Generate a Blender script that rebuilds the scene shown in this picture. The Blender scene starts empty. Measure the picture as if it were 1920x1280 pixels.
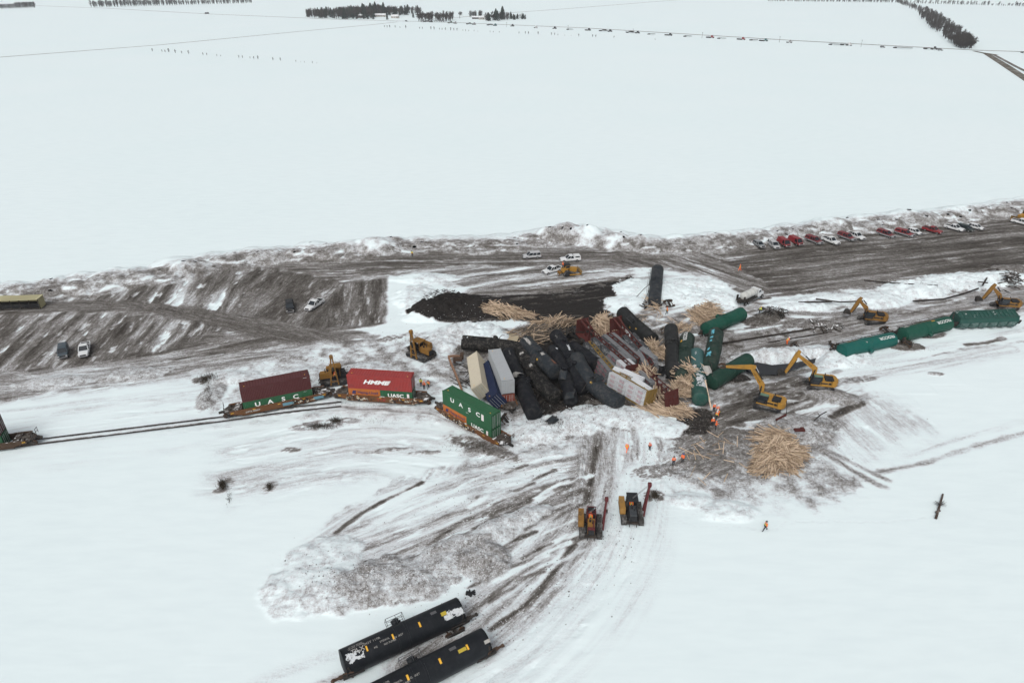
import bpy, bmesh, math, random
import numpy as np
from mathutils import Vector, Matrix, Euler
R = math.radians
random.seed(7)
# ---------------------------------------------------------------- camera
scn = bpy.context.scene
PITCH, CAMH, FPX = R(28.3), 71.0, 1280.0
XL, Y0, Y1 = 212, 38.0, 292.0
cam = bpy.data.objects.new('camera', bpy.data.cameras.new('camera'))
scn.collection.objects.link(cam)
cam.location = (0, 0, CAMH); cam.rotation_euler = (R(90) - PITCH, 0, 0)
cam.data.lens = 24; cam.data.sensor_width = 36; cam.data.clip_start = 0.5; cam.data.clip_end = 30000
scn.camera = cam
# ---------------------------------------------------------------- light
SUN_EL, SUN_ROT = R(48), R(200)
w = bpy.data.worlds.new('World'); scn.world = w; w.use_nodes = True
nt = w.node_tree; bg = nt.nodes['Background']
sky = nt.nodes.new('ShaderNodeTexSky'); sky.sky_type = 'NISHITA'; sky.sun_disc = False
sky.sun_elevation = SUN_EL; sky.sun_rotation = SUN_ROT; sky.dust_density = 6.0; sky.air_density = 1.0; sky.ozone_density = 1.0
hsv = nt.nodes.new('ShaderNodeHueSaturation'); hsv.inputs['Saturation'].default_value = 0.22
nt.links.new(sky.outputs[0], hsv.inputs['Color']); nt.links.new(hsv.outputs[0], bg.inputs[0])
bg.inputs[1].default_value = 0.15
sl = bpy.data.lights.new('sun', 'SUN'); sl.energy = 0.8; sl.angle = R(25); sl.color = (1, .98, .95)
so = bpy.data.objects.new('sun', sl); scn.collection.objects.link(so)
so.rotation_euler = (R(90) - SUN_EL, 0, R(180) - SUN_ROT)
scn.view_settings.view_transform = 'Standard'; scn.view_settings.look = 'None'
scn.view_settings.exposure = -0.20; scn.view_settings.gamma = 1.0
try:
    scn.cycles.max_bounces = 5; scn.cycles.diffuse_bounces = 3; scn.cycles.volume_bounces = 1
    scn.cycles.use_denoising = True
except Exception: pass
# ---------------------------------------------------------------- helpers
cp, sp = math.cos(PITCH), math.sin(PITCH)
def at(px, py, z=0.0):
    """photo pixel -> world point on the level z"""
    x = (px - 960) / FPX; y = -(py - 640) / FPX
    d = Vector((x, cp + y * sp, -sp + y * cp)); t = (z - CAMH) / d.z
    return Vector((0, 0, CAMH)) + d * t
def link(o): scn.collection.objects.link(o); return o
def tag(o, label=None, cat=None, group=None, kind=None):
    if label: o['label'] = label
    if cat: o['category'] = cat
    if group: o['group'] = group
    if kind: o['kind'] = kind
    return o
def noise2(x, y, seed=0):
    xi = np.floor(x); yi = np.floor(y); fx = x - xi; fy = y - yi
    xi = xi.astype(np.int64); yi = yi.astype(np.int64)
    fx = fx * fx * (3 - 2 * fx); fy = fy * fy * (3 - 2 * fy)
    def h(a, b):
        n = (a * 374761393 + b * 668265263 + seed * 1442695041) & 0xffffffff
        n = ((n ^ (n >> 13)) * 1274126177) & 0xffffffff
        return ((n ^ (n >> 16)) & 0xffff) / 65535.0
    a = h(xi, yi); b = h(xi + 1, yi); c = h(xi, yi + 1); d = h(xi + 1, yi + 1)
    return (a + (b - a) * fx) * (1 - fy) + (c + (d - c) * fx) * fy
def fbm(x, y, octs=4, seed=0, gain=.5):
    s = 0; a = 1; t = 0
    for i in range(octs):
        s = s + a * noise2(x * 2 ** i + i * 17.3, y * 2 ** i - i * 9.7, seed + i); t += a; a *= gain
    return s / t          # about 0..1, mean .5
def sstep(a, b, x):
    t = np.clip((x - a) / (b - a), 0, 1); return t * t * (3 - 2 * t)
def W(pts, z=0): return np.array([at(p[0], p[1], z)[:2] for p in pts])
def sdf(P, X, Y):
    """signed distance, positive inside"""
    ins = np.zeros(X.shape, bool); d2 = np.full(X.shape, 1e9); n = len(P)
    for i in range(n):
        x1, y1 = P[i]; x2, y2 = P[(i + 1) % n]
        c = ((y1 > Y) != (y2 > Y)) & (X < (x2 - x1) * (Y - y1) / ((y2 - y1) + 1e-9) + x1); ins ^= c
        dx, dy = x2 - x1, y2 - y1; t = np.clip(((X - x1) * dx + (Y - y1) * dy) / (dx * dx + dy * dy + 1e-9), 0, 1)
        d2 = np.minimum(d2, (X - x1 - t * dx) ** 2 + (Y - y1 - t * dy) ** 2)
    return np.where(ins, 1, -1) * np.sqrt(d2)
def curve_uv(P, X, Y):
    """(signed distance across, distance along) of a polyline"""
    best = np.full(X.shape, 1e9); U = np.zeros(X.shape); V = np.zeros(X.shape); s0 = 0
    for i in range(len(P) - 1):
        x1, y1 = P[i]; x2, y2 = P[i + 1]; dx, dy = x2 - x1, y2 - y1; L = math.hypot(dx, dy)
        tr = ((X - x1) * dx + (Y - y1) * dy) / (L * L); t = np.clip(tr, 0, 1)
        d = np.hypot(X - x1 - t * dx, Y - y1 - t * dy); sg = np.sign((X - x1) * dy - (Y - y1) * dx)
        m = d < best; best = np.where(m, d, best); U = np.where(m, d * sg, U); V = np.where(m, s0 + t * L, V); s0 += L
    return U, V
def smooth_line(P, n=8):
    out = []; P = [P[0]] + list(P) + [P[-1]]
    for i in range(1, len(P) - 2):
        p0, p1, p2, p3 = (np.array(q, float) for q in P[i - 1:i + 3])
        for k in range(n):
            t = k / n; out.append(.5 * ((2 * p1) + (-p0 + p2) * t + (2 * p0 - 5 * p1 + 4 * p2 - p3) * t * t + (-p0 + 3 * p1 - 3 * p2 + p3) * t ** 3))
    out.append(np.array(P[-2], float)); return out
# ---------------------------------------------------------------- ground grid
def expand(v0, step, lim):
    o = []; v = v0; s = step
    while abs(v) < lim: s *= 1.25; v = v + (s if v0 > 0 else -s); o.append(v)
    return o
xs = np.arange(-XL, XL + .1, .36)
ys = [Y0]
while ys[-1] < Y1: ys.append(ys[-1] + .18 + .26 * (ys[-1] - 36) / 220)
xs = np.array(expand(-XL, .4, 12000)[::-1] + list(xs) + expand(XL, .4, 12000))
ylo = []; v = Y0; s = .4
while v > -600: s *= 1.3; v -= s; ylo.append(v)
ys = np.array(ylo[::-1] + ys + expand(ys[-1], .5, 14000))
GX, GY = np.meshgrid(xs, ys)
ix0, ix1 = np.searchsorted(xs, -XL - .1), np.searchsorted(xs, XL + .1)
iy0, iy1 = np.searchsorted(ys, Y0 - .1), np.searchsorted(ys, Y1 + .6)
X = GX[iy0:iy1, ix0:ix1]; Y = GY[iy0:iy1, ix0:ix1]
fxs = xs[ix0:ix1]; fys = ys[iy0:iy1]
SU = X * 1.0; SV = Y * 1.0; D = np.zeros(X.shape); B = np.zeros(X.shape); H = np.zeros(X.shape)
H += .25 * (fbm(X * .03, Y * .03, 3, 5) - .5)
ENOISE = (fbm(X * .35, Y * .35, 5, 77, .6) - .5)
def window(P, m):
    P = np.array(P); a = np.searchsorted(fxs, P[:, 0].min() - m); b = np.searchsorted(fxs, P[:, 0].max() + m)
    c = np.searchsorted(fys, P[:, 1].min() - m); d = np.searchsorted(fys, P[:, 1].max() + m)
    return slice(c, max(d, c + 1)), slice(a, max(b, a + 1))
SEED = [10]; UV = [None]
def streak(x, y, spec, fu, fv, seed):
    UV[0] = (x, y)
    if spec is None: return fbm(x * fu, y * fu, 5, seed, .6)
    if len(spec) == 2:
        a, b = W(spec); t = (b - a) / np.linalg.norm(b - a)
        u = x * t[1] - y * t[0]; v = x * t[0] + y * t[1]
    else: u, v = curve_uv([tuple(q) for q in smooth_line(W(spec), 5)], x, y)
    UV[0] = (u, v * .11)
    wob = 1.2 * (fbm(x * .08, y * .08, 2, seed + 3) - .5)
    a = fbm((u + wob) * fu, v * fv, 2, seed, .5); b = fbm((u + wob) * fu * 3.4, v * fv * 2.2, 3, seed + 50, .6); c = fbm(x * .11, y * .11, 3, seed + 90)
    fl = sstep(.66, .74, fbm((u + wob) * fu * 1.8, v * fv * 3.2, 3, seed + 70, .55))       # scraps of snow left between the passes
    return .5 + np.tanh(3.2 * (a - .5)) * .30 + .38 * (b - .5) + .25 * (c - .5) - .34 * fl
def layer(poly, val, amp=.3, soft=2., edge=4., spec=None, fu=.9, fv=.06, black=None, h=None, hamp=0.):
    P = W(poly); sl = window(P, soft + edge + 2); x, y = X[sl], Y[sl]; SEED[0] += 7; sd = SEED[0]
    m = sstep(-soft, soft, sdf(P, x, y) + edge * 2 * ENOISE[sl])
    s = streak(x, y, spec, fu, fv, sd) - .5
    v = np.clip(val + amp * 2.6 * s, 0, 1); k_ = m > .5; SU[sl] = np.where(k_, UV[0][0], SU[sl]); SV[sl] = np.where(k_, UV[0][1], SV[sl])
    D[sl] = D[sl] * (1 - m) + v * m
    if black is not None: B[sl] = np.maximum(B[sl], m * np.clip(black + 2.2 * s, 0, 1))
    elif val < .9: B[sl] *= (1 - m)
    if h is not None: H[sl] = H[sl] * (1 - m) + m * (h + hamp * s)
    elif hamp: H[sl] += m * hamp * s
    return m
def strip(line, width, val, amp=.2, soft=1., fu=1.2, fv=.05, edge=1., z=0, h=0., black=None, keep=False):
    P = [tuple(q) for q in smooth_line(W(line, z), 8)]; sl = window(P, width + soft + edge + 1); x, y = X[sl], Y[sl]; SEED[0] += 7
    u, v = curve_uv(P, x, y)
    m = 1 - sstep(width / 2 - soft, width / 2 + soft, np.abs(u) + edge * 2 * ENOISE[sl])
    s = .5 * fbm(u * fu, v * fv, 3, SEED[0]) + .5 * fbm(u * fu * 3, v * fv * 2.5, 3, SEED[0] + 50) - .5
    vv = np.clip(val + amp * 2.6 * s, 0, 1)
    if keep: vv = np.maximum(vv, D[sl])
    if width > 2: SU[sl] = np.where(m > .5, u, SU[sl]); SV[sl] = np.where(m > .5, v * .08, SV[sl])
    D[sl] = D[sl] * (1 - m) + vv * m; H[sl] += h * m
    if black is not None: B[sl] = np.maximum(B[sl], m * black)
def blob(px, py, rx, ry, ang, hgt, val=None, black=None, rough=.25, z=0, p=1.0, edge=.5, amp=.2):
    c = at(px, py, z); r = max(rx, ry) * 1.5; sl = window([(c.x - r, c.y - r), (c.x + r, c.y + r)], 1); x, y = X[sl] - c.x, Y[sl] - c.y
    ca, sa = math.cos(R(ang)), math.sin(R(ang)); u = (x * ca + y * sa) / rx; v = (-x * sa + y * ca) / ry
    SEED[0] += 7; n = fbm(X[sl] * .6, Y[sl] * .6, 4, SEED[0], .6) - .5
    q = np.clip(1 - (u * u + v * v) - edge * 2 * n, 0, 1) ** p
    H[sl] = np.maximum(H[sl], H[sl] * .3 + q * hgt * (1 + rough * .8 * (fbm(X[sl] * .9, Y[sl] * .9, 4, SEED[0] + 3, .6) - .5)))
    m = sstep(.02, .2, q)
    if val is not None:
        D[sl] = D[sl] * (1 - m) + m * np.clip(val + amp * 2.5 * (fbm(X[sl] * 1.1, Y[sl] * 1.1, 5, SEED[0] + 9, .7) - .5), 0, 1)
    SU[sl] = np.where(m > .5, X[sl], SU[sl]); SV[sl] = np.where(m > .5, Y[sl], SV[sl])
    if black is not None: B[sl] = np.maximum(B[sl], m * black)
    elif val is not None: B[sl] *= 1 - m

exec_layers = True
# ---- the lot cleared north of the track, painted from the broad sheet to the details
LOT = [(-80, 548), (250, 522), (400, 490), (600, 478), (740, 464), (900, 462), (1100, 458), (1240, 462), (1400, 455), (1500, 447), (1700, 425), (1990, 380),
       (1990, 488), (1800, 512), (1640, 540), (1560, 548), (1430, 558), (1330, 515), (1250, 503), (1190, 505), (1050, 530), (900, 545), (790, 518), (728, 516), (725, 600),
       (700, 660), (600, 672), (480, 690), (400, 697), (250, 722), (100, 745), (-80, 768)]
layer(LOT, .52, .35, 1, 3, [(0, 700), (600, 640)], .5, .05, h=-.15, hamp=.3)
layer([(90, 562), (200, 530), (400, 500), (560, 500), (540, 530), (460, 590), (420, 600), (300, 580), (160, 572)], .50, .55, 1.5, 2, [(250, 595), (320, 520)], .42, .05, hamp=.9)
layer([(-30, 592), (150, 585), (300, 590), (420, 612), (330, 662), (150, 692), (-30, 705)], .56, .5, 2, 3, [(30, 680), (125, 590)], .42, .05, hamp=.9)
layer([(-60, 695), (100, 690), (330, 652), (450, 622), (650, 660), (720, 668), (600, 680), (400, 705), (200, 730), (-60, 765)], .55, .42, 2, 3, [(0, 730), (500, 640)], .6, .05, hamp=.4)
layer([(460, 505), (600, 500), (640, 530), (640, 610), (560, 625), (450, 592)], .70, .25, 2, 2, [(520, 600), (600, 520)], .5, .05)
layer([(640, 530), (727, 522), (725, 604), (650, 612), (600, 600)], .70, .38, .8, .8, [(690, 525), (682, 605)], .55, .05, hamp=.3)
layer([(370, 492), (600, 480), (740, 468), (1250, 462), (1250, 500), (900, 500), (740, 507), (600, 522), (520, 502)], .60, .40, 1.5, 2, [(600, 492), (1100, 484)], .8, .035, hamp=.3)
layer([(740, 507), (900, 498), (1200, 500), (1180, 532), (1050, 542), (900, 550), (790, 522)], .44, .42, 2, 3, [(800, 545), (1000, 515), (1180, 500)], .7, .04, hamp=.4)
layer([(1210, 476), (1400, 460), (1700, 428), (1990, 384), (1990, 490), (1640, 540), (1430, 556), (1330, 512), (1230, 500)], .72, .32, 2, 2, [(1300, 512), (1900, 448)], .7, .03, hamp=.35)
layer([(1150, 470), (1330, 470), (1450, 545), (1400, 560), (1250, 505), (1160, 500)], .62, .36, 2, 4, [(1180, 470), (1440, 560)], .8, .04)
strip([(60, 575), (160, 571), (300, 577), (440, 598), (560, 622), (650, 650), (740, 672)], 5.5, .64, .14, 1, 1.1, .03, .6)
strip([(300, 579), (440, 612), (560, 640), (640, 655)], 3.0, .72, .12, 1, 1.1, .03, .6)
strip([(380, 490), (600, 486), (900, 478), (1240, 482)], 4, .66, .2, 1.4, 1.1, .03, 1)
# lumpy edge of the cleared lot, dusty snow
strip([(-60, 720), (150, 708), (330, 690), (480, 668), (600, 655)], 7, .40, .5, 2, .9, .06, 2.2)
layer([(600, 640), (760, 640), (860, 655), (880, 720), (800, 735), (640, 735), (520, 700), (380, 720), (360, 700), (480, 680)], .25, .38, 2, 3, None, .5, hamp=.8)
layer([(800, 590), (900, 600), (960, 625), (900, 640), (840, 650), (760, 650), (760, 625)], .22, .34, 2, 3, [(780, 650), (900, 590)], .6, .08, hamp=.8)
# right: trampled snow round the spilled rails and excavators
layer([(1190, 515), (1260, 508), (1330, 520), (1430, 565), (1640, 545), (1990, 490), (1990, 590), (1780, 605), (1560, 655), (1400, 655), (1330, 640), (1240, 600), (1170, 570)], .24, .40, 2, 4, [(1200, 590), (1330, 570), (1600, 590), (1960, 530)], .55, .09, hamp=.5)
strip([(1340, 655), (1575, 615), (1740, 590), (1990, 550)], 11, .46, .4, 2.5, .9, .06, 1.5)
strip([(1350, 643), (1570, 608), (1700, 585)], 3.5, .50, .3, 1, .9, .06, 1.)
strip([(1740, 560), (1990, 520)], 8, .46, .3, 2, .8, .06, 1.5)
layer([(1400, 610), (1480, 590), (1500, 620), (1440, 640)], .5, .4, 1, 2, None, .8)
layer([(1370, 660), (1470, 660), (1570, 668), (1560, 690), (1480, 702), (1400, 712), (1370, 700)], .68, .35, 1.5, 2, [(1400, 690), (1560, 675)], .8, .08, h=-.5, hamp=.4)
layer([(1650, 690), (1560, 655), (1700, 640), (1800, 618), (1990, 600), (1990, 640), (1800, 660), (1560, 720), (1420, 745), (1400, 720)], .07, .16, 2, 3, [(1500, 700), (1900, 620)], .6, .08, hamp=.25)
strip([(1560, 714), (1640, 702), (1760, 664), (1880, 645), (1990, 632)], .8, .32, .6, .5, .6, .3, .8)
strip([(1550, 718), (1700, 690), (1900, 655)], 5, .16, .25, 1.5, 1.2, .04, 1)
# wreck bed
layer([(850, 640), (930, 620), (1000, 600), (1180, 590), (1330, 600), (1390, 640), (1420, 700), (1340, 780), (1200, 775), (1050, 785), (960, 790), (900, 735), (850, 700)], .55, .5, 2, 4, None, .45, h=-.25, hamp=.8)
layer([(960, 640), (1060, 620), (1120, 640), (1150, 740), (1090, 760), (1020, 790), (990, 770)], .95, .1, 1, 2, None, .5, black=.75)
# black burnt ground
layer([(830, 548), (905, 550), (1060, 545), (1120, 534), (1180, 522), (1205, 538), (1170, 560), (1130, 578), (1160, 600), (1080, 612), (1010, 606), (960, 596), (900, 606), (830, 606), (790, 596), (800, 560)], .96, .06, 1.2, 3.5, [(880, 580), (1150, 560)], .9, .08, black=.74, hamp=.5)
strip([(900, 552), (1000, 548), (1100, 540), (1180, 528)], 6, .7, .4, 2, .8, .04, 2)
# lower right work area
layer([(1290, 775), (1340, 735), (1400, 705), (1500, 705), (1590, 720), (1640, 760), (1600, 810), (1570, 860), (1540, 915), (1400, 925), (1330, 905), (1230, 900), (1190, 860), (1160, 815), (1250, 795)], .42, .42, 2, 4, [(1340, 830), (1560, 735)], .7, .1, h=-.1, hamp=.7)
layer([(1340, 770), (1400, 725), (1480, 708), (1560, 718), (1560, 745), (1460, 775), (1400, 800), (1340, 830)], .68, .3, 1.5, 3, [(1340, 800), (1540, 725)], .9, .08, hamp=.5)
layer([(1330, 830), (1400, 800), (1520, 830), (1530, 900), (1400, 900)], .55, .35, 1.5, 3, None, .6, hamp=.4)
layer([(1560, 765), (1680, 740), (1740, 800), (1660, 860), (1540, 900)], .17, .16, 4, 5, [(1540, 770), (1640, 860)], .5, .06, hamp=.35)
layer([(1180, 880), (1330, 890), (1560, 880), (1640, 900), (1560, 935), (1470, 950), (1350, 955), (1250, 925)], .28, .30, 2, 4, None, .5, hamp=.7)
strip([(1500, 826), (1560, 858), (1640, 905), (1662, 914)], 1.0, .45, .3, .4, 1, .1, .4)
strip([(1520, 828), (1600, 868), (1665, 900)], .9, .4, .3, .4, 1, .1, .4)
strip([(1990, 792), (1820, 838), (1740, 866), (1650, 884)], 1.0, .38, .3, .5, 1, .1, .5)
strip([(1990, 770), (1800, 822), (1700, 855)], 1.2, .15, .2, .6, 1, .1, .5)
# bottom left snow field, lightly dusted, and the pushed tongues
layer([(390, 800), (620, 785), (800, 800), (940, 850), (1000, 880), (850, 890), (640, 905), (440, 945), (385, 925), (400, 860)], .12, .2, 3, 3, [(400, 880), (700, 830), (950, 860)], .45, .07, hamp=.3)
layer([(880, 800), (960, 830), (1060, 790), (1200, 800), (1300, 790), (1260, 850), (1080, 880), (950, 880), (880, 850)], .25, .4, 2, 4, None, .6, hamp=.9)
layer([(1100, 790), (1200, 800), (1260, 840), (1235, 900), (1212, 960), (1190, 1060), (1130, 1160), (1010, 1310), (800, 1310), (905, 1150), (878, 1050), (760, 1105), (690, 1105), (560, 1132), (533, 1090), (560, 1020), (640, 960), (760, 895), (880, 860), (980, 850), (1060, 840)],
      .24, .30, .8, 1.6, [(1135, 800), (1130, 900), (1090, 1010), (1000, 1110), (900, 1200), (780, 1310)], .8, .07, hamp=.5)
layer([(880, 850), (1060, 845), (1110, 850), (1100, 920), (960, 930), (850, 920)], .28, .32, 2, 3, [(850, 900), (1080, 850)], .8, .07, hamp=.4)
layer([(620, 1010), (700, 965), (850, 940), (990, 915), (1080, 890), (1080, 950), (960, 1005), (880, 1050), (780, 1100), (690, 1105), (650, 1060)], .33, .30, 1.5, 2, [(650, 1065), (850, 985), (1080, 905)], .9, .06, hamp=.4)
layer([(700, 930), (800, 900), (870, 890), (900, 930), (790, 970), (690, 985)], .12, .3, 2, 3, [(700, 960), (880, 890)], .8, .08)
strip([(1112, 820), (1112, 880), (1095, 960), (1060, 1010), (990, 1070), (880, 1155), (760, 1250)], 5.0, .42, .4, 1.5, 1.0, .06, 1.0)
strip([(1118, 840), (1108, 900), (1100, 940)], .8, .85, .2, .3, 1, .1, .3)
strip([(930, 965), (985, 945), (1065, 905)], 2.0, .85, .25, .6, 1, .1, .8)
strip([(630, 998), (690, 955), (790, 905)], .6, .85, .25, .3, 1, .1, .35)
strip([(1085, 1000), (1010, 1095), (930, 1170), (830, 1250)], 1.4, .12, .2, .5, 1, .08, .5)
strip([(1075, 1020), (1000, 1120), (920, 1180)], .6, .8, .3, .3, 1, .08, .4)
strip([(1215, 900), (1195, 1010), (1130, 1130), (1040, 1230), (900, 1320)], 9, .08, .18, 2, 1.1, .05, 1.0)
strip([(1000, 1075), (930, 1130), (860, 1190)], 1.2, .2, .2, .5, 1, .08, .4)
strip([(640, 1270), (560, 1300)], 1.5, .2, .2, .6, 1, .08, .5)
strip([(380, 1320), (560, 1250), (640, 1225)], 1.5, .10, .1, .8, 1, .08, .5)
layer([(360, 700), (480, 690), (640, 700), (800, 735), (850, 730), (880, 760), (1000, 800), (960, 850), (850, 800), (640, 775), (400, 800), (360, 760)], .16, .3, 2, 3, None, .6, hamp=.6)
layer([(-60, 765), (250, 725), (380, 705), (390, 780), (80, 815), (-60, 835)], .07, .16, 2, 3, [(0, 760), (380, 715)], .7, .06, hamp=.2)
layer([(-60, 855), (80, 838), (395, 800), (400, 830), (100, 880), (-60, 890)], .05, .12, 3, 3, [(0, 860), (380, 815)], .7, .06)
for k in range(26):
    rk = random.Random(k + 300); x0_, y0_ = rk.uniform(1360, 1590), rk.uniform(705, 800); l_ = rk.uniform(30, 90); dy_ = rk.uniform(-.5, .1) * l_; strip([(x0_, y0_), (x0_ + l_ * .5, y0_ + dy_ * .5 + rk.uniform(-4, 4)), (x0_ + l_, y0_ + dy_)], rk.uniform(.6, 1.4), rk.choice([.15, .85, .8, .3]), .3, .3, .6, .3, .4, h=rk.choice([-.15, .15]))
for k in range(40):
    rk = random.Random(k + 700); x0_, y0_ = rk.uniform(1180, 1900), rk.uniform(560, 650); l_ = rk.uniform(30, 110); strip([(x0_, y0_), (x0_ + l_ * .5, y0_ - l_ * .07 + rk.uniform(-4, 4)), (x0_ + l_, y0_ - l_ * .17)], rk.uniform(.5, 1.2), rk.choice([.2, .6, .5, .1]), .3, .3, .6, .3, .5)
for k in range(44):
    rk = random.Random(k + 900); f_ = rk.uniform(0, 1); x0_, y0_ = 880 + 230 * f_, 880 + rk.uniform(-10, 190); l_ = rk.uniform(30, 120); strip([(x0_, y0_), (x0_ - l_ * .5, y0_ + l_ * .22), (x0_ - l_, y0_ + l_ * .5 + rk.uniform(-6, 6))], rk.uniform(.35, .9), rk.choice([.08, .7, .55, .1]), .3, .25, .8, .3, .3)
rf = random.Random(2)
for ln in ([(1405, 990), (1440, 995), (1480, 980), (1540, 978), (1620, 980), (1700, 975), (1755, 968)], [(1230, 960), (1300, 985), (1405, 990)]):
    Pn = smooth_line(W(ln), 14)
    for i in range(len(Pn) - 1):
        c_ = Pn[i] + np.array([rf.gauss(0, .15), rf.gauss(0, .15)]); jj = min(np.searchsorted(fys, c_[1]), len(fys) - 1); ii = min(np.searchsorted(fxs, c_[0]), len(fxs) - 1); D[jj, ii] = max(D[jj, ii], .075); H[jj, ii] -= .03
# track bed with thin snow
strip([(-60, 845), (80, 826), (395, 788), (640, 757), (830, 755)], 4.6, .09, .12, 1.2, 1, .1, .8)
for k in (-4.2, 3.2): strip([(-60, 846 + k), (80, 827 + k), (395, 788 + k), (640, 757 + k)], .5, .42, .4, .25, .5, .3, .2)
strip([(600, 765), (760, 768), (850, 785), (950, 840)], 3, .28, .4, 1.2, 1, .1, 1.2)
for (px, py, rx, ry, a, v, al) in [(390, 712, 1.6, .9, 0, .95, .6), (610, 795, 3.2, .8, 12, .62, .9), (895, 835, 3.2, .9, -25, .85, .8), (935, 850, 2.2, .7, -30, .8, .8), (545, 843, .9, .35, 0, .8, .4),
        (420, 912, 1.1, .7, 80, .75, .8), (505, 915, .8, .5, 60, .6, .8), (1040, 800, 2.6, 1.2, 20, .8, .8), (985, 815, 1.2, 1, 0, .7, .6), (1225, 930, .9, .7, 0, .9, .5), (1240, 880, 3, 1, 20, .7, .8), (1170, 800, 2.5, .8, 0, .75, .7),
        (740, 842, 1.6, .3, 5, .65, .8), (800, 848, 1.6, .3, 5, .65, .8), (690, 848, 1.2, .25, 0, .55, .8), (1060, 820, 1.4, .4, 0, .7, .8), (1080, 770, 2, 1.2, 0, .7, .8), (1470, 810, 3, .5, 20, .75, .8), (1600, 712, 3, .6, 10, .6, 1),
        (1320, 850, 2.4, 1.6, 0, .8, .7), (1345, 870, 2, 1, 30, .75, .7), (1190, 790, 1.4, .5, 0, .9, .5), (1300, 820, 3, 1.4, 50, .8, .5), (660, 700, 1.5, .8, 0, .8, .8), (735, 633, 1.6, .8, 20, .75, .6), (1330, 835, 4, 1.5, 55, .85, .3)]:
    c = at(px, py); r = max(rx, ry) * 3; sl = window([(c.x - r, c.y - r), (c.x + r, c.y + r)], 1); x, y = X[sl] - c.x, Y[sl] - c.y; ca, sa = math.cos(R(a)), math.sin(R(a)); q = 1 - np.hypot((x * ca + y * sa) / (rx * 2.2), (-x * sa + y * ca) / (ry * 2.2))
    n_ = fbm(X[sl] * 1.1, Y[sl] * 1.6, 4, int(px), .7); m = sstep(.50, .60, n_ + np.clip(q, -1, .5) * .30) * sstep(0, .2, q); m = m * .85; D[sl] = D[sl] * (1 - m) + (v * .72 + .5 * (fbm(X[sl] * 2.2, Y[sl] * 2.2, 3, int(px) + 1) - .5)).clip(0, 1) * m; H[sl] += m * .08
# piles
for (px, py, rx, ry, a, hh, v, bl) in [(818, 572, 8, 5.5, 10, 2.8, .97, .85), (858, 564, 9, 5, -5, 2.2, .97, .8), (800, 592, 6, 3.2, 0, 1.2, .97, .85), (905, 580, 10, 4, -6, 1.1, .95, .8),
        (1445, 590, 4, 2.6, 15, 1.3, .93, .5), (1425, 600, 5, 2.5, 20, .7, .75, None), (1380, 705, 3.5, 2.0, 10, .9, .95, .5), (1305, 790, 3.4, 5.0, -25, -.2, .93, .45), (1490, 655, .9, .9, 0, .5, .95, .6),
        (580, 1095, 7, 5, 20, 1.0, .16, None), (640, 1100, 6, 4.5, 0, 1.1, .24, None), (720, 1085, 7, 4.5, 5, 1.0, .36, None), (780, 1085, 6, 4, 10, .9, .32, None), (600, 1050, 6, 5, 30, .7, .12, None), (830, 1055, 6, 3, 15, .7, .30, None), (890, 1010, 8, 2.2, 22, .9, .30, None), (960, 975, 7, 2, 25, .9, .25, None), (905, 1045, 4, 4, 60, 1.3, .38, None),
        (1080, 790, 8, 4, 0, 1.0, .21, None), (1130, 775, 8, 4, 0, 1.0, .17, None), (1180, 780, 7, 4, 0, .8, .2, None), (1010, 805, 5, 4, 0, 1.0, .2, None), (1240, 800, 5, 3, 0, .6, .12, None),
        (870, 620, 9, 5, 15, 2.2, .16, None), (830, 640, 6, 4, 30, 1.6, .22, None), (920, 628, 6, 4, 0, 1.5, .13, None), (780, 555, 6, 8, 0, 1.2, .14, None), (800, 520, 10, 4, 0, .8, .16, None),
        (1200, 540, 7, 8, 0, 1.2, .05, None), (1270, 545, 12, 7, 0, 1.4, .05, None), (1340, 560, 9, 5, 0, 1.5, .10, None), (1300, 530, 9, 4, 0, 1.2, .12, None), (1180, 565, 7, 4, 0, .9, .08, None),
        (1560, 665, 9, 5, 0, 1.0, .12, None), (1470, 665, 12, 4, 5, 1.5, .22, None), (1640, 560, 9, 5, 10, 1.3, .12, None), (1720, 540, 10, 6, 5, 1.6, .1, None), (1800, 525, 12, 6, 8, 1.6, .12, None), (1880, 520, 10, 5, 8, 1.8, .1, None), (1560, 560, 10, 4, 0, 1.2, .13, None), (1500, 570, 9, 4, 5, 1.1, .12, None), (1540, 610, 6, 3, 0, .6, .6, None),
        (1290, 935, 4, 2, 0, .6, .15, None), (1360, 955, 5, 2.5, 0, .6, .12, None), (1500, 800, 7, 5, 0, 1.0, .4, None), (1420, 850, 6, 5, 0, .8, .5, None), (1560, 740, 6, 3, -20, .8, .45, None), (440, 705, 6, 3, 0, .8, .2, None), (395, 740, 2.5, 6, 0, .7, .35, None), (560, 700, 6, 3, 0, .7, .2, None), (690, 690, 6, 3, 0, .7, .22, None), (100, 715, 8, 3, 8, .6, .3, None), (250, 700, 8, 3, 8, .6, .33, None),
        (1700, 648, 4, 2, 0, .7, .7, None), (1900, 502, 6, 3, 0, .8, .6, None), (1755, 700, 2, .8, 0, .2, .4, None)]:
    blob(px, py, rx, ry, a, hh, v, bl, .3, z=hh * .4)
# foot of the dark pile and the untouched snow edge beside the striped patch
layer([(728, 520), (790, 518), (762, 540), (756, 560), (765, 590), (800, 600), (850, 606), (800, 622), (745, 625), (728, 605)], .02, .04, .6, .8)
layer([(660, 616), (728, 606), (745, 625), (760, 632), (700, 626)], .02, .04, .6, .8)
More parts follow.
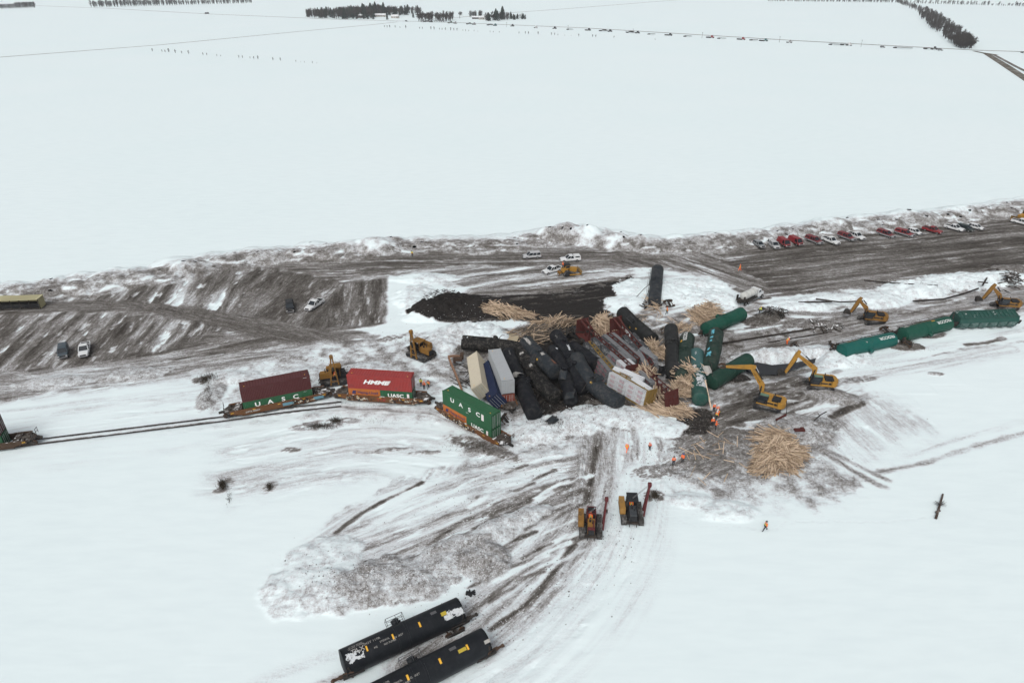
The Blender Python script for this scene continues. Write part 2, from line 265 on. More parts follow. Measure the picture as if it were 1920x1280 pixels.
# berm of scraped snow along the far edge of the lot
CREST = smooth_line(W([(-90, 546), (0, 536), (120, 522), (250, 505), (400, 478), (500, 466), (600, 460), (740, 446), (870, 444), (960, 442), (1010, 434), (1060, 428), (1110, 430), (1160, 438), (1250, 448), (1330, 440), (1420, 434), (1500, 420), (1600, 412), (1700, 401), (1800, 392), (1900, 378), (2000, 366)], 2.2), 10)
CREST = [tuple(q) for q in CREST]
u, v = curve_uv(CREST, X, Y)
near = np.abs(u) < 26
bh = np.zeros(X.shape); ba = np.full(X.shape, .5); bf = np.zeros(X.shape)
rng = np.random.RandomState(4); s = 0; Ltot = sum(math.dist(CREST[i], CREST[i + 1]) for i in range(len(CREST) - 1))
def crest_at(s):
    for i in range(len(CREST) - 1):
        L = math.dist(CREST[i], CREST[i + 1])
        if s <= L: t = s / L; a = np.array(CREST[i]); b = np.array(CREST[i + 1]); return a + (b - a) * t, (b - a) / L
        s -= L
    return np.array(CREST[-1]), np.array([1, 0])
while s < Ltot:
    c, t = crest_at(s); n = np.array([-t[1], t[0]])          # n points away from the camera
    for row in range(3):
        off = rng.uniform(-2.6, -.6) if row == 0 else rng.uniform(.2, 3.2) if row == 1 else rng.uniform(-4.6, -2.6)
        rad = rng.uniform(4.2, 6.8); hm = rng.uniform(1.5, 2.5) if row < 2 else rng.uniform(.5, 1.3)
        flat = 1.0
        if 730 < 960 + FPX * c[0] / (c[1] * cp + CAMH * sp) < 985: hm *= .55
        q = c + n * off + t * rng.uniform(-2, 2); sl = window([q - rad * 2, q + rad * 2], 0)
        dx, dy = X[sl] - q[0], Y[sl] - q[1]; ex = (dx * t[0] + dy * t[1]) / 1.15; ey = (dx * n[0] + dy * n[1]); r = np.hypot(ex, ey) / rad
        rn = r + .22 * (fbm(X[sl] * .45, Y[sl] * .45, 3, 31) - .5)
        hh = hm * np.clip(1 - rn ** 1.8, 0, 1); m = hh > bh[sl]
        bh[sl] = np.where(m, hh, bh[sl])
        ba[sl] = np.where(m, rng.uniform(.38, .58) - .30 * sstep(.38, .52, r) * (1 - sstep(.56, .70, r)) * sstep(.5, .62, fbm(X[sl] * .25, Y[sl] * .25, 2, 44)) + .60 * (fbm(r * 4.5, np.arctan2(ey, ex) * 1.0 + row, 3, int(s) + row) - .5), ba[sl])
        bf[sl] = np.maximum(bf[sl], sstep(0, .25, hh))
    s += rng.uniform(4.0, 6.2)
for (px, py, rad, hm) in [(1030, 447, 6, 3.8), (1062, 444, 7, 4.6), (1100, 447, 6.5, 4.4), (1150, 455, 7, 3.0), (1200, 458, 7, 3.0), (1230, 460, 6, 2.4), (1560, 425, 8, 3.2), (1540, 428, 6, 2.6), (700, 465, 8, 3.2), (650, 468, 7, 2.6), (350, 505, 8, 2.6), (1700, 410, 8, 3), (1800, 402, 8, 3)]:
    q = np.array(at(px, py)[:2]); sl = window([q - rad * 1.6, q + rad * 1.6], 0); r = np.hypot((X[sl] - q[0]) / 1.2, Y[sl] - q[1]) / rad
    hh = hm * np.clip(1 - (r + .3 * (fbm(X[sl] * .4, Y[sl] * .4, 3, 8) - .5)) ** 1.5, 0, 1); m = hh > bh[sl]; bh[sl] = np.where(m, hh, bh[sl])
    ba[sl] = np.where(m, .42 + .8 * (fbm(X[sl] * .35, Y[sl] * .35, 4, 91) - .5), ba[sl]); bf[sl] = np.maximum(bf[sl], sstep(0, .25, hh))
bh = np.where(near, bh, 0)
back = sstep(-1.5, 3.5, -u)                 # far side of the crest is cleaner snow
bd = np.clip(ba * (1 - .8 * back) + .42 * (fbm(X * .9, Y * .9, 4, 13, .65) - .5) - .35 * sstep(1.7, 2.6, bh) * (fbm(X * .3, Y * .3, 3, 15)), 0, 1)
H = H + bh * (1 + .12 * (fbm(X * .8, Y * .8, 4, 21, .6) - .5)) + bf * .16 * (fbm(X * .9, Y * .9, 4, 22, .6) - .5)
D = D * (1 - bf) + bd * bf
B = B * (1 - bf)
k_ = bf > .5; SU = np.where(k_, X, SU); SV = np.where(k_, Y, SV)
ru = sstep(.05, .3, D)
H += ru * (.13 * (fbm(X * .9, Y * .9, 4, 61, .6) - .5) + .07 * (fbm(X * 3, Y * 3, 2, 62) - .5))
for pl_, zz_ in (([(1385, 680), (1420, 674), (1460, 678), (1500, 672), (1535, 666), (1532, 684), (1490, 697), (1450, 706), (1415, 708), (1392, 700)], -.9), ([(1015, 618), (1040, 608), (1085, 608), (1102, 616), (1094, 636), (1050, 636), (1020, 640)], -.6)):
    P = W(pl_); sl = window(P, 4); m = sstep(-1.5, .5, sdf(P, X[sl], Y[sl]) + 1.5 * ENOISE[sl]); H[sl] = H[sl] * (1 - m) + zz_ * m
# the well under the wreck and the ditch stay flat enough to carry the cars
Uf = GX * 1.0; Vf = GY * 1.0; Uf[iy0:iy1, ix0:ix1] = SU; Vf[iy0:iy1, ix0:ix1] = SV
Hf = np.zeros(GX.shape); Df = np.zeros(GX.shape); Bf = np.zeros(GX.shape)
Hf[iy0:iy1, ix0:ix1] = H; Df[iy0:iy1, ix0:ix1] = D; Bf[iy0:iy1, ix0:ix1] = B
for a in (Hf, Df, Bf):                      # nothing jumps where the fine sheet ends
    a[:iy0] = a[iy0]; a[iy1:] = a[iy1 - 1][None, :] * 0; a[:, :ix0] = a[:, ix0][:, None] * np.exp(-np.abs(GX[:, :ix0] + XL) / 40); a[:, ix1:] = a[:, ix1 - 1][:, None] * np.exp(-np.abs(GX[:, ix1:] - XL) / 40)
    a[:iy0] *= np.exp(-(Y0 - GY[:iy0]) / 15)
def gh(x, y):
    """ground height under a point"""
    i = min(max(np.searchsorted(fxs, x), 0), len(fxs) - 1); j = min(max(np.searchsorted(fys, y), 0), len(fys) - 1)
    if abs(x) > XL or y > Y1 or y < Y0: return 0.0
    return float(H[j, i])
def flatten(p, r, z=None):
    """press the sheet down to its mean under a vehicle"""
    sl = window([(p[0] - r, p[1] - r), (p[0] + r, p[1] + r)], 1); d = np.hypot(X[sl] - p[0], Y[sl] - p[1]); m = 1 - sstep(r * .7, r * 1.1, d)
    zz = float((H[sl] * m).sum() / max(m.sum(), 1e-6)) if z is None else z
    H[sl] = H[sl] * (1 - m) + zz * m; return zz
class NT:
    def __init__(s, name):
        s.m = bpy.data.materials.new(name); s.m.use_nodes = True; s.t = s.m.node_tree; s.t.nodes.clear()
        s.out = s.n('ShaderNodeOutputMaterial'); s.b = s.n('ShaderNodeBsdfPrincipled'); s.l(s.b, 0, s.out, 0)
    def n(s, k, **kw):
        o = s.t.nodes.new(k)
        for a, b in kw.items(): setattr(o, a, b)
        return o
    def l(s, a, i, b, j): s.t.links.new(a.outputs[i], b.inputs[j])
    def noise(s, co, scale, detail=5, rough=.6):
        n = s.n('ShaderNodeTexNoise'); n.inputs['Scale'].default_value = scale; n.inputs['Detail'].default_value = detail; n.inputs['Roughness'].default_value = rough
        if co is not None: s.l(co[0], co[1], n, 'Vector')
        return n
    def math(s, op, a, b=None, c=None, clamp=False):
        n = s.n('ShaderNodeMath', operation=op); n.use_clamp = clamp
        for i, v in enumerate((a, b, c)):
            if v is None: continue
            if isinstance(v, tuple): s.l(v[0], v[1], n, i)
            else: n.inputs[i].default_value = v
        return (n, 0)
    def ramp(s, fac, stops, interp='LINEAR'):
        n = s.n('ShaderNodeValToRGB'); n.color_ramp.interpolation = interp; e = n.color_ramp.elements
        while len(e) < len(stops): e.new(.5)
        for el, (p, c) in zip(e, stops): el.position = p; el.color = tuple(c) + (1,) if len(c) == 3 else c
        s.l(fac[0], fac[1], n, 0); return (n, 0)
    def mix(s, fac, a, b):
        n = s.n('ShaderNodeMix', data_type='RGBA')
        for i, v in ((0, fac), (6, a), (7, b)):
            if isinstance(v, tuple) and hasattr(v[0], 'outputs'): s.l(v[0], v[1], n, i)
            elif i == 0: n.inputs[0].default_value = v
            else: n.inputs[i].default_value = tuple(v) + (1,)
        return (n, 2)
def ground_material():
    g = NT('snow_and_mud'); geo = g.n('ShaderNodeNewGeometry'); co = (geo, 'Position')
    d = g.n('ShaderNodeAttribute', attribute_name='dirt'); b = g.n('ShaderNodeAttribute', attribute_name='mud')
    n1 = g.noise(co, .9, 6, .68); n2 = g.noise(co, 3.2, 4, .7); n3 = g.noise(co, .12, 3, .5); n4 = g.noise(co, .011, 3, .5)
    cx = g.n('ShaderNodeCombineXYZ')
    for i_, nm_ in enumerate(('across', 'along')): a_ = g.n('ShaderNodeAttribute', attribute_name=nm_); g.l(a_, 'Fac', cx, i_)
    n5 = g.noise((cx, 0), 1.9, 5, .72); n6 = g.noise((cx, 0), 6.5, 3, .7)
    # clods and snow crumbs: strong where the surface is mixed, none where it is clean
    mid = g.math('MULTIPLY', (d, 'Fac'), g.math('SUBTRACT', 1.5, (d, 'Fac')))
    k = g.math('ADD', g.math('MULTIPLY', g.math('SUBTRACT', (n1, 0), .5), .75), g.math('ADD', g.math('MULTIPLY', g.math('SUBTRACT', (n5, 0), .5), 1.5), g.math('ADD', g.math('MULTIPLY', g.math('SUBTRACT', (n6, 0), .5), .9), g.math('MULTIPLY', g.math('SUBTRACT', (n2, 0), .5), .8))))
    n7 = g.noise(co, 7.5, 3, .7); k = g.math('MULTIPLY', g.math('ADD', k, g.math('MULTIPLY', g.math('SUBTRACT', (n7, 0), .5), 1.0)), 1.25)
    dd = g.math('ADD', (d, 'Fac'), g.math('MULTIPLY', k, mid), clamp=True)
    ca = g.ramp(dd, [(0, (.735, .825, .840)), (.10, (.70, .775, .795)), (.24, (.55, .57, .59)), (.42, (.29, .28, .275)), (.60, (.155, .145, .135)), (.8, (.088, .079, .070)), (1, (.042, .036, .031))])
    tint = g.mix(g.math('MULTIPLY', g.math('SUBTRACT', (n4, 0), .35), 1.4, clamp=True), (1, 1, 1), (.955, .985, .985))
    m = g.n('ShaderNodeMix', data_type='RGBA', blend_type='MULTIPLY'); m.inputs[0].default_value = 1; g.l(ca[0], 0, m, 6); g.l(tint[0], 2, m, 7)
    mp = g.n('ShaderNodeMapping'); mp.inputs['Scale'].default_value = (.12, .5, 1); mp.inputs['Rotation'].default_value = (0, 0, .35); g.l(geo, 'Position', mp, 0); n8 = g.noise((mp, 0), 1.3, 5, .62)
    fm = g.n('ShaderNodeMix', data_type='RGBA', blend_type='MULTIPLY'); fm.inputs[0].default_value = 1; g.l(m, 2, fm, 6); dr = g.ramp((n8, 0), [(.3, (.955, .96, .965)), (.6, (1, 1, 1))]); g.l(dr[0], 0, fm, 7); m = fm
    bb = g.math('ADD', (b, 'Fac'), g.math('MULTIPLY', k, g.math('MULTIPLY', (b, 'Fac'), .9)), clamp=True)
    blk = g.ramp((n2, 0), [(.3, (.010, .009, .009)), (.62, (.022, .019, .017)), (.8, (.07, .062, .055))])
    col = g.mix(g.ramp(bb, [(.30, (0, 0, 0)), (.5, (1, 1, 1))]), (m, 2), blk)
    g.l(col[0], 2, g.b, 'Base Color'); g.b.inputs['Roughness'].default_value = .85; g.b.inputs['Specular IOR Level'].default_value = .2
    bst = g.math('ADD', .05, g.math('MULTIPLY', g.ramp((d, 'Fac'), [(0, (0, 0, 0)), (.12, (.45,) * 3), (.4, (1,) * 3)]), .75))
    hb = g.math('ADD', g.math('MULTIPLY', (n5, 0), .6), g.math('ADD', g.math('MULTIPLY', (n2, 0), .30), g.math('MULTIPLY', (n8, 0), .9)))
    bp = g.n('ShaderNodeBump'); bp.inputs['Distance'].default_value = .42; g.l(bst[0], 0, bp, 'Strength'); g.l(hb[0], 0, bp, 'Height'); g.l(bp, 0, g.b, 'Normal')
    return g.m
def build_ground():
    Hf[iy0:iy1, ix0:ix1] = H
    ny, nx = GX.shape; co = np.stack([GX, GY, Hf], -1).reshape(-1, 3).astype(np.float32)
    me = bpy.data.meshes.new('ground'); i = np.arange(nx * ny).reshape(ny, nx)
    q = np.stack([i[:-1, :-1], i[:-1, 1:], i[1:, 1:], i[1:, :-1]], -1).reshape(-1, 4)
    me.vertices.add(len(co)); me.vertices.foreach_set('co', co.ravel()); me.loops.add(q.size); me.polygons.add(len(q))
    me.loops.foreach_set('vertex_index', q.ravel().astype(np.int32)); me.polygons.foreach_set('loop_start', np.arange(0, q.size, 4, dtype=np.int32))
    me.update(calc_edges=True); me.polygons.foreach_set('use_smooth', np.ones(len(q), bool))
    for nme, arr in (('dirt', Df), ('mud', Bf), ('across', Uf), ('along', Vf)):
        a = me.attributes.new(nme, 'FLOAT', 'POINT'); a.data.foreach_set('value', arr.ravel().astype(np.float32))
    me.materials.append(ground_material()); o = link(bpy.data.objects.new('ground', me)); tag(o, kind='structure'); return o
# ---------------------------------------------------------------- mesh building
class MB:
    def __init__(s): s.v = []; s.f = []; s.sm = []
    def add(s, vs, fs, smooth=False):
        o = len(s.v); s.v += [tuple(v) for v in vs]; s.f += [tuple(i + o for i in f) for f in fs]; s.sm += [smooth] * len(fs); return s
    def box(s, c, d, m=None):
        x, y, z = d[0] / 2, d[1] / 2, d[2] / 2
        vs = [Vector((a * x, b * y, e * z)) for a in (-1, 1) for b in (-1, 1) for e in (-1, 1)]
        if m is not None: vs = [m @ v for v in vs]
        vs = [v + Vector(c) for v in vs]
        return s.add(vs, [(0, 1, 3, 2), (4, 6, 7, 5), (0, 4, 5, 1), (2, 3, 7, 6), (0, 2, 6, 4), (1, 5, 7, 3)])
    def beam(s, a, b, w, h=None, up=(0, 0, 1)):
        a, b = Vector(a), Vector(b); h = h or w; x = (b - a); L = x.length
        if L < 1e-6: return s
        x /= L; u = Vector(up)
        if abs(x.dot(u)) > .98: u = Vector((0, 1, 0))
        y = u.cross(x).normalized(); z = x.cross(y); m = Matrix((x, y, z)).transposed()
        return s.box((a + b) / 2, (L, w, h), m)
    def path(s, pts, w, h=None):
        for i in range(len(pts) - 1): s.beam(pts[i], pts[i + 1], w, h)
        return s
    def cyl(s, a, b, r0, r1=None, n=12, smooth=True, cap=True):
        a, b = Vector(a), Vector(b); r1 = r0 if r1 is None else r1; x = (b - a).normalized(); u = Vector((0, 0, 1)) if abs(x.z) < .9 else Vector((1, 0, 0))
        y = u.cross(x).normalized(); z = x.cross(y); vs = []
        for c, r in ((a, r0), (b, r1)):
            vs += [c + y * r * math.cos(2 * math.pi * i / n) + z * r * math.sin(2 * math.pi * i / n) for i in range(n)]
        s.add(vs, [(i, (i + 1) % n, n + (i + 1) % n, n + i) for i in range(n)], smooth)
        if cap: s.add(vs, [tuple(range(n))[::-1], tuple(range(n, 2 * n))])
        return s
    def rings(s, rings, smooth=True, cap=True, closed=False):
        n = len(rings[0]); vs = [v for r in rings for v in r]; fs = []
        for k in range(len(rings) - 1):
            for i in range(n): j = (i + 1) % n; fs.append((k * n + i, k * n + j, (k + 1) * n + j, (k + 1) * n + i))
        s.add(vs, fs, smooth)
        if cap: s.add(rings[0], [tuple(range(n))[::-1]]); s.add(rings[-1], [tuple(range(n))])
        return s
    def prism(s, poly, y0, y1, plane='xz'):
        n = len(poly)
        if plane == 'xz': a = [Vector((p[0], y0, p[1])) for p in poly]; b = [Vector((p[0], y1, p[1])) for p in poly]
        else: a = [Vector((p[0], p[1], y0)) for p in poly]; b = [Vector((p[0], p[1], y1)) for p in poly]
        return s.rings([a, b], smooth=False)
    def ball(s, c, r, n=8, sq=(1, 1, 1)):
        rg = []
        for k in range(1, n):
            t = math.pi * k / n; rg.append([Vector(c) + Vector((r * sq[0] * math.sin(t) * math.cos(2 * math.pi * i / (n + 2)), r * sq[1] * math.sin(t) * math.sin(2 * math.pi * i / (n + 2)), r * sq[2] * math.cos(t))) for i in range(n + 2)])
        return s.rings(rg)
    def mesh(s, name, mat):
        me = bpy.data.meshes.new(name); me.from_pydata(s.v, [], s.f); me.validate(); me.update()
        bm = bmesh.new(); bm.from_mesh(me); bmesh.ops.remove_doubles(bm, verts=bm.verts, dist=1e-5) if any(s.sm) else None
        bmesh.ops.recalc_face_normals(bm, faces=bm.faces); bm.to_mesh(me); bm.free()
        if any(s.sm):
            me.polygons.foreach_set('use_smooth', [True] * len(me.polygons))
            try: me.set_sharp_from_angle(angle=R(38))
            except Exception: pass
        if mat: me.materials.append(mat)
        return me
    def build(s, name, mat, parent=None, M=None):
        o = bpy.data.objects.new(name, s.mesh(name, mat)); link(o)
        if parent is not None: o.parent = parent
        if M is not None: o.matrix_local = M
        return o
def frame(p0, p1, roll=0, at_=None):
    p0, p1 = Vector(p0), Vector(p1); x = (p1 - p0).normalized(); y = Vector((0, 0, 1)).cross(x).normalized(); z = x.cross(y)
    m = Matrix((x, y, z)).transposed().to_4x4() @ Matrix.Rotation(R(roll), 4, 'X'); m.translation = (p0 + p1) / 2 if at_ is None else at_; return m
def thing(name, label, cat, M, group=None):
    o = link(bpy.data.objects.new(name, None)); o.empty_display_size = .5
    if not isinstance(M, Matrix): M = Matrix.Translation(Vector(M))
    o.matrix_world = M; return tag(o, label, cat, group)
def TRZ(p, az): m = Matrix.Rotation(R(az), 4, 'Z'); m.translation = Vector(p); return m
CH = {}
def copy_thing(o, M, label=None, group=None):
    def cp(a, par):
        c = a.copy(); link(c)
        if par: c.parent = par
        for ch in a.children: cp(ch, c)
        return c
    kids = list(o.children); c = o.copy(); link(c)
    for ch in kids: cp(ch, c)
    c.matrix_world = M
    if label: c['label'] = label
    if group: c['group'] = group
    return c
_T = {}
def text2d(s, size, off=0., shear=0.):
    k = (s, size, off, shear)
    if k not in _T:
        cu = bpy.data.curves.new('t', 'FONT'); cu.body = s; cu.size = size; cu.align_x = 'CENTER'; cu.align_y = 'CENTER'; cu.offset = off; cu.shear = shear; cu.resolution_u = 3
        ob = link(bpy.data.objects.new('t', cu)); bpy.context.view_layer.update(); dg = bpy.context.evaluated_depsgraph_get()
        me = ob.evaluated_get(dg).to_mesh(); vs = [(v.co.x, v.co.y) for v in me.vertices]; fs = [tuple(p.vertices) for p in me.polygons]
        ob.evaluated_get(dg).to_mesh_clear(); bpy.data.objects.remove(ob); bpy.data.curves.remove(cu)
        if vs:
            x0 = min(v[0] for v in vs); x1 = max(v[0] for v in vs); y0 = min(v[1] for v in vs); y1 = max(v[1] for v in vs)
            vs = [(v[0] - (x0 + x1) / 2, v[1] - (y0 + y1) / 2) for v in vs]
        _T[k] = (vs, fs)
    return _T[k]
def flat_text(mb, s, size, o, xd, yd, off=0., shear=0., sx=1.):
    vs, fs = text2d(s, size, off, shear); o, xd, yd = Vector(o), Vector(xd), Vector(yd)
    return mb.add([o + xd * v[0] * sx + yd * v[1] for v in vs], fs)
# ---------------------------------------------------------------- materials
_M = {}
def paint(name, rgb, rough=.55, var=.25, grime=(.06, .052, .045), gam=.35, snow=0., metal=0., scale=.8, fine=4.):
    """weathered paint: tone drifts, dirt sits in patches, snow lies on what faces up"""
    if name in _M: return _M[name]
    g = NT(name); tc = g.n('ShaderNodeTexCoord'); co = (tc, 'Object'); n1 = g.noise(co, scale, 5, .65); n2 = g.noise(co, fine, 4, .6)
    k = g.math('ADD', g.math('MULTIPLY', (n1, 0), .6), g.math('MULTIPLY', (n2, 0), .4))
    lo = tuple(c * (1 - var) for c in rgb); hi = tuple(min(c * (1 + var), .9) for c in rgb)
    c1 = g.ramp(k, [(.32, lo), (.68, hi)])
    if gam > 0: c1 = g.mix(g.ramp(k, [(.49, (0,) * 3), (.64, (gam,) * 3)]), c1, grime)
    if snow > 0:
        geo = g.n('ShaderNodeNewGeometry'); sx = g.n('ShaderNodeSeparateXYZ'); g.l(geo, 'Normal', sx, 0)
        n3 = g.noise((geo, 'Position'), .9, 5, .6)
        a = g.math('MULTIPLY', g.ramp((sx, 2), [(.45, (0,) * 3), (.9, (1,) * 3)]), g.ramp((n3, 0), [(.62 - snow * .42, (0,) * 3), (.72 - snow * .42, (1,) * 3)]))
        c1 = g.mix(a, c1, (.78, .80, .81))
    g.l(c1[0], c1[1], g.b, 'Base Color'); g.b.inputs['Roughness'].default_value = rough; g.b.inputs['Metallic'].default_value = metal; g.b.inputs['Specular IOR Level'].default_value = .16
    bp = g.n('ShaderNodeBump'); bp.inputs['Strength'].default_value = .12; bp.inputs['Distance'].default_value = .05; g.l(n2, 0, bp, 'Height'); g.l(bp, 0, g.b, 'Normal')
    _M[name] = g.m; return g.m
def flatc(name, rgb, rough=.6, metal=0.):
    if name in _M: return _M[name]
    g = NT(name); g.b.inputs['Base Color'].default_value = tuple(rgb) + (1,); g.b.inputs['Roughness'].default_value = rough; g.b.inputs['Metallic'].default_value = metal
    _M[name] = g.m; return g.m
GLASS = flatc('window_glass', (.015, .02, .025), .12); TYRE = flatc('tyre_rubber', (.02, .02, .02), .9); RIM = flatc('wheel_rim', (.3, .3, .3), .4, .5)
LAMP = flatc('lamp_lens', (.6, .6, .58), .2); WHITE = flatc('white_lettering', (.75, .76, .75), .6); DARK = paint('dark_steel', (.03, .028, .026), .7, .4, (.12, .09, .07), .4)
RUST = paint('rusty_steel', (.075, .048, .034), .8, .4, (.02, .017, .015), .5); YELREF = flatc('yellow_marking', (.72, .40, .03), .5)
CATY = paint('machine_yellow', (.38, .205, .040), .5, .2, (.10, .07, .04), .6); CATD = paint('dirty_machine_yellow', (.24, .125, .032), .6, .35, (.05, .04, .03), .8)
MBLACK = paint('machine_black', (.022, .023, .025), .6, .3, (.09, .085, .08), .3); BOOMRED = paint('boom_red', (.105, .024, .026), .55, .25, (.05, .03, .03), .4)
ORANGEV = flatc('hi_vis_orange', (.95, .17, .03), .8); LIMEV = flatc('hi_vis_lime', (.55, .75, .04), .8); SKIN = flatc('skin', (.5, .32, .25), .6); TROU = flatc('dark_trousers', (.025, .028, .035), .9)
# ---------------------------------------------------------------- containers
def container(label, cx, L, Hh, mat, texts=(), doors=True, wheremin=None, dmat=None):
    """a corrugated steel box; local x along it, z up from its floor; the door end is at +x"""
    t = thing('shipping_container', label, 'shipping container', cx, 'shipping containers thrown about by the derailment')
    w = 2.44; b = MB(); e = .06; P = .28
    for sy in (-1, 1):
        n = int((L - .3) / P); xa = -L / 2 + .15; vs = []; y0 = sy * (w / 2 - .005); y1 = sy * (w / 2 - .05)
        for i in range(n):
            x = xa + (L - .3) * i / n; q = (L - .3) / n
            for dx, yy in ((0, y0), (.36, y0), (.5, y1), (.86, y1)): vs += [(x + dx * q, yy, .15), (x + dx * q, yy, Hh - .12)]
        vs += [(-xa, y0, .15), (-xa, y0, Hh - .12)]
        b.add(vs, [(2 * i, 2 * i + 2, 2 * i + 3, 2 * i + 1) for i in range(len(vs) // 2 - 1)])
        b.box((0, sy * (w / 2 - e), .08), (L, .12, .16)); b.box((0, sy * (w / 2 - .04), Hh - .06), (L, .08, .12))
        for sx in (-1, 1): b.box((sx * (L / 2 - .08), sy * (w / 2 - .075), Hh / 2), (.163, .155, Hh + .006))
    n = int(L / .5); vs = []
    for i in range(n):
        x = -L / 2 + .1 + (L - .2) * i / n; q = (L - .2) / n
        for dx, zz in ((0, Hh - .03), (.4, Hh - .03), (.5, Hh - .06), (.9, Hh - .06)): vs += [(x + dx * q, -w / 2 + .07, zz), (x + dx * q, w / 2 - .07, zz)]
    b.add(vs, [(2 * i, 2 * i + 2, 2 * i + 3, 2 * i + 1) for i in range(len(vs) // 2 - 1)])
    b.box((0, 0, .1), (L - .1, w - .2, .1))
    vs = []
    for i in range(9):
        y = -w / 2 + .15 + (w - .3) * i / 9; q = (w - .3) / 9
        for dy, xx in ((0, 0), (.4, 0), (.5, .05), (.9, .05)): vs += [(-L / 2 + .02 + xx, y + dy * q, .1), (-L / 2 + .02 + xx, y + dy * q, Hh - .05)]
    b.add(vs, [(2 * i, 2 * i + 2, 2 * i + 3, 2 * i + 1) for i in range(len(vs) // 2 - 1)])
    b.box((L / 2 - .06, 0, Hh / 2), (.06, w - .3, Hh - .2)); b.build('body', mat, t)
    if doors:
        for sy in (-1, 1):
            d = MB(); d.box((L / 2 - .01, sy * .56, Hh / 2), (.05, 1.08, Hh - .28))
            for k in range(4): d.box((L / 2 + .025, sy * .56, .35 + (Hh - .7) * k / 3), (.03, 1.0, .1))
            dd = d.build('door', dmat or mat, t); r = MB()
            for yy in (.3, .75): r.cyl((L / 2 + .06, sy * yy, .2), (L / 2 + .06, sy * yy, Hh - .2), .03, n=6)
            r.build('lock_rod', flatc('galvanised', (.35, .36, .36), .5), dd)
    for (s, size, x, z, side, m, off, sh, sx) in texts:
        q = MB(); y = side * (w / 2 + .012)
        flat_text(q, s, size, (x, y, z), (1 if side < 0 else -1, 0, 0), (0, 0, 1), off, sh, sx); q.build('lettering', m, t)
    # corner marks: small yellow height labels as on every tall box
    for sx in (-1, 1): q = MB(); q.box((sx * (L / 2 - .8), -.5, Hh + .002), (.18, .16, .02)); q.build('label_mark', YELREF, t)
    return t
# ---------------------------------------------------------------- rail trucks and couplers
def bogie(par, M, name='wheel_truck'):
    b = MB()
    for sy in (-1, 1):
        b.prism([(-1.2, .45), (-1.2, .6), (-.5, .85), (.5, .85), (1.2, .6), (1.2, .45), (.5, .3), (-.5, .3)], sy * 1.0 - .08, sy * 1.0 + .08)
    b.box((0, 0, .58), (.4, 2.2, .28))
    o = b.build(name, DARK, par, M)
    for sx in (-1, 1):
        wv = MB(); wv.cyl((sx * .88, -.85, .46), (sx * .88, .85, .46), .09, n=8)
        for sy in (-1, 1): wv.cyl((sx * .88, sy * .68, .46), (sx * .88, sy * .80, .46), .46, n=18); wv.cyl((sx * .88, sy * .66, .46), (sx * .88, sy * .68, .46), .49, n=18)
        wv.build('wheelset', RUST, o)
    return o
def coupler(par, x, sgn, z=0., mat=None):
    b = MB(); b.box((x + sgn * .3, 0, z), (.9, .35, .32)); b.box((x + sgn * .9, 0, z), (.5, .22, .24)); b.box((x + sgn * 1.2, .06, z), (.28, .36, .34)); b.box((x + sgn * 1.3, -.16, z), (.22, .1, .3))
    return b.build('coupler', mat or DARK, par)
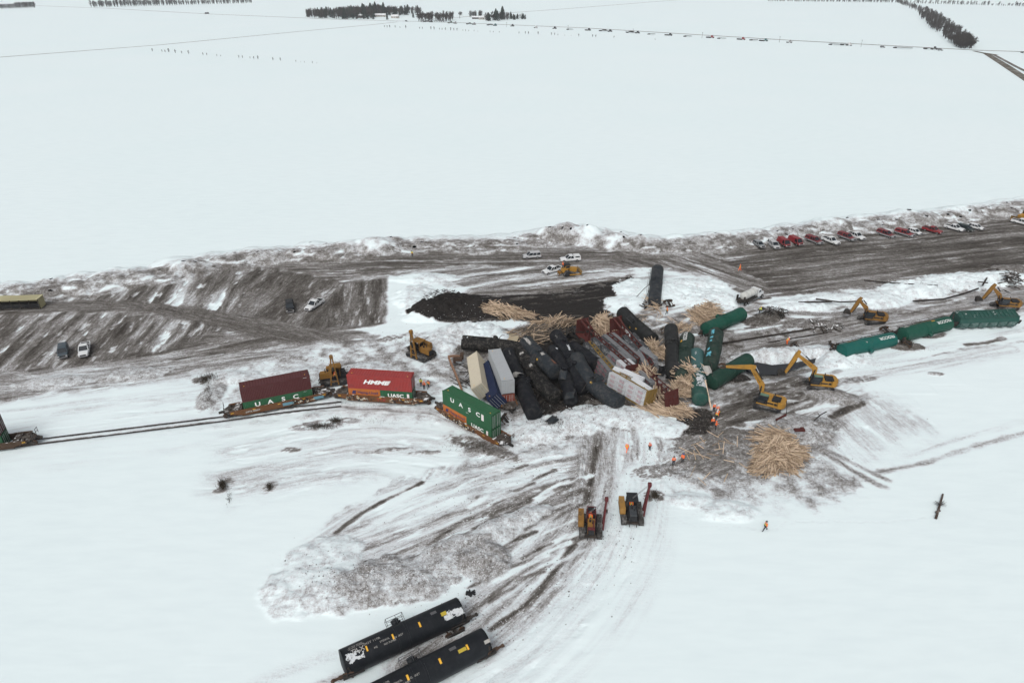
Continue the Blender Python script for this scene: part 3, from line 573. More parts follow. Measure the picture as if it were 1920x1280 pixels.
# ---------------------------------------------------------------- tank cars
def spine(pts, n=22):
    P = [pts[0]] + list(pts) + [pts[-1]]; out = []; m = len(pts) - 1
    for k in range(n + 1):
        u = m * k / n; i = min(int(u), m - 1); t = u - i; p0, p1, p2, p3 = P[i], P[i + 1], P[i + 2], P[i + 3]
        out.append(.5 * ((2 * p1) + (p2 - p0) * t + (2 * p0 - 5 * p1 + 4 * p2 - p3) * t * t + (3 * p1 - p0 - 3 * p2 + p3) * t ** 3))
    return out
def tank(label, pts, mat, r=1.6, roll=0, dents=(), group='tank cars piled up in the wreck', flat=.42, squash=None, seam=True, manway=True, rail=False, couple=(0, 0), stripes=False,
         texts=(), patches=(), crush=None, walk=False, name='tank_car', cone=False, ladder=False, band_mat=None, sill=False):
    """pts: world points of the axis. roll turns the car's own top (0 = up). dents: (where 0..1, angle deg, depth, reach)"""
    pts = [Vector(p) for p in pts]; M = frame(pts[0], pts[-1], roll); Mi = M.inverted(); t = thing(name, label, 'tank car', M, group)
    sp_ = spine([Mi @ p for p in pts], 40); N = 40; crush = (.05 if group.startswith('tank cars piled') else 0) if crush is None else crush; sd_ = len(label); L = sum((sp_[i + 1] - sp_[i]).length for i in range(len(sp_) - 1)); hd = flat; n = len(sp_) - 1
    def ring(c, x, rr, u):
        y = Vector((0, 0, 1)).cross(x).normalized() if abs(x.z) < .95 else Vector((0, 1, 0)); z = x.cross(y); o = []
        for i in range(N):
            a = 2 * math.pi * i / N; q = rr
            for (du, da, dep, reach) in dents:
                dd = math.hypot((u - du) * L / reach, math.atan2(math.sin(a - R(da)), math.cos(a - R(da))) * r / reach)
                if dd < 1: q -= dep * (1 - dd * dd) ** 2 * (rr / r)
            if crush: nz = float(fbm(np.array([u * 7 + sd_]), np.array([math.cos(a) * 1.1 + sd_ * .7 + math.sin(a)]), 3, sd_, .55)[0]); q *= 1 - crush * 2.6 * max(0, nz - .48) - crush * .5 * abs(math.sin(nz * 19))
            ky, kz = (squash or (1, 1)); o.append(c + y * q * math.sin(a) * ky + z * q * math.cos(a) * kz)
        return o
    rg = []; d0 = (sp_[1] - sp_[0]).normalized(); d1 = (sp_[-1] - sp_[-2]).normalized()
    for q in (.02, .3, .6, .82, .94, .99): rg.append(ring(sp_[0] + d0 * (hd * (1 - math.sqrt(1 - q * q))), d0, r * q, 0))
    for i, c in enumerate(sp_):
        x = (sp_[min(i + 1, n)] - sp_[max(i - 1, 0)]).normalized(); cc = c + (d0 * hd if i == 0 else -d1 * hd if i == n else Vector())
        rg.append(ring(cc, x, r, i / n))
    for q in (.99, .94, .82, .6, .3, .02): rg.append(ring(sp_[-1] - d1 * (hd * (1 - math.sqrt(1 - q * q))), d1, r * q, 1))
    b = MB(); b.rings(rg); b.build('tank_shell', mat, t)
    def P(u, a, k=1.0):     # point on the shell at u along, angle a (deg, 0 = the car's top, + = its left side)
        f = max(0, min(n - 1e-6, u * n)); i = int(f); w_ = f - i; c = sp_[i].lerp(sp_[i + 1], w_); x = (sp_[i + 1] - sp_[i]).normalized()
        y = Vector((0, 0, 1)).cross(x).normalized(); z = x.cross(y); ky, kz = (squash or (1, 1)); return c + y * r * k * math.sin(R(a)) * ky + z * r * k * math.cos(R(a)) * kz
    if seam:
        for uu in ((.46, .54) if seam is True else seam):
            q = MB(); A = [P(uu - .006, 360 * i / N, 1.022) for i in range(N)]; B_ = [P(uu + .006, 360 * i / N, 1.022) for i in range(N)]; A0 = [P(uu - .007, 360 * i / N, .99) for i in range(N)]; B0 = [P(uu + .007, 360 * i / N, .99) for i in range(N)]
            q.rings([A0, A, B_, B0], cap=False); q.build('band', band_mat or mat, t)
    if manway:
        q = MB(); c0, c1 = P(.5, 0, .97), P(.5, 0, 1.30); q.cyl(c0, c1, .48, .48, 16); q.cyl(P(.5, 0, 1.3), P(.5, 0, 1.36), .53, .5, 16); q.cyl(P(.53, 0, .97), P(.53, 0, 1.2), .2, n=10); mw = q.build('manway', band_mat or mat, t)
    if rail:
        q = MB(); k = 1.62
        for uu in (.435, .51, .565):
            for a in (-17, 17): q.beam(P(uu, a, 1.02), P(uu, a * .7, k), .05)
        q.path([P(.435, -12, k), P(.565, -12, k), P(.565, 12, k), P(.435, 12, k), P(.435, -12, k)], .05); q.path([P(.435, 14, 1.32), P(.565, 14, 1.32)], .04); q.path([P(.435, -14, 1.32), P(.565, -14, 1.32)], .04)
        q.build('platform_railing', flatc('railing_steel', (.05, .055, .06), .6), t)
        if ladder:
            q = MB()
            for a in (-30, -45, -60, -75, -90, -105): q.beam(P(.49, a, 1.08), P(.515, a, 1.08), .04)
            for uu in (.49, .515): q.path([P(uu, a, 1.08) for a in range(-15, -120, -10)], .05)
            q.build('ladder', DARK, t)
    if walk:
        q = MB()
        for a in (-6, 6): q.path([P(i / 12, walk + a, 1.10) for i in range(13)], .06)
        for i in range(13): q.beam(P(i / 12, walk - 6, 1.02), P(i / 12, walk - 6, 1.16), .06)
        q.path([P(i / 12, walk, 1.34) for i in range(13)], .045)
        for i in range(0, 13, 2): q.beam(P(i / 12, walk, 1.02), P(i / 12, walk, 1.34), .045)
        q.build('walkway_rail', DARK, t)
    if sill:
        for e, sg in ((0, 1), (1, -1)):
            q = MB(); a = P(e, 180, .85); d = d0 if e == 0 else -d1; q.beam(a + d * 2.2 + Vector((0, 0, -.1)), a - d * .3 + Vector((0, 0, -.1)), .6, .45)
            for s2 in (-1, 1): q.prism([(0, 0), (1.5, 0), (1.1, .9), (.4, .9)], 0, .05) if False else q.beam(a + d * .8 + Vector((0, s2 * .3, 0)), P(.05 if e == 0 else .95, 180 - s2 * 55, .98), .16, .5)
            q.build('stub_sill', DARK, t)
    for e in (0, 1):
        if couple[e]:
            x = sp_[0] if e == 0 else sp_[-1]; d = -d0 if e == 0 else d1; q = MB(); a = P(e, 180, .80)
            q.beam(a - d * .8, a + d * .7, .42, .4); q.beam(a + d * .6, a + d * 1.4, .26, .26); q.beam(a + d * 1.3 + Vector((0, -.25, 0)), a + d * 1.5 + Vector((0, .25, 0)), .3, .34)
            q.beam(a - d * .3 + Vector((0, -1.1, .2)), a - d * .3 + Vector((0, 1.1, .2)), .2, .16)
            for s2 in (-1, 1): q.beam(a - d * .3 + Vector((0, s2 * 1.1, .2)), a - d * .3 + Vector((0, s2 * 1.2, 1.1)), .06); q.beam(a + d * .2 + Vector((0, s2 * .5, .1)), a - d * .9 + Vector((0, s2 * .9, -.3)), .14)
            q.build('coupler', RUST if couple[e] == 2 else DARK, t)
    def quad(u0, u1, a0, a1, k=1.012, m=6):
        m = max(m, int(abs(a1 - a0) / 5)); q = []; fs = []
        for j in range(m + 1):
            a = a0 + (a1 - a0) * j / m; q += [P(u0, a, k), P(u1, a, k)]
        return q, [(2 * j, 2 * j + 2, 2 * j + 3, 2 * j + 1) for j in range(m)]
    if stripes:
        for u_ in stripes[1:]:
            q = MB(); q.add(*quad(u_ - .006, u_ + .006, stripes[0] - 11, stripes[0] + 11)); q.build('reflector_stripe', YELREF, t)
    for j_, (u0, u1, a0, a1, m_, nm) in enumerate(patches):
        q = MB()
        if nm in ('placard', 'clean_paint', 'stencil_block', 'pale_label'): q.add(*quad(u0, u1, a0, a1, 1.014))
        else:       # ragged outline
            nu, na = 26, 18; xx, yy = np.meshgrid(np.linspace(0, 1, nu), np.linspace(0, 1, na)); e = fbm(xx * 5 + j_ * 9 + u0 * 50, yy * 4 + j_, 4, 5 + j_, .65) - (np.maximum(np.abs(xx - .5), np.abs(yy - .5)) * 2) ** 3 * .35; pts_ = [P(u0 + (u1 - u0) * (i + .5) / nu + 0, a0 + (a1 - a0) * (j + .5) / na, 1.012) for j in range(na) for i in range(nu)]
            q.add(pts_, [(j * nu + i, j * nu + i + 1, (j + 1) * nu + i + 1, (j + 1) * nu + i) for j in range(na - 1) for i in range(nu - 1) if e[j, i] > .34])
        q.build(nm, m_, t)
    for (s, size, u, a, flip, m_, off) in texts:
        vs, fs = text2d(s, size, off); q = MB(); sg = (1 if a < 0 else -1) * (-1 if flip else 1)
        q.add([P(u + sg * v[0] / L, a + sg * math.degrees(v[1] / r), 1.016) for v in vs], fs); q.build('lettering', m_, t)
    return t
# ================================================================ rolling stock
GRN = paint('container_green', (.028, .105, .050), .55, .14, (.035, .045, .035), .45, fine=2); MAROON = paint('container_maroon', (.082, .026, .027), .5, .12, (.05, .03, .03), .3)
REDC = paint('container_red', (.29, .045, .042), .55, .1, (.10, .05, .05), .4, fine=2); ORC = paint('container_orange', (.42, .135, .035), .55, .1, (.1, .06, .04), .4)
CREAM = paint('container_cream', (.50, .455, .36), .55, .08, (.2, .17, .13), .3); NAVY = paint('container_navy', (.012, .02, .055), .5, .2, (.04, .04, .05), .3)
GREYC = paint('container_grey', (.34, .36, .375), .55, .1, (.15, .14, .13), .3); BRICK = paint('container_rust_red', (.19, .045, .03), .6, .25, (.3, .25, .22), .35)
BLUEL = flatc('navy_lettering', (.012, .02, .09), .6); REDL = flatc('red_lettering', (.35, .03, .03), .7); GRAF1 = flatc('graffiti_black', (.012, .014, .016), .7); GRAF2 = flatc('graffiti_cream', (.55, .50, .40), .7); GRAF3 = flatc('graffiti_blue', (.11, .24, .30), .7)
WELL = paint('well_car_brown', (.145, .068, .032), .7, .25, (.05, .035, .025), .5, snow=.12)
def dirv(az): return Vector((math.cos(R(az)), math.sin(R(az)), 0))
def well_car(label, p0, p1, ends=(1, 1), trucks=(1, 1), roll=0, mat=WELL, letter=(), floor_z=.42, tags=True):
    M = frame(p0, p1, roll); L = (Vector(p1) - Vector(p0)).length; t = thing('well_car', label, 'railcar', M, 'double stack well cars')
    z0 = 0.; h = L / 2; wi = 12.75 / 2
    for sy in (-1, 1):
        b = MB(); y = sy * 1.42
        b.prism([(-h + 1.2, .9), (-wi - .5, .55), (-wi, .28), (wi, .28), (wi + .5, .55), (h - 1.2, .9), (h - 1.2, 1.36), (-h + 1.2, 1.36)], y - .05, y + .05)
        b.box((0, y, 1.42), (L - 2.3, .22, .12)); b.box((0, y - sy * .1, .3), (2 * wi, .3, .14))
        for i in range(15): b.box((-wi + 2 * wi * i / 14, y + sy * .07, .8), (.09, .05, 1.0))
        o = b.build('side_wall', mat, t)
        if sy < 0:
            for (kind, x0, x1) in letter:
                rnd = random.Random(int(x0 * 10 + 500))
                if kind == 'graffiti':
                    for j in range(int((x1 - x0) * 13)):
                        q = MB(); xx = rnd.uniform(x0, x1); dx = rnd.uniform(-.45, .35); zz = rnd.uniform(.5, 1.2); q.beam((xx, y - .13 - .004 * (j % 9), zz), (xx + dx, y - .13 - .004 * (j % 9), zz + rnd.uniform(-.4, .4)), .006, rnd.choice([.06, .12, .2])); m_ = [GRAF1, GRAF2, GRAF1][j % 3]; CH.setdefault((id(o), m_.name), [o, m_, MB()])[2].add(q.v, q.f)
                elif kind == 'blue': q = MB(); q.box(((x0 + x1) / 2, y - .106, .85), (x1 - x0, .015, .62)); q.build('graffiti', GRAF3, o)
                else: q = MB(); flat_text(q, kind, x1, (x0, y - .115, .86), (1, 0, 0), (0, 0, 1), .012); q.build('lettering', REDL if kind == 'TTX' else flatc('dull_white', (.5, .5, .48)), o)
                for k in [k for k in CH if k[0] == id(o)]: oo, m_, q = CH.pop(k); q.build('graffiti', m_, oo)
            for x in (-h + 1.6, -wi + 2, 0, wi - 2, h - 1.6): q = MB(); q.box((x, y - .108, 1.2), (.5, .02, .11)); q.build('reflector_stripe', YELREF, o)
    b = MB(); b.box((0, 0, .26), (2 * wi, .5, .1))
    for i in range(7): b.box((-wi + 2 * wi * i / 6, 0, .24), (.35, 2.8, .14))
    b.build('floor_frame', DARK, t)
    for e, sg in ((0, -1), (1, 1)):
        b = MB(); b.box((sg * (wi + .12), 0, .95), (.22, 2.7, .9))
        b.prism([(sg * (wi + .2), -1.4), (sg * (h - 1.1), -1.4), (sg * (h - .2), -.5), (sg * (h - .2), .5), (sg * (h - 1.1), 1.4), (sg * (wi + .2), 1.4)], 1.08, 1.2, 'xy')
        b.box((sg * (wi + 1.5), 0, 1.3), (1.9, .55, .2)); b.box((sg * (wi + .7), 0, 1.36), (.7, 2.3, .25)); b.box((sg * (h - 1.3), .9, 1.35), (.5, .5, .3)); b.box((sg * (h - 1.9), -.8, 1.33), (.4, .7, .22))
        b.build('end_platform', paint('platform_grime', (.06, .05, .042), .8, .4, (.2, .19, .18), .4, snow=.2), t)
        if ends[e]:
            b = MB(); b.box((sg * (h - .1), 0, 1.0), (.9, .4, .35)); b.box((sg * (h + .45), 0, .95), (.5, .3, .36)); b.build('coupler', DARK, t)
        if ends[e] == 2:
            b = MB()
            for yy in (-1.35, -.8, .5, 1.3): b.beam((sg * (h - .3), yy, 1.2), (sg * (h - .3), yy, 2.3), .06)
            b.path([(sg * (h - .3), -1.35, 2.3), (sg * (h - .3), -.8, 2.3)], .06); b.path([(sg * (h - .3), .5, 2.25), (sg * (h - .3), 1.3, 2.25)], .06); b.path([(sg * (h - .3), -1.35, 1.7), (sg * (h - .3), 1.3, 1.7)], .05); b.build('handrail', DARK, t)
        if trucks[e]: bogie(t, Matrix.Translation((sg * (h - 1.3), 0, .02)))
    return t, M
def stack_at(M, x, z): return M @ Matrix.Translation((x, 0, z))
ZC = -.02
def lab(p, z): return at(p[0], p[1], z)
# car at the left edge
dT = (at(395, 790) - at(80, 828)).normalized()
e0 = at(72, 822, .9); p1 = Vector((e0.x, e0.y, .25)); p0 = p1 - dT * 19.6
well_car('soot-dark well car standing on the track at the left edge of the photo', p0, p1, (1, 2), (1, 1), mat=paint('well_car_dark', (.07, .045, .03), .75, .3, (.03, .03, .03), .5, snow=.15), letter=())
M = frame(p0, p1)
container('dark maroon container on top of the stack cut by the left edge', stack_at(M, -1.0, ZC + .2 + 2.62), 12.19, 2.9, MAROON)
container('green container under the maroon one at the left edge', stack_at(M, -1.0, ZC + .2), 12.19, 2.59, GRN, [('SE', .5, 4.6, 1.2, -1, WHITE, 0, 0, 1)])
# first standing unit
c0, c1 = lab((448.1, 723.4), 5.9), lab((578.4, 698.3), 5.9); d = (c1 - c0).normalized(); mid = (c0 + c1) / 2; mid.z = .25
p0, p1 = mid - d * 9.9, mid + d * 8.7; e = (mid + d * 9.6)
M1 = frame(mid - d * 9.7, mid + d * 9.7)
well_car('brown well car on the rails carrying a maroon container over a green one', mid - d * 9.7, mid + d * 9.7, (2, 1), (1, 1), letter=[('DTTX 755017', -4.6, .42), ('blue', .6, 2.6), ('graffiti', 2.2, 6.3), ('blue', 6.2, 8.0)])
container('dark maroon container stacked on a green one on the standing well car', stack_at(M1, 0, ZC + .2 + 2.62), 12.19, 2.9, MAROON, [('HLBU 045', .16, 5.2, 2.6, -1, WHITE, 0, 0, 1)])
container('green container lettered U A S C under the maroon one', stack_at(M1, 0, ZC + .2), 12.19, 2.59, GRN, [('U', 1.2, -3.6, 1.7, -1, WHITE, .03, 0, 1.2), ('A', 1.2, -1.4, 1.7, -1, WHITE, .03, 0, 1.2), ('S', 1.2, .9, 1.7, -1, WHITE, .03, 0, 1.2), ('C', 1.2, 3.1, 1.7, -1, WHITE, .03, 0, 1.2), ('UASU 1', .18, 4.9, 2.35, -1, WHITE, 0, 0, 1)])
# second unit
c0, c1 = lab((652.6, 696.1), 5.9), lab((774.2, 704), 5.9); d = (c1 - c0).normalized(); mid = (c0 + c1) / 2; mid.z = .25
M2 = frame(mid - d * 9.4, mid + d * 9.4)
well_car('brown well car with red lettering and graffiti under the red container', mid - d * 9.4, mid + d * 9.4, (1, 1), (1, 1), letter=[('graffiti', -6.6, -1.3), ('TTX', .2, .9), ('graffiti', 1.8, 7.4)])
hm = container('bright red container with white lettering on the middle well car', stack_at(M2, 0, ZC + .2 + 2.62), 12.19, 2.9, REDC, [('HMM', 1.15, -.9, 1.6, -1, WHITE, .05, .35, 1.5), ('HMMU', .16, -.3, 2.7, 1, WHITE, 0, 0, 1)])
q = MB()
for k in range(4): q.beam((1.0 + k * .12, -1.235, 1.2 + k * .24), (1.75 + k * .16, -1.235, 1.3 + k * .24), .02, .16)
q.beam((1.0, -1.233, 1.15), (1.45, -1.233, 2.05), .02, .22); q.build('emblem', WHITE, hm)
hl = container('short orange container under the red one, at its left half', stack_at(M2, -3.06, ZC + .2), 6.05, 2.59, ORC, [('Hapag-Lloyd', .75, .7, 1.8, -1, BLUEL, .012, 0, 1.05)], doors=False)
q = MB(); q.prism([(-2.4, 1.5), (-2.15, 2.15), (-1.45, 2.15), (-1.6, 1.92), (-2.0, 1.9), (-1.6, 1.8), (-1.65, 1.5)], -1.245, -1.225); q.build('emblem', BLUEL, hl)
ug = container('short green container under the red one, at its right half', stack_at(M2, 3.06, ZC + .2), 6.05, 2.59, GRN, [('UASC', 1.05, -.1, 1.6, -1, WHITE, .03, 0, 1.15)])
def ua_box(o, x, z, s=1.):
    q = MB(); q.box((x, -1.232, z), (.42 * s, .02, .95 * s)); e = q.build('emblem', WHITE, o); q = MB()
    for i in range(5): q.box((x, -1.244, z - .36 * s + i * .18 * s), (.34 * s, .01, .03))
    q.build('emblem_bars', REDL, e)
ua_box(ug, 2.25, 1.65)
# third unit, off the rails and slewed
c0, c1 = lab((836.9, 726.9), 5.1), lab((931.4, 777.6), 5.1); d = (c1 - c0).normalized(); mid = (c0 + c1) / 2; mid.z = -.45; d.z = 0; d.normalize()
M3 = frame(mid - d * 9.2, mid + d * 9.8)
M3.translation = mid
well_car('brown well car slewed off the track under two green containers', mid - d * 9.0, mid + d * 9.4, (1, 2), (1, 0), letter=[('graffiti', -6.5, 2.2)])
M3 = frame(mid - d * 9.2, mid + d * 9.2)
g3 = container('upper green container with big spaced white letters on the slewed well car', stack_at(M3, 0, ZC + .2 + 2.62), 12.19, 2.9, GRN, [('U', 1.15, -3.5, 1.9, -1, WHITE, .03, 0, 1.25), ('A', 1.15, -1.3, 1.9, -1, WHITE, .03, 0, 1.25), ('S', 1.15, .9, 1.9, -1, WHITE, .03, 0, 1.25), ('C', 1.15, 3.0, 1.9, -1, WHITE, .03, 0, 1.25), ('UASU 2', .2, .3, 1.0, -1, WHITE, 0, 0, 1)]); ua_box(g3, 4.1, 1.75, 1.3)
h3 = container('orange container squeezed under the green one on the slewed well car', stack_at(M3, -3.06, ZC + .2), 6.05, 2.59, ORC, [('Hapag-Lloyd', .75, .7, 1.75, -1, BLUEL, .012, 0, 1.05)], doors=False)
q = MB(); q.prism([(-2.4, 1.45), (-2.15, 2.1), (-1.45, 2.1), (-1.6, 1.87), (-2.0, 1.85), (-1.6, 1.75), (-1.65, 1.45)], -1.245, -1.225); q.build('emblem', BLUEL, h3)
g4 = container('lower green container at the right end of the slewed well car', stack_at(M3, 3.06, ZC + .2), 6.05, 2.59, GRN, [('UASC', 1.05, -.3, 1.6, -1, WHITE, .03, 0, 1.15)]); ua_box(g4, 2.1, 1.6)
# thrown containers
def cpl(pa, pb, z, roll, L=12.19):
    a, b = at(*pa, z), at(*pb, z); m = frame(a, b, roll); return m
M = cpl((891, 667), (903, 741), 3.1, 33) @ Matrix.Translation((0, 0, -1.45)); container('cream container tipped on one edge against a navy one', M, 12.19, 2.9, CREAM, dmat=paint('cream_doors', (.36, .34, .27), .6, .2))
M = cpl((912, 682), (935, 762), 2.2, 38) @ Matrix.Translation((0, 0, -1.45)); nv = container('dark navy container wedged between the cream and the grey ones', M, 12.19, 2.9, NAVY, [('CMA', .6, 4, 1.5, -1, YELREF, .01, 0, 1)])
a, b = at(926, 652, 5.9), at(953.5, 715, 5.9); M = frame(a, b, 0); Mg = M @ Matrix.Translation((0, 0, -2.9)); container('light grey ribbed container lying level beside the black tank cars', Mg, 12.19, 2.9, GREYC)
container('rust-red container under the end of the light grey one', M @ Matrix.Translation((0, 0, -5.6)), 12.19, 2.65, BRICK)
well_car('wrecked brown well car under the grey and rust-red containers', (M @ Matrix.Translation((0, 0, -5.9))) @ Vector((-9, 0, 0)), (M @ Matrix.Translation((0, 0, -5.9))) @ Vector((8.6, 0, 0)), (1, 1), (0, 0), letter=())
# bent side frame left of the cream container
t = thing('torn_side_frame', 'long bent brown steel frame lying left of the cream container', 'wreckage', at(853, 700, .3)); o0 = at(853, 700, .3)
b = MB(); P_ = [at(866, 731, .6) - o0, at(853, 698, .8) - o0, at(845, 680, 1.2) - o0, at(841, 668, 1.4) - o0]; b.path(P_, .35, .5); b.path([P_[3], at(851, 667, 1.4) - o0, at(868, 668, 1.0) - o0], .4, .4); b.build('side_beam', paint('frame_tan', (.24, .14, .09), .75, .3), t)
b = MB(); b.box(at(858, 673, 1.2) - o0, (1.8, .6, .7)); b.box(at(866, 667, 1.3) - o0, (.7, 1.2, 1.1)); b.box(at(852, 677, .7) - o0, (.5, .4, .9)); b.build('bracket', RUST, t)
rr = random.Random(5); b = MB()
for i in range(16): a = at(rr.uniform(850, 885), rr.uniform(680, 735), .4); b.beam(a - o0, a + Vector((rr.uniform(-3, 3), rr.uniform(-3, 3), rr.uniform(-.2, .5))) - o0, .12)
b.build('bars', DARK, t)
# ---------------------------------------------------------------- tank cars of the pile
TBLK = paint('tank_black', (.009, .010, .013), .6, .3, (.045, .043, .04), .65, fine=2.2); TBLK2 = paint('tank_sooty', (.010, .010, .010), .7, .4, (.085, .077, .068), .8, fine=3, scale=1.3); TGRY = paint('tank_slate', (.022, .027, .032), .55, .25, (.08, .072, .064), .6, fine=2.5)
TGRN = paint('tank_green', (.010, .070, .048), .5, .25, (.035, .045, .035), .45); TTEAL = paint('tank_teal', (.008, .092, .078), .45, .18, (.04, .06, .05), .4); TDG = paint('tank_dark_green', (.018, .036, .028), .5, .25, (.08, .08, .07), .4); TBG = paint('tank_blue_green', (.045, .11, .108), .5, .15, (.1, .1, .1), .3); TSN = paint('tank_green_snowy', (.022, .075, .062), .5, .2, (.1, .1, .09), .45)
BARE = paint('scraped_patch', (.38, .37, .35), .7, .3, (.08, .08, .08), .5); PATCHW = paint('snow_patch', (.58, .61, .63), .85, .3, (.05, .05, .055), .8, fine=5, scale=2)
def A(px, py, z=1.6): return at(px, py, z)
YP = flatc('faded_yellow_mark', (.50, .30, .04), .6)
tank('black tank car lying crosswise behind the grey container, white scrapes on its side', [A(866, 641.5, 1.9), A(925, 647, 1.9), A(984, 655, 2.0)], TBLK2, 1.6, -60, [(.86, -60, .35, 2.0), (.95, -110, .4, 2)], patches=[(.12, .15, -85, -66, PATCHW, 'scrape'), (.03, .05, -100, -80, PATCHW, 'scrape'), (.36, .40, -30, -20, YP, 'placard'), (.62, .66, -38, -30, YP, 'placard'), (.14, .15, -55, -45, YP, 'placard')])
tank('long black tank car bent in the middle, beside the grey container', [A(953, 662, 1.8), A(963, 690, 1.7), A(979, 724, 1.6), A(992, 755, 1.5), A(1003, 778, 1.4)], TBLK, 1.62, -40, [(.45, -80, .45, 1.8)], flat=.3, texts=[('TILX 3401', .34, .12, -45, False, BARE, 0), ('DOT 117', .4, .97, 20, False, BARE, 0)], patches=[(.40, .46, -70, -45, BARE, 'scrape'), (.30, .32, 28, 40, YP, 'placard'), (.64, .66, 28, 38, YP, 'placard')])
tank('soot-streaked tank car with pale fibres stuck along it, right of the bent one', [A(977, 655, 2.2), A(992, 686, 1.9), A(1018, 722, 1.7), A(1044, 746, 1.5)], TBLK2, 1.6, 20, [(.3, -20, .5, 2.2), (.72, 40, .3, 1.6)], flat=.35, patches=[(.95, .98, 60, 80, YP, 'placard'), (.4, .47, -10, 20, BARE, 'scrape'), (.18, .22, -30, 10, BARE, 'scrape')])
tank('slate tank car with a rust stain and pale panels lying on top of its neighbours', [A(985, 640, 3.6), A(1013, 670, 3.5), A(1041, 699, 3.3)], TGRY, 1.55, 10, [(.5, 10, .12, 2)], patches=[(.05, .30, -25, 5, BARE, 'pale_panel'), (.45, .62, -12, 22, BARE, 'pale_panel'), (.58, .61, -62, -48, YP, 'placard'), (.74, .9, 20, 45, paint('rust_stain', (.22, .09, .05), .8, .3), 'rust_stain')])
tank('narrow crushed black tank car half hidden in the middle of the pile', [A(1037, 655, 2.6), A(1052, 688, 2.6), A(1062, 715, 1.8), A(1071, 752, 1.5)], TBLK, 1.42, 0, [(.35, 0, .4, 2), (.5, 60, .5, 1.5)], manway=True, texts=[('UTLX', .3, .88, 35, False, BARE, 0)], patches=[(.10, .14, 0, 20, PATCHW, 'scrape')])
tank('black tank car leaning over the crushed one, snow frozen on its side', [A(1042, 628, 3.2), A(1057, 650, 3.2), A(1070, 676, 2.6)], TBLK, 1.5, 0, [(.8, 0, .25, 1.6)], texts=[('NATX', .35, .3, -35, False, BARE, 0)], patches=[(.62, .82, -5, 22, PATCHW, 'snow_crust')], seam=(.3,))
tank('black tank car with a white number running down its flank, centre of the pile', [A(1066, 668, 2.4), A(1076, 695, 2.1), A(1090, 730, 1.6)], TBLK, 1.58, 0, [(.2, -30, .3, 1.6)], texts=[('PROX 77310', .62, .5, 42, True, WHITE, .01)])
tank('tank car folded in the middle, upper half flattened, lower half slate grey', [A(1081, 668, 3.4), A(1096, 697, 3.0), A(1112, 720, 2.2), A(1136, 740, 1.7), A(1164, 757, 1.5)], TGRY, 1.62, -15, [(.12, 0, .5, 3.2), (.48, -10, .5, 2.0), (.3, 20, .3, 2)], patches=[(.70, .78, 5, 25, PATCHW, 'snow_crust'), (.86, .88, 5, 18, PATCHW, 'snow_crust'), (.52, .55, -62, -50, YP, 'placard')])
tank('short end of a black tank car sticking out behind the folded one', [A(1072, 650, 2.2), A(1095, 666, 2.1), A(1119, 684, 2.0)], TBLK, 1.5, 0, [(.2, 0, .3, 2)], manway=False)
tank('black tank car with its platform showing, north of the lumber cars', [A(1167, 586, 1.6), A(1192, 611, 1.6), A(1224, 638, 1.5)], paint('tank_charcoal', (.018, .019, .019), .55, .25, (.05, .048, .045), .4), 1.62, 35, rail=True, patches=[(.5, .53, -60, -48, YP, 'placard'), (.64, .67, -30, -22, YP, 'placard')], walk=48)
tank('black tank car lying almost end-on to the view beside the dark green one', [A(1258, 616, 1.7), A(1260, 650, 1.6), A(1262, 700, 1.5)], paint('tank_charcoal'  , (.028, .029, .029)), 1.55, 0, [(.35, -60, .2, 1.8)], couple=(1, 0))
tank('dark green tank car with white lettering and an orange mark near its far end', [A(1289, 633, 1.7), A(1284, 665, 1.6), A(1279, 710, 1.5)], TDG, 1.58, 10, [(.5, 0, .12, 2)], texts=[('PROCOR', 1.15, .17, -8, False, WHITE, .02), ('UTLX 12', .5, .14, -36, False, BARE, .0)], patches=[(.27, .32, -42, -27, YELREF, 'placard')])
tank('blue-green tank car under boards and snow, nearest the group in orange vests', [A(1306, 664, 1.6), A(1308, 700, 1.5), A(1313, 750, 1.5)], TSN, 1.55, 0, texts=[('PROX', .5, .18, -15, False, WHITE, 0)], patches=[(.0, .42, -75, 80, TBG, 'clean_paint'), (.42, .60, -60, 40, PATCHW, 'snow_crust'), (.62, .84, -40, 60, PATCHW, 'snow_crust')], band_mat=TBG, seam=(.3, .62))
tank('crumpled green tank car with pale blue graffiti standing across the others', [A(1343, 624, 3.0), A(1338, 655, 2.6), A(1330, 692, 2.0)], paint('tank_crumpled_green', (.020, .040, .032), .6, .4, (.055, .045, .035), .7), 1.6, 0, [(.35, 40, .6, 1.8), (.7, 20, .6, 1.8), (.1, 30, .4, 1.6), (.92, -20, .5, 1.6)], manway=False,
     patches=[(.10, .28, -42, -12, flatc('graffiti_sky', (.12, .42, .52), .7), 'graffiti'), (.31, .36, -48, -15, flatc('graffiti_sky', (.1, .4, .5)), 'graffiti'), (.39, .47, -44, -20, flatc('graffiti_sky', (.1, .4, .5)), 'graffiti'), (.60, .66, -50, -25, flatc('graffiti_sky', (.1, .4, .5)), 'graffiti'), (.69, .80, -48, -8, flatc('graffiti_sky', (.1, .4, .5)), 'graffiti')])
tank('bright green tank car lying askew with its underside fittings toward the fuel truck', [A(1323, 618, 1.7), A(1357, 603, 1.7), A(1391, 588, 1.7)], TGRN, 1.62, -70, [(.45, -70, .12, 2.5)], couple=(1, 0), patches=[(.55, .58, -48, -38, YELREF, 'placard')], manway=True)
tank('dark green tank car under the reaching excavator arm, front end in the ditch', [A(1333, 717, 1.5), A(1366, 697, 1.6), A(1403, 675, 1.7)], paint('tank_mid_green', (.014, .048, .034), .5, .25, (.03, .03, .025), .5), 1.62, 60, [(.62, -30, .15, 2.4)], manway=False)
RSTK = paint('rust_streaks', (.17, .12, .06), .8, .4, (.02, .06, .05), .8, scale=2)
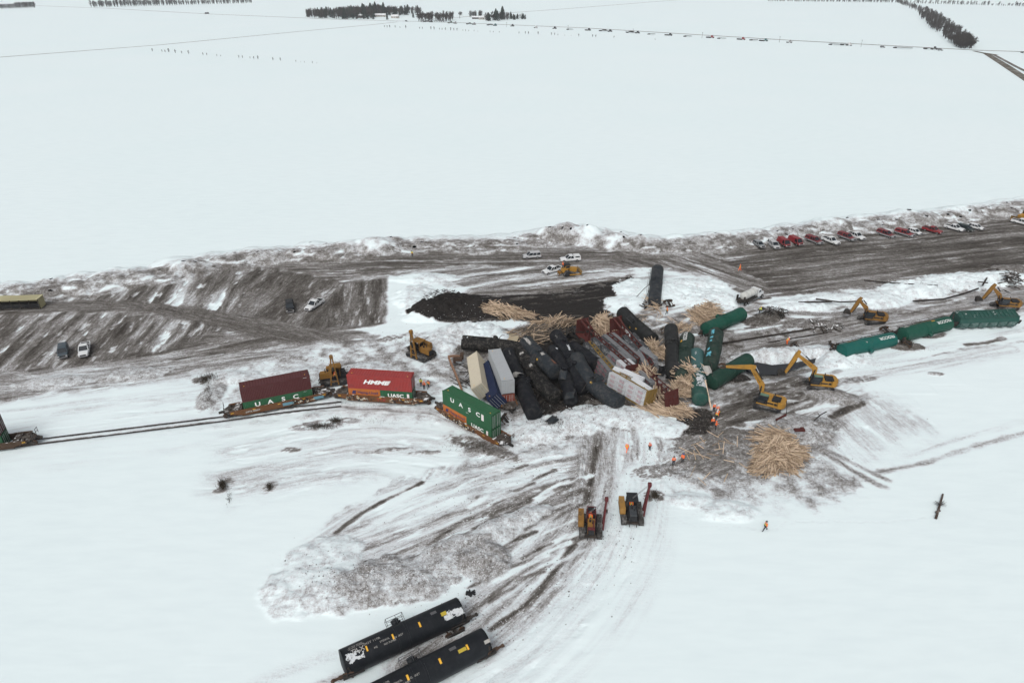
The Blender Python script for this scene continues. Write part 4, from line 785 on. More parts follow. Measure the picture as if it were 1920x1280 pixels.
GQ = 'green tank cars overturned along the ditch'
tank('teal tank car half buried in snow, nearest the oily ditch', [A(1575, 659, 1.3), A(1622, 647, 1.3), A(1673, 636, 1.2)], TTEAL, 1.62, 100, texts=[('PROCOR', .95, .79, 68, False, WHITE, .01)], group=GQ, walk=146, couple=(1, 1), crush=.015, patches=[(.12, .42, 104, 126, RSTK, 'rust_streak'), (.50, .62, 108, 124, RSTK, 'rust_streak'), (.43, .46, 60, 75, BARE, 'pale_mark')])
tank('green tank car with lettering upside down, between the teal tank and the hopper', [A(1690, 628, 1.5), A(1732, 617, 1.5), A(1777, 606, 1.5)], TGRN, 1.66, 100, texts=[('PROCOR', .95, .79, 68, False, WHITE, .01)], group=GQ, walk=146, couple=(1, 1), crush=.015, patches=[(.05, .20, 100, 124, BARE, 'pale_mark'), (.2, .7, 106, 128, RSTK, 'rust_streak'), (.60, .66, 92, 102, YP, 'placard')])
tank('black tank car alone in the snow beyond the lumber, boards at its torn end', [A(1233, 505, 1.9), A(1230, 533, 1.8), A(1227, 566, 1.7)], TGRY, 1.6, 20, [(.62, 0, .3, 2.4), (.75, 40, .25, 1.8)], couple=(1, 0), rail=False, walk=-75, seam=(.45, .47), flat=.25)
GF = 'black tank cars lying in the foreground'
dv = (A(912.7, 1201) - A(735, 1292)).normalized(); vb = A(914, 1200, 1.5)
BLKC = paint('tank_clean_black', (.012, .014, .017), .42, .2, (.03, .032, .035), .25)
tl = [('TILX', .8, .175, -80, False, BARE, .01), ('DOT 117R', .4, .29, -70, False, BARE, 0), ('LD LMT 197000', .3, .17, -62, False, BARE, 0), ('LT WT 89000', .3, .17, -54, False, BARE, 0), ('STENCIL', .28, .37, -88, False, BARE, 0), ('NO FUMES', .28, .40, -104, False, BARE, 0), ('GASKET', .3, .47, -96, False, BARE, 0), ('H2', .3, .30, -100, False, BARE, 0)]
tank('black tank car with snow on both ends, upper one of the two in the foreground', [A(640, 1245, 1.55), A(752, 1194, 1.55), A(866, 1142, 1.55)], BLKC, 1.62, -68, [(.84, -95, .14, 1.6)], group=GF, rail=True, couple=(2, 1), stripes=(-90, .24, .43, .63), texts=tl, ladder=False,
     patches=[(.78, .82, -98, -82, flatc('yellow_placard', (.42, .32, .03)), 'placard'), (.72, .76, -74, -60, flatc('dull_mark', (.09, .09, .095)), 'stencil_block'), (.05, .22, -122, -76, PATCHW, 'snow_crust'), (.78, .99, -128, -84, PATCHW, 'snow_crust')], sill=True)
tank('black tank car cut by the bottom edge, lower one of the two in the foreground', [vb - dv * 18.2, vb - dv * 9, vb], BLKC, 1.62, -68, group=GF, rail=True, couple=(0, 2), stripes=(-90, .24, .43, .63, .80), texts=tl,
     patches=[(.74, .79, -98, -84, flatc('yellow_placard', (.5, .4, .04)), 'placard'), (.70, .74, -74, -60, flatc('dull_mark', (.09, .09, .1)), 'stencil_block'), (.92, .98, -112, -98, BARE, 'pale_label')], sill=True)
# covered hopper on its side
a, b_ = A(1790, 600, 1.7), A(1900, 596, 1.7); M = frame(a, b_, -68); t = thing('covered_hopper', 'dark teal ribbed hopper car overturned at the right, a streak of snow on its side', 'hopper car', M, None); Lh = (b_ - a).length
b = MB(); prof = [(-1.6, -1.0), (-1.6, 1.1), (-.9, 1.75), (.9, 1.75), (1.6, 1.1), (1.6, -1.0), (.8, -1.7), (-.8, -1.7)]
b.rings([[Vector((x, p[0], p[1])) for p in prof] for x in (-Lh / 2, Lh / 2)], smooth=False); b.build('body', paint('hopper_teal', (.02, .07, .058), .55, .2, (.05, .055, .05), .4, snow=.06), t)
for sy in (-1, 1):
    b = MB()
    for i in range(15): b.box((-Lh / 2 + .3 + (Lh - .6) * i / 14, sy * 1.66, .05), (.1, .12, 2.0))
    b.box((0, sy * 1.7, 1.15), (Lh, .12, .2)); b.box((0, sy * 1.7, -1.0), (Lh, .12, .25)); b.build('side_ribs', paint('hopper_rib', (.022, .07, .058), .55, .2), t)
for i in range(6):
    b = MB(); x = -Lh / 2 + 1.4 + (Lh - 2.8) * i / 5; b.rings([[Vector((x + dx * k, dy * k, z)) for dx, dy in ((-.9, -.7), (.9, -.7), (.9, .7), (-.9, .7))] for k, z in ((1, -1.7), (.4, -2.3))], smooth=False); b.build('discharge_gate', paint('hopper_gate', (.06, .11, .10), .6, .3, (.3, .3, .3), .4), t)
b = MB(); b.box((-Lh / 2 - .9, 0, -1.2), (1.8, 1.2, .35)); b.beam((-Lh / 2 - .1, -1.2, 1.2), (-Lh / 2 - 1.5, -.5, -1.1), .18); b.beam((-Lh / 2 - .1, 1.2, 1.2), (-Lh / 2 - 1.5, .5, -1.1), .18); b.build('end_frame', DARK, t)
b = MB(); b.box((Lh / 2 + .5, 0, -1.2), (1.0, 1.0, .3)); b.build('end_frame', DARK, t)
# ---------------------------------------------------------------- lumber cars with wrapped packs
WRAP = paint('pack_wrap', (.50, .52, .54), .6, .15, (.10, .10, .10), .5, fine=3); WRAPS = paint('pack_wrap_sooty', (.165, .172, .18), .7, .35, (.02, .02, .02), .95, scale=.5, fine=2.5); WRAPD = paint('pack_wrap_charred', (.05, .053, .057), .75, .5, (.30, .31, .32), .8, scale=.6, fine=2.5)
PRINT = flatc('red_print', (.30, .075, .10), .7); CBRED = paint('bulkhead_red', (.085, .024, .021), .7, .3, (.035, .03, .03), .7); CBGOLD = paint('bulkhead_gold', (.22, .145, .045), .65, .25, (.1, .07, .04), .5)
_pk = {}; LBS = {}
def pack(label, M, L, w, h, mat, pr, side):
    key = (round(L, 2), mat.name, pr, side)
    if key not in _pk:
        b = MB(); e = .05; b.rings([[Vector((x, y * (w / 2 - k), z * (h / 2 - k2))) for y, z in ((-1, -1), (1, -1), (1, 1), (-1, 1))] for x, k, k2 in ((-L / 2, .05, .05), (-L / 2 + e, 0, 0), (-L / 6, 0, 0), (L / 6, .012, .008), (L / 2 - e, 0, 0), (L / 2, .05, .05))], smooth=False)
        for x in (-L * .33, 0, L * .33): b.box((x, 0, 0), (.04, w + .01, h + .01))
        o = bpy.data.meshes.new('x'); _pk[key] = [b.mesh('lumber_pack', mat), None]; bpy.data.meshes.remove(o)
        if pr:
            q = MB(); y = side * (w / 2 + .012)
            for k in range(2):
                x = -L / 4 + k * L / 2
                for (dx, dz, sx, sz) in ((0, .2, 1.0, .05), (0, -.2, 1.0, .05), (-.5, 0, .07, .4), (.5, 0, .07, .4), (-.15, 0, .4, .1), (.25, -.02, .2, .1)): q.box((x + dx, y, dz), (sx, .01, sz))
            _pk[key][1] = q.mesh('printed_mark', PRINT)
    o = link(bpy.data.objects.new('lumber_pack', _pk[key][0])); o.matrix_world = M; LBS[label] = LBS.get(label, 0) + 1; label += ('', ', next one along', ', third along', ', fourth along', ', last one along')[min(LBS[label] - 1, 4)]; tag(o, label, 'lumber pack', 'wrapped lumber packs on the centre beam cars')
    if _pk[key][1]: c = link(bpy.data.objects.new('printed_mark', _pk[key][1])); c.parent = o
def centerbeam(label, where, pts, top, mat, roll, mats, ends, endmat=None, tiers=3, skip=()):
    """pts: pixels of the ladder-like top chord; each leg of the polyline is a straight run of the broken car"""
    W3 = [at(p[0], p[1], z) for p, z in zip(pts, top)]; M0 = frame(W3[0], W3[-1], 0); t = thing('lumber_car', label, 'railcar', M0, 'centre beam lumber cars'); Mi = M0.inverted()
    for k in range(len(W3) - 1):
        a, b_ = W3[k], W3[k + 1]; m = frame(a, b_, roll[k]); L = (b_ - a).length; ml = Mi @ m; hl = L / 2
        b = MB()
        for sy in (-.42, .42): b.box((0, sy, 0), (L, .14, .16))
        n = max(int(L / 1.55), 1)
        for i in range(n + 1): b.box((-hl + L * i / n, 0, 0), (.12, .8, .12))
        for i in range(n + 1): b.box((-hl + L * i / n, 0, -1.6), (.12, .30, 3.1))
        b.box((0, 0, -3.2), (L, 2.7, .3)); b.build('centre_beam', mat, t, ml)
        na = max(int(round(L / 4.0)), 1); pl = L / na - .06
        for i in range(na):
            for j in range(tiers):
                for sy in (-1, 1):
                    if (k, i, j, sy) in skip: continue
                    u = (k + (i + .5) / na) / (len(W3) - 1); f = u * (len(mats) - 1); mt = mats[int(f + .5)]; rj = random.Random(i * 7 + j * 3 + sy + k * 31 + int(L * 10)); kk = rj.uniform(-.07, .07)
                    pm = m @ Matrix.Translation((-hl + (i + .5) * L / na, sy * (.98 + .02 * j + kk * .6), -.58 - j * .95 + abs(kk) * .5)) @ Matrix.Rotation(kk * .25, 4, 'Z') @ Matrix.Rotation(kk * .3, 4, 'X')
                    side = 'left' if sy > 0 else 'right'; lv = ('top', 'middle', 'bottom')[j]
                    pack('%s lumber pack, %s tier, %s side, %s of the %s' % ({'pack_wrap': 'white', 'pack_wrap_sooty': 'sooty', 'pack_wrap_charred': 'charred'}[mt.name], lv, side, ('far end', 'upper middle', 'lower middle', 'near end')[min(int(u * 4), 3)], where), pm, pl, 1.05, .88, mt, mt is not WRAPD, sy)
        for e_ in (0, 1):
            if (e_ == 0 and k == 0 and ends[0]) or (e_ == 1 and k == len(W3) - 2 and ends[1]):
                sg = -1 if e_ == 0 else 1; hh = ends[e_]; b = MB(); b.box((sg * (hl + .1), 0, .35 - hh / 2), (.14, 2.85, hh))
                for yy in (-1.35, -.45, .45, 1.35): b.box((sg * (hl + .2), yy, .35 - hh / 2), (.12, .14, hh + .02))
                for zz in (.3, .35 - hh * .5, .4 - hh): b.box((sg * (hl + .19), 0, zz), (.1, 2.87, .14))
                if e_ == 0:
                    for sy in (-1, 1): b.beam((sg * (hl - .1), sy * .6, .3), (sg * (hl - 3.4), sy * .45, -.2), .35, .4)
                b.build('end_bulkhead', endmat or mat, t, ml)
centerbeam('centre beam car with gold beam, bent in the middle, white packs stamped in red', 'gold-beamed car', [(1107, 640), (1128, 666), (1152, 694), (1221, 733)], (2.9, 3.0, 3.1, 3.1), CBGOLD, (-12, -12, -10), [WRAPD, WRAPD, WRAPS, WRAP, WRAP], (0, 2.9))
centerbeam('red-beamed lumber car with a tall red bulkhead, next to the gold-beamed car', 'red car beside the gold', [(1093, 601), (1120, 630), (1152, 658), (1184, 686)], (4.3, 3.6, 3.3, 3.2), CBRED, (0, -5, -5), [WRAPS, WRAPD, WRAPD, WRAPS, WRAP], (3.6, 1.5), skip=[(0, i, j, s) for i in range(3) for j in range(3) for s in (-1, 1)])
centerbeam('red-beamed lumber car whose bulkhead faces the black tank car with a platform', 'middle red car', [(1155, 598), (1178, 625), (1205, 655), (1222, 682)], (4.3, 3.7, 3.3, 3.0), CBRED, (8, 5, 5), [WRAPS, WRAPS, WRAPD, WRAPS, WRAPS], (3.6, 0), skip=[(0, i, j, s) for i in range(3) for j in range(3) for s in (-1, 1)])
centerbeam('toppled run of grey wrapped packs on a dark beam between the red lumber cars', 'toppled short beam', [(1140, 624), (1168, 647), (1197, 672)], (3.5, 3.3, 3.0), CBRED, (0, 0), [WRAPD, WRAPS, WRAPS, WRAP], (0, 0), tiers=2)
centerbeam('rightmost lumber car, its near end closed by a dark red bulkhead', 'rightmost red car', [(1207, 690), (1232, 712), (1258, 735)], (3.0, 3.2, 3.4), CBRED, (12, 8), [WRAPS, WRAP], (0, 3.3), skip=[(k, i, j, 1) for k in (0, 1) for i in range(4) for j in range(3)] + [(1, i, j, -1) for i in range(4) for j in range(3)])
for (p, z, az, m_, lb) in [((1170, 700), 2.7, -35, WRAP, 'slid white lumber pack lying across the gold beam'), ((1187, 705), 2.9, -38, WRAP, 'second slid white lumber pack beside the loose boards'), ((1203, 722), 2.9, -55, WRAP, 'white lumber pack tilted against the fan of boards near the gold end'), ((1216, 664), 3.2, -60, WRAPS, 'grey torn lumber pack under the fan of boards at the far side')]:
    pack(lb, TRZ(at(p[0], p[1], z), az) @ Matrix.Rotation(R(18), 4, 'X') @ Matrix.Rotation(R(6), 4, 'Y'), 4.6, 1.1, .9, m_, True, -1)
# ================================================================ machines
def track_unit(par, y, L, r, w, mat=None, zc=None, name='track'):
    """a crawler track: rounded loop with grouser plates"""
    zc = zc or r; n = 10; pts = []
    for i in range(n + 1): a = -math.pi / 2 + math.pi * i / n; pts.append((L / 2 - r + r * math.cos(a), zc + r * math.sin(a)))
    for i in range(n + 1): a = math.pi / 2 + math.pi * i / n; pts.append((-L / 2 + r + r * math.cos(a), zc + r * math.sin(a)))
    b = MB(); b.prism(pts, y - w / 2, y + w / 2); P = pts + [pts[0]]; per = 0
    for i in range(len(P) - 1):
        a, c = Vector((P[i][0], 0, P[i][1])), Vector((P[i + 1][0], 0, P[i + 1][1])); l = (c - a).length; nn = max(1, int(l / .22))
        for k in range(nn): q = a + (c - a) * (k + .5) / nn; d = (c - a).normalized(); b.beam(q - d * .04 + Vector((0, y, 0)), q + d * .04 + Vector((0, y, 0)), w + .04, .09, up=(d.z, 0, -d.x) if abs(d.z) > .5 else (0, 0, 1))
    o = b.build(name, paint('track_steel', (.05, .047, .045), .7, .4, (.35, .35, .34), .45), par)
    q = MB()
    for s in (-1, 1): q.cyl((-L / 2 + r, y + s * (w / 2 + .01), zc), (-L / 2 + r, y + s * (w / 2 + .05), zc), r * .72, n=14); q.cyl((L / 2 - r, y + s * (w / 2 + .01), zc), (L / 2 - r, y + s * (w / 2 + .05), zc), r * .72, n=14); q.box((0, y + s * (w / 2 + .03), zc), (L - 2 * r, .05, r * .7))
    q.build('track_frame', MBLACK, o); return o
def excavator(label, p, az, taz, arm, bucket_ang, text=True, mat=None, group='yellow excavators at the wreck', grapple=False, z=None):
    """arm: (r, z) of boom foot, knee, boom tip, stick end, in the plane ahead of the cab"""
    mat = mat or CATY; z = gh(p.x, p.y) if z is None else z; t = thing('excavator', label, 'excavator', TRZ((p.x, p.y, z), az), group)
    rot = Matrix.Rotation(R(taz - az), 4, 'Z')
    e = bpy.data.objects.new('undercarriage', None); b = MB(); b.box((0, 0, .6), (2.2, 1.8, .35)); b.cyl((0, 0, .75), (0, 0, 1.05), .75, n=18); u = b.build('undercarriage', MBLACK, t, rot); bpy.data.objects.remove(e)
    for s in (-1, 1): track_unit(u, s * 1.4, 5.0, .5, .62)
    b = MB(); b.prism([(-2.9, -1.1), (-2.6, -1.4), (1.5, -1.45), (1.75, -1.3), (1.75, 1.45), (-2.6, 1.4), (-2.9, 1.1)], 1.08, 1.32, 'xy'); b.prism([(-1.9, -1.42), (1.0, -1.42), (1.0, -.55), (-1.9, -.55)], 1.32, 2.25, 'xy'); b.prism([(-1.9, -.55), (.2, -.55), (.2, 1.42), (-1.9, 1.42)], 1.32, 2.12, 'xy'); b.build('house', mat, t)
    b = MB(); pr = [(-2.0, -1.45), (-2.75, -1.35), (-3.15, -.9), (-3.3, 0), (-3.15, .9), (-2.75, 1.35), (-2.0, 1.45)]; b.rings([[Vector((x * k if x < -2 else x, y, zz)) for x, y in pr] for zz, k in ((1.05, .96), (1.2, 1), (2.1, 1), (2.3, .95))], smooth=False); b.build('counterweight', mat, t)
    b = MB(); b.box((-1.55, .35, 2.32), (1.5, 1.7, .36)); b.box((-1.55, .35, 2.52), (1.3, 1.5, .06)); b.cyl((-1.0, -.9, 2.2), (-1.0, -.9, 2.75), .09, n=8); b.build('engine_cover', MBLACK, t)
    b = MB(); b.prism([(-.15, 1.3), (1.85, 1.3), (1.85, 1.9), (1.45, 2.95), (-.15, 2.95)], .45, 1.42); cb = b.build('cab', MBLACK, t)
    b = MB(); b.prism([(.02, 1.95), (1.6, 1.95), (1.32, 2.8), (.02, 2.8)], 1.425, 1.44); b.add([(1.8, .55, 1.98), (1.8, 1.32, 1.98), (1.475, 1.32, 2.85), (1.475, .55, 2.85)], [(0, 1, 2, 3)]); b.build('window', GLASS, cb)
    b = MB(); b.box((.6, .93, 2.98), (1.5, .8, .06)); b.build('cab_roof', mat if not text else paint('cab_roof_green', (.12, .2, .15), .5), cb)
    [MB().box(*q_).build('side_stripe', MBLACK, t) for q_ in (((-.6, 1.425, 1.75), (1.3, .02, .3)), ((-1.6, 1.425, 1.75), (.5, .02, .45)), ((-.5, -1.43, 1.8), (1.6, .02, .35)))]
    f, k, tip, st = [Vector((a[0], -.05, a[1])) for a in arm]
    def plate(pa, hs, w): # tapered box girder through points
        b = MB(); rg = []
        for i, q in enumerate(pa):
            d = (pa[min(i + 1, len(pa) - 1)] - pa[max(i - 1, 0)]).normalized(); nn = Vector((-d.z, 0, d.x)); h = hs[i] / 2; rg.append([q + nn * h + Vector((0, w / 2, 0)), q + nn * h - Vector((0, w / 2, 0)), q - nn * h - Vector((0, w / 2, 0)), q - nn * h + Vector((0, w / 2, 0))])
        return b.rings(rg, smooth=False)
    kb = f.lerp(k, .55); bo = plate([f, kb, k, k.lerp(tip, .3), tip], [.55, .75, .95, .8, .42], .52).build('boom', mat, t)
    d = (st - tip).normalized(); back = tip - d * .9; stick = plate([back, tip, tip.lerp(st, .5), st], [.5, .85, .62, .36], .40).build('stick', mat, t)
    dd = (tip - k).normalized(); up = Vector((-dd.z, 0, dd.x)); up = up if up.z > 0 else -up
    for q_ in ((f + Vector((.5, .35, -.3)), k + Vector((0, .35, -.1)), .11), (f + Vector((.5, -.35, -.3)), k + Vector((0, -.35, -.1)), .11), (k.lerp(tip, .25) + up * .6, back.lerp(k.lerp(tip, .25) + up * .6, .45), .13), (tip.lerp(st, .2) - d.cross(Vector((0, 1, 0))) * .5, tip.lerp(st, .85) - d.cross(Vector((0, 1, 0))) * .45, .1)): c = MB(); c.cyl(*q_, n=8); c.build('hydraulic_barrel', MBLACK, t)
    c = MB(); c.cyl(back, k.lerp(tip, .25) + up * .6, .055, n=8); c.build('piston_rod', flatc('chrome', (.7, .72, .74), .2, .6), t)
    if text: q = MB(); xd = (k - tip).normalized() ; [flat_text(q, 'LAROCQUE', .42, k.lerp(tip, .45) + Vector((0, s * .275, 0)), xd * (-1 if s < 0 else 1) if True else xd, (Vector((0, s, 0)).cross(xd * (-1 if s < 0 else 1))), .01) for s in (-1, 1)]; q.build('lettering', flatc('brown_letters', (.10, .045, .01)), bo)
    ba = R(bucket_ang); Mb = Matrix.Translation(st) @ Matrix.Rotation(-ba, 4, 'Y')
    if grapple:
        q = MB()
        for s in (-.25, .25): q.path([Vector((0, s, 0)), Vector((.5, s, .25)), Vector((1.1, s, .1)), Vector((1.35, s, -.3))], .13, .2); q.path([Vector((0, s * .6, 0)), Vector((.3, s * .6, -.45)), Vector((.9, s * .6, -.6))], .13, .2)
        q.build('grapple', RUST, t, Mb)
    else:
        q = MB(); pr = [(0, .2), (.35, .35), (.9, .15), (1.15, -.35), (1.0, -.85), (.45, -1.05)]; pi = [(.05, .05), (.35, .2), (.8, .02), (1.0, -.38), (.88, -.75), (.45, -.95)]
        q.rings([[Vector((x, y, zz)) for x, zz in pr + pi[::-1]] for y in (-.6, .6)], smooth=False); q.prism(pr, -.66, -.6); q.prism(pr, .6, .66)
        for i in range(5): q.box((.36, -.48 + .24 * i, -1.12), (.12, .1, .2))
        q.build('bucket', DARK, t, Mb)
    return t
def gp(px, py): p = at(px, py); return p
excavator('yellow excavator reaching a long arm left over the dark green tank', gp(1437, 762), 150, 158, ((1.2, 1.9), (1.5, 4.3), (4.0, 7.4), (8.4, 6.2)), 10, grapple=True)
excavator('yellow excavator with its bucket hanging above the near bank of the ditch', gp(1533, 727), 168, 175, ((1.2, 1.9), (1.3, 4.0), (5.0, 6.7), (6.6, 2.1)), 60)
excavator('muddy yellow excavator at the end of the torn rail, arm folded down', gp(1633, 603), 165, 190, ((1.2, 1.9), (1.8, 3.4), (3.6, 5.0), (5.0, 1.4)), 80, text=False, mat=CATD)
excavator('muddy yellow excavator behind the overturned hopper car', gp(1882, 578), 168, 185, ((1.2, 1.9), (2.0, 3.4), (3.9, 5.2), (5.4, 1.6)), 60, text=False, mat=CATD)
def pipelayer(label, p, az, boom, canopy, mat=None, boommat=None, side=1, lean=0., tall=6.6, twin=False):
    """crawler with an upright side boom; x is the way the engine points, the boom is on its left when side is +1"""
    mat = mat or CATD; boommat = boommat or BOOMRED; t = thing('pipelayer_crane', label, 'side boom crawler', TRZ((p.x, p.y, gh(p.x, p.y)), az), 'side boom crawlers lifting at the wreck')
    for s in (-1, 1): track_unit(t, s * 1.25, 4.6, .52, .72)
    b = MB(); b.box((0, 0, .85), (3.6, 1.5, .6)); b.build('chassis', MBLACK, t)
    b = MB(); b.prism([(.3, 1.1), (2.3, 1.1), (2.35, 1.7), (2.2, 2.15), (.3, 2.25)], -.5, .5); hood = b.build('engine_hood', paint('hood_slate', (.05, .056, .062), .6, .3, (.12, .1, .08), .4) if canopy == 'roof' else mat, t)
    MB().box((2.38, 0, 1.55), (.08, .9, .8)).build('radiator_grille', MBLACK, hood); MB().cyl((1.3, .2, 2.2), (1.3, .2, 2.9), .07, n=8).build('exhaust_stack', MBLACK, hood); MB().cyl((.9, -.15, 2.2), (.9, -.15, 2.5), .16, n=10).build('air_cleaner', MBLACK, hood)
    if twin: b = MB(); b.box((1.5, .3, 2.24), (1.5, .16, .12)); b.box((2.2, 0, 2.0), (.35, 1.02, .5)); b.build('red_panel', BOOMRED, hood)
    b = MB(); b.box((-1.4, 0, 1.5), (1.5, 1.3, .8)); b.box((-1.7, 0, 2.1), (.7, .9, .5)); b.build('rear_housing', MBLACK, t)
    b = MB(); b.box((-.55, -.05, 1.55), (.6, .6, .15)); b.box((-.82, -.05, 1.95), (.14, .6, .7)); b.build('seat', MBLACK, t)
    cs = -side; b = MB(); b.prism([(-1.5, 1.2), (1.1, 1.2), (1.25, 1.5), (1.1, 2.35), (-1.5, 2.45)], cs * 1.05 - .0, cs * 1.85) if cs > 0 else b.prism([(-1.5, 1.2), (1.1, 1.2), (1.25, 1.5), (1.1, 2.35), (-1.5, 2.45)], -1.85, -1.05)
    b.build('counterweight', mat, t)
    b = MB(); b.box((-.2, cs * .8, 1.9), (.9, .5, .7)); b.cyl((-.2, cs * .55, 2.05), (-.2, cs * 1.0, 2.05), .42, n=14); b.build('winch_drum', DARK, t)
    y = side * 1.78; a = (0.55, y, .45); c = (-.75, y, .45); top = (-.1 + lean, y + side * boom, tall)
    b = MB(); 
    if twin is not None: b.beam(a, (top[0] + .12, top[1], top[2]), .22, .24); b.beam(c, (top[0] - .12, top[1], top[2]), .22, .24)
    for k in (.12, .35, .6): b.beam(Vector(a).lerp(Vector(top), k), Vector(c).lerp(Vector(top), k), .14)
    b.box(top, (.62, .42, .5)); bo = b.build('boom', boommat, t)
    b = MB(); b.cyl((top[0], top[1] - .26, top[2] + .05), (top[0], top[1] + .26, top[2] + .05), .30, n=12); b.build('sheave', boommat, bo)
    b = MB()
    for k in (-.1, .1): b.beam((top[0] + k, top[1], top[2]), (-.2 + k, cs * .8, 2.3), .035)
    b.beam((top[0], top[1] + side * .2, top[2]), (top[0], top[1] + side * .2, top[2] - 2.0), .035); b.build('hoist_cable', flatc('cable_steel', (.16, .16, .16), .5), t)
    b = MB(); b.box((top[0], top[1] + side * .2, top[2] - 2.2), (.3, .2, .5)); b.path([(top[0], top[1] + side * .2, top[2] - 2.4), (top[0] + .18, top[1] + side * .2, top[2] - 2.65), (top[0], top[1] + side * .2, top[2] - 2.85)], .08); b.build('hook_block', DARK, t)
    b = MB(); X0, X1, Y_ = -1.15, .25, .62
    mt = {'roof': MBLACK, 'open': BOOMRED, 'yellow': mat}[canopy]
    if canopy != 'none':
        zt = 3.15
        for x in (X0, X1):
            for s in (-1, 1): b.beam((x, s * Y_, 1.4), (x, s * Y_, zt), .09)
        if canopy == 'open': b.path([(X0, -Y_, zt), (X1, -Y_, zt), (X1, Y_, zt), (X0, Y_, zt), (X0, -Y_, zt)], .1); b.beam((X0, -Y_, 2.3), (X0, Y_, 2.3), .07)
        else: b.prism([(X0 - .25, zt), (X1 + .3, zt), (X1 + .3, zt + .12), (X0 - .25, zt + .12)], -Y_ - .2, Y_ + .2)
        b.build('canopy', mt, t)
    b = MB()
    if canopy == 'roof': b.box((-1.15, 0, 2.3), (.06, 1.2, 1.5)); b.build('rear_screen', MBLACK, t)
    b = MB(); b.box((-2.35, 0, 1.0), (.6, 1.0, .7)); b.cyl((-2.6, -.5, 1.1), (-2.6, .5, 1.1), .35, n=12); b.build('rear_winch', RUST if twin else DARK, t)
    b = MB(); b.box((2.0, 0, .65), (1.0, 2.0, .12)); b.beam((2.5, -.5, .7), (2.7, -.5, .3), .1); b.beam((2.5, .5, .7), (2.7, .5, .3), .1); b.build('front_frame', DARK, t)
    return t
pA = gp(1107, 990); pipelayer('pipelayer with red tubular cab frame, left of the two on the snow road', pA, -95, .2, 'open', twin=True, tall=5.6)
pB = gp(1183, 966); pipelayer('pipelayer with black cab roof and red boom, right of the two on the snow road', pB, -93, .45, 'roof', mat=paint('counterweight_ochre', (.30, .165, .045), .6, .25, (.08, .06, .04), .5), tall=5.9, twin=False)
pipelayer('yellow pipelayer with yellow roof working alone left of the pile', gp(790, 668), -35, -.1, 'yellow', mat=CATD, boommat=CATD, side=-1, tall=5.6, lean=-.4).scale = (1.16,) * 3
pipelayer('muddy yellow pipelayer behind the gap between the first two well cars', gp(627, 716), 195, .0, 'yellow', mat=CATD, boommat=CATD, side=1, tall=6.0).scale = (1.12,) * 3
def dozer(label, p, az):
    t = thing('bulldozer', label, 'bulldozer', TRZ((p.x, p.y, gh(p.x, p.y)), az), 'yellow bulldozers')
    for s in (-1, 1):
        b = MB(); pts = [(-1.9, .35), (-1.6, .05), (1.5, .05), (1.8, .35), (1.6, .75), (-.75, 1.75), (-1.15, 1.7), (-1.8, .8)]; b.prism(pts, s * 1.2 - .33, s * 1.2 + .33); tr = b.build('track', paint('track_steel', (.05, .047, .045)), t)
        q = MB(); q.prism([(x * .8 - .05, z * .8 + .12) for x, z in pts], s * 1.2 + s * .34 - .02, s * 1.2 + s * .34 + .02); q.build('track_frame', MBLACK, tr)
    b = MB(); b.prism([(.0, .8), (2.0, .8), (2.1, 1.9), (.0, 2.15)], -.6, .6); b.build('engine_hood', CATY, t); b = MB(); b.box((-1.2, 0, 1.5), (1.5, 1.6, 1.0)); b.build('fuel_tank', CATY, t)
    b = MB(); b.prism([(-1.25, 1.9), (.25, 1.9), (.1, 2.9), (-1.2, 2.9)], -.75, .75); cb = b.build('cab', CATY, t); q = MB(); [q.prism([(-1.1, 2.15), (.05, 2.15), (-.02, 2.75), (-1.05, 2.75)], s * .76 - .006, s * .76 + .006) for s in (-1, 1)]; q.box((.19, 0, 2.45), (.03, 1.2, .6)); q.box((-1.235, 0, 2.45), (.03, 1.2, .6)); q.build('window', GLASS, cb)
    b = MB(); b.box((-.55, 0, 2.95), (1.7, 1.7, .1)); b.build('cab_roof', MBLACK, cb)
    b = MB(); b.rings([[Vector((2.9 + dx, y, z)) for dx, z in ((.25, .05), (0, .4), (-.02, .95), (.18, 1.4), (.26, 1.4), (.08, .95), (.1, .4), (.35, .05))] for y in (-2.0, 2.0)], smooth=False); b.build('blade', paint('blade_yellow', (.22, .14, .05), .6, .4, (.06, .05, .04), .7), t)
    b = MB(); [b.beam((-.2, s * 1.62, .55), (2.9, s * 1.62, .5), .14, .3) for s in (-1, 1)]; b.build('push_arm', CATY, t)
    b = MB(); b.box((-2.6, 0, .9), (.9, 1.4, .25)); [b.prism([(-2.9, 1.2), (-2.6, 1.25), (-2.7, .4), (-3.0, .0), (-2.9, .5)], s - .07, s + .07) for s in (-.55, .55)]; b.build('ripper', CATD, t)
    return t
pD = gp(1066, 514); dozer('yellow bulldozer parked against the tail of a white pickup', pD, 15)
dozer('yellow bulldozer at the far right end of the parked row', gp(1917, 412), 200)
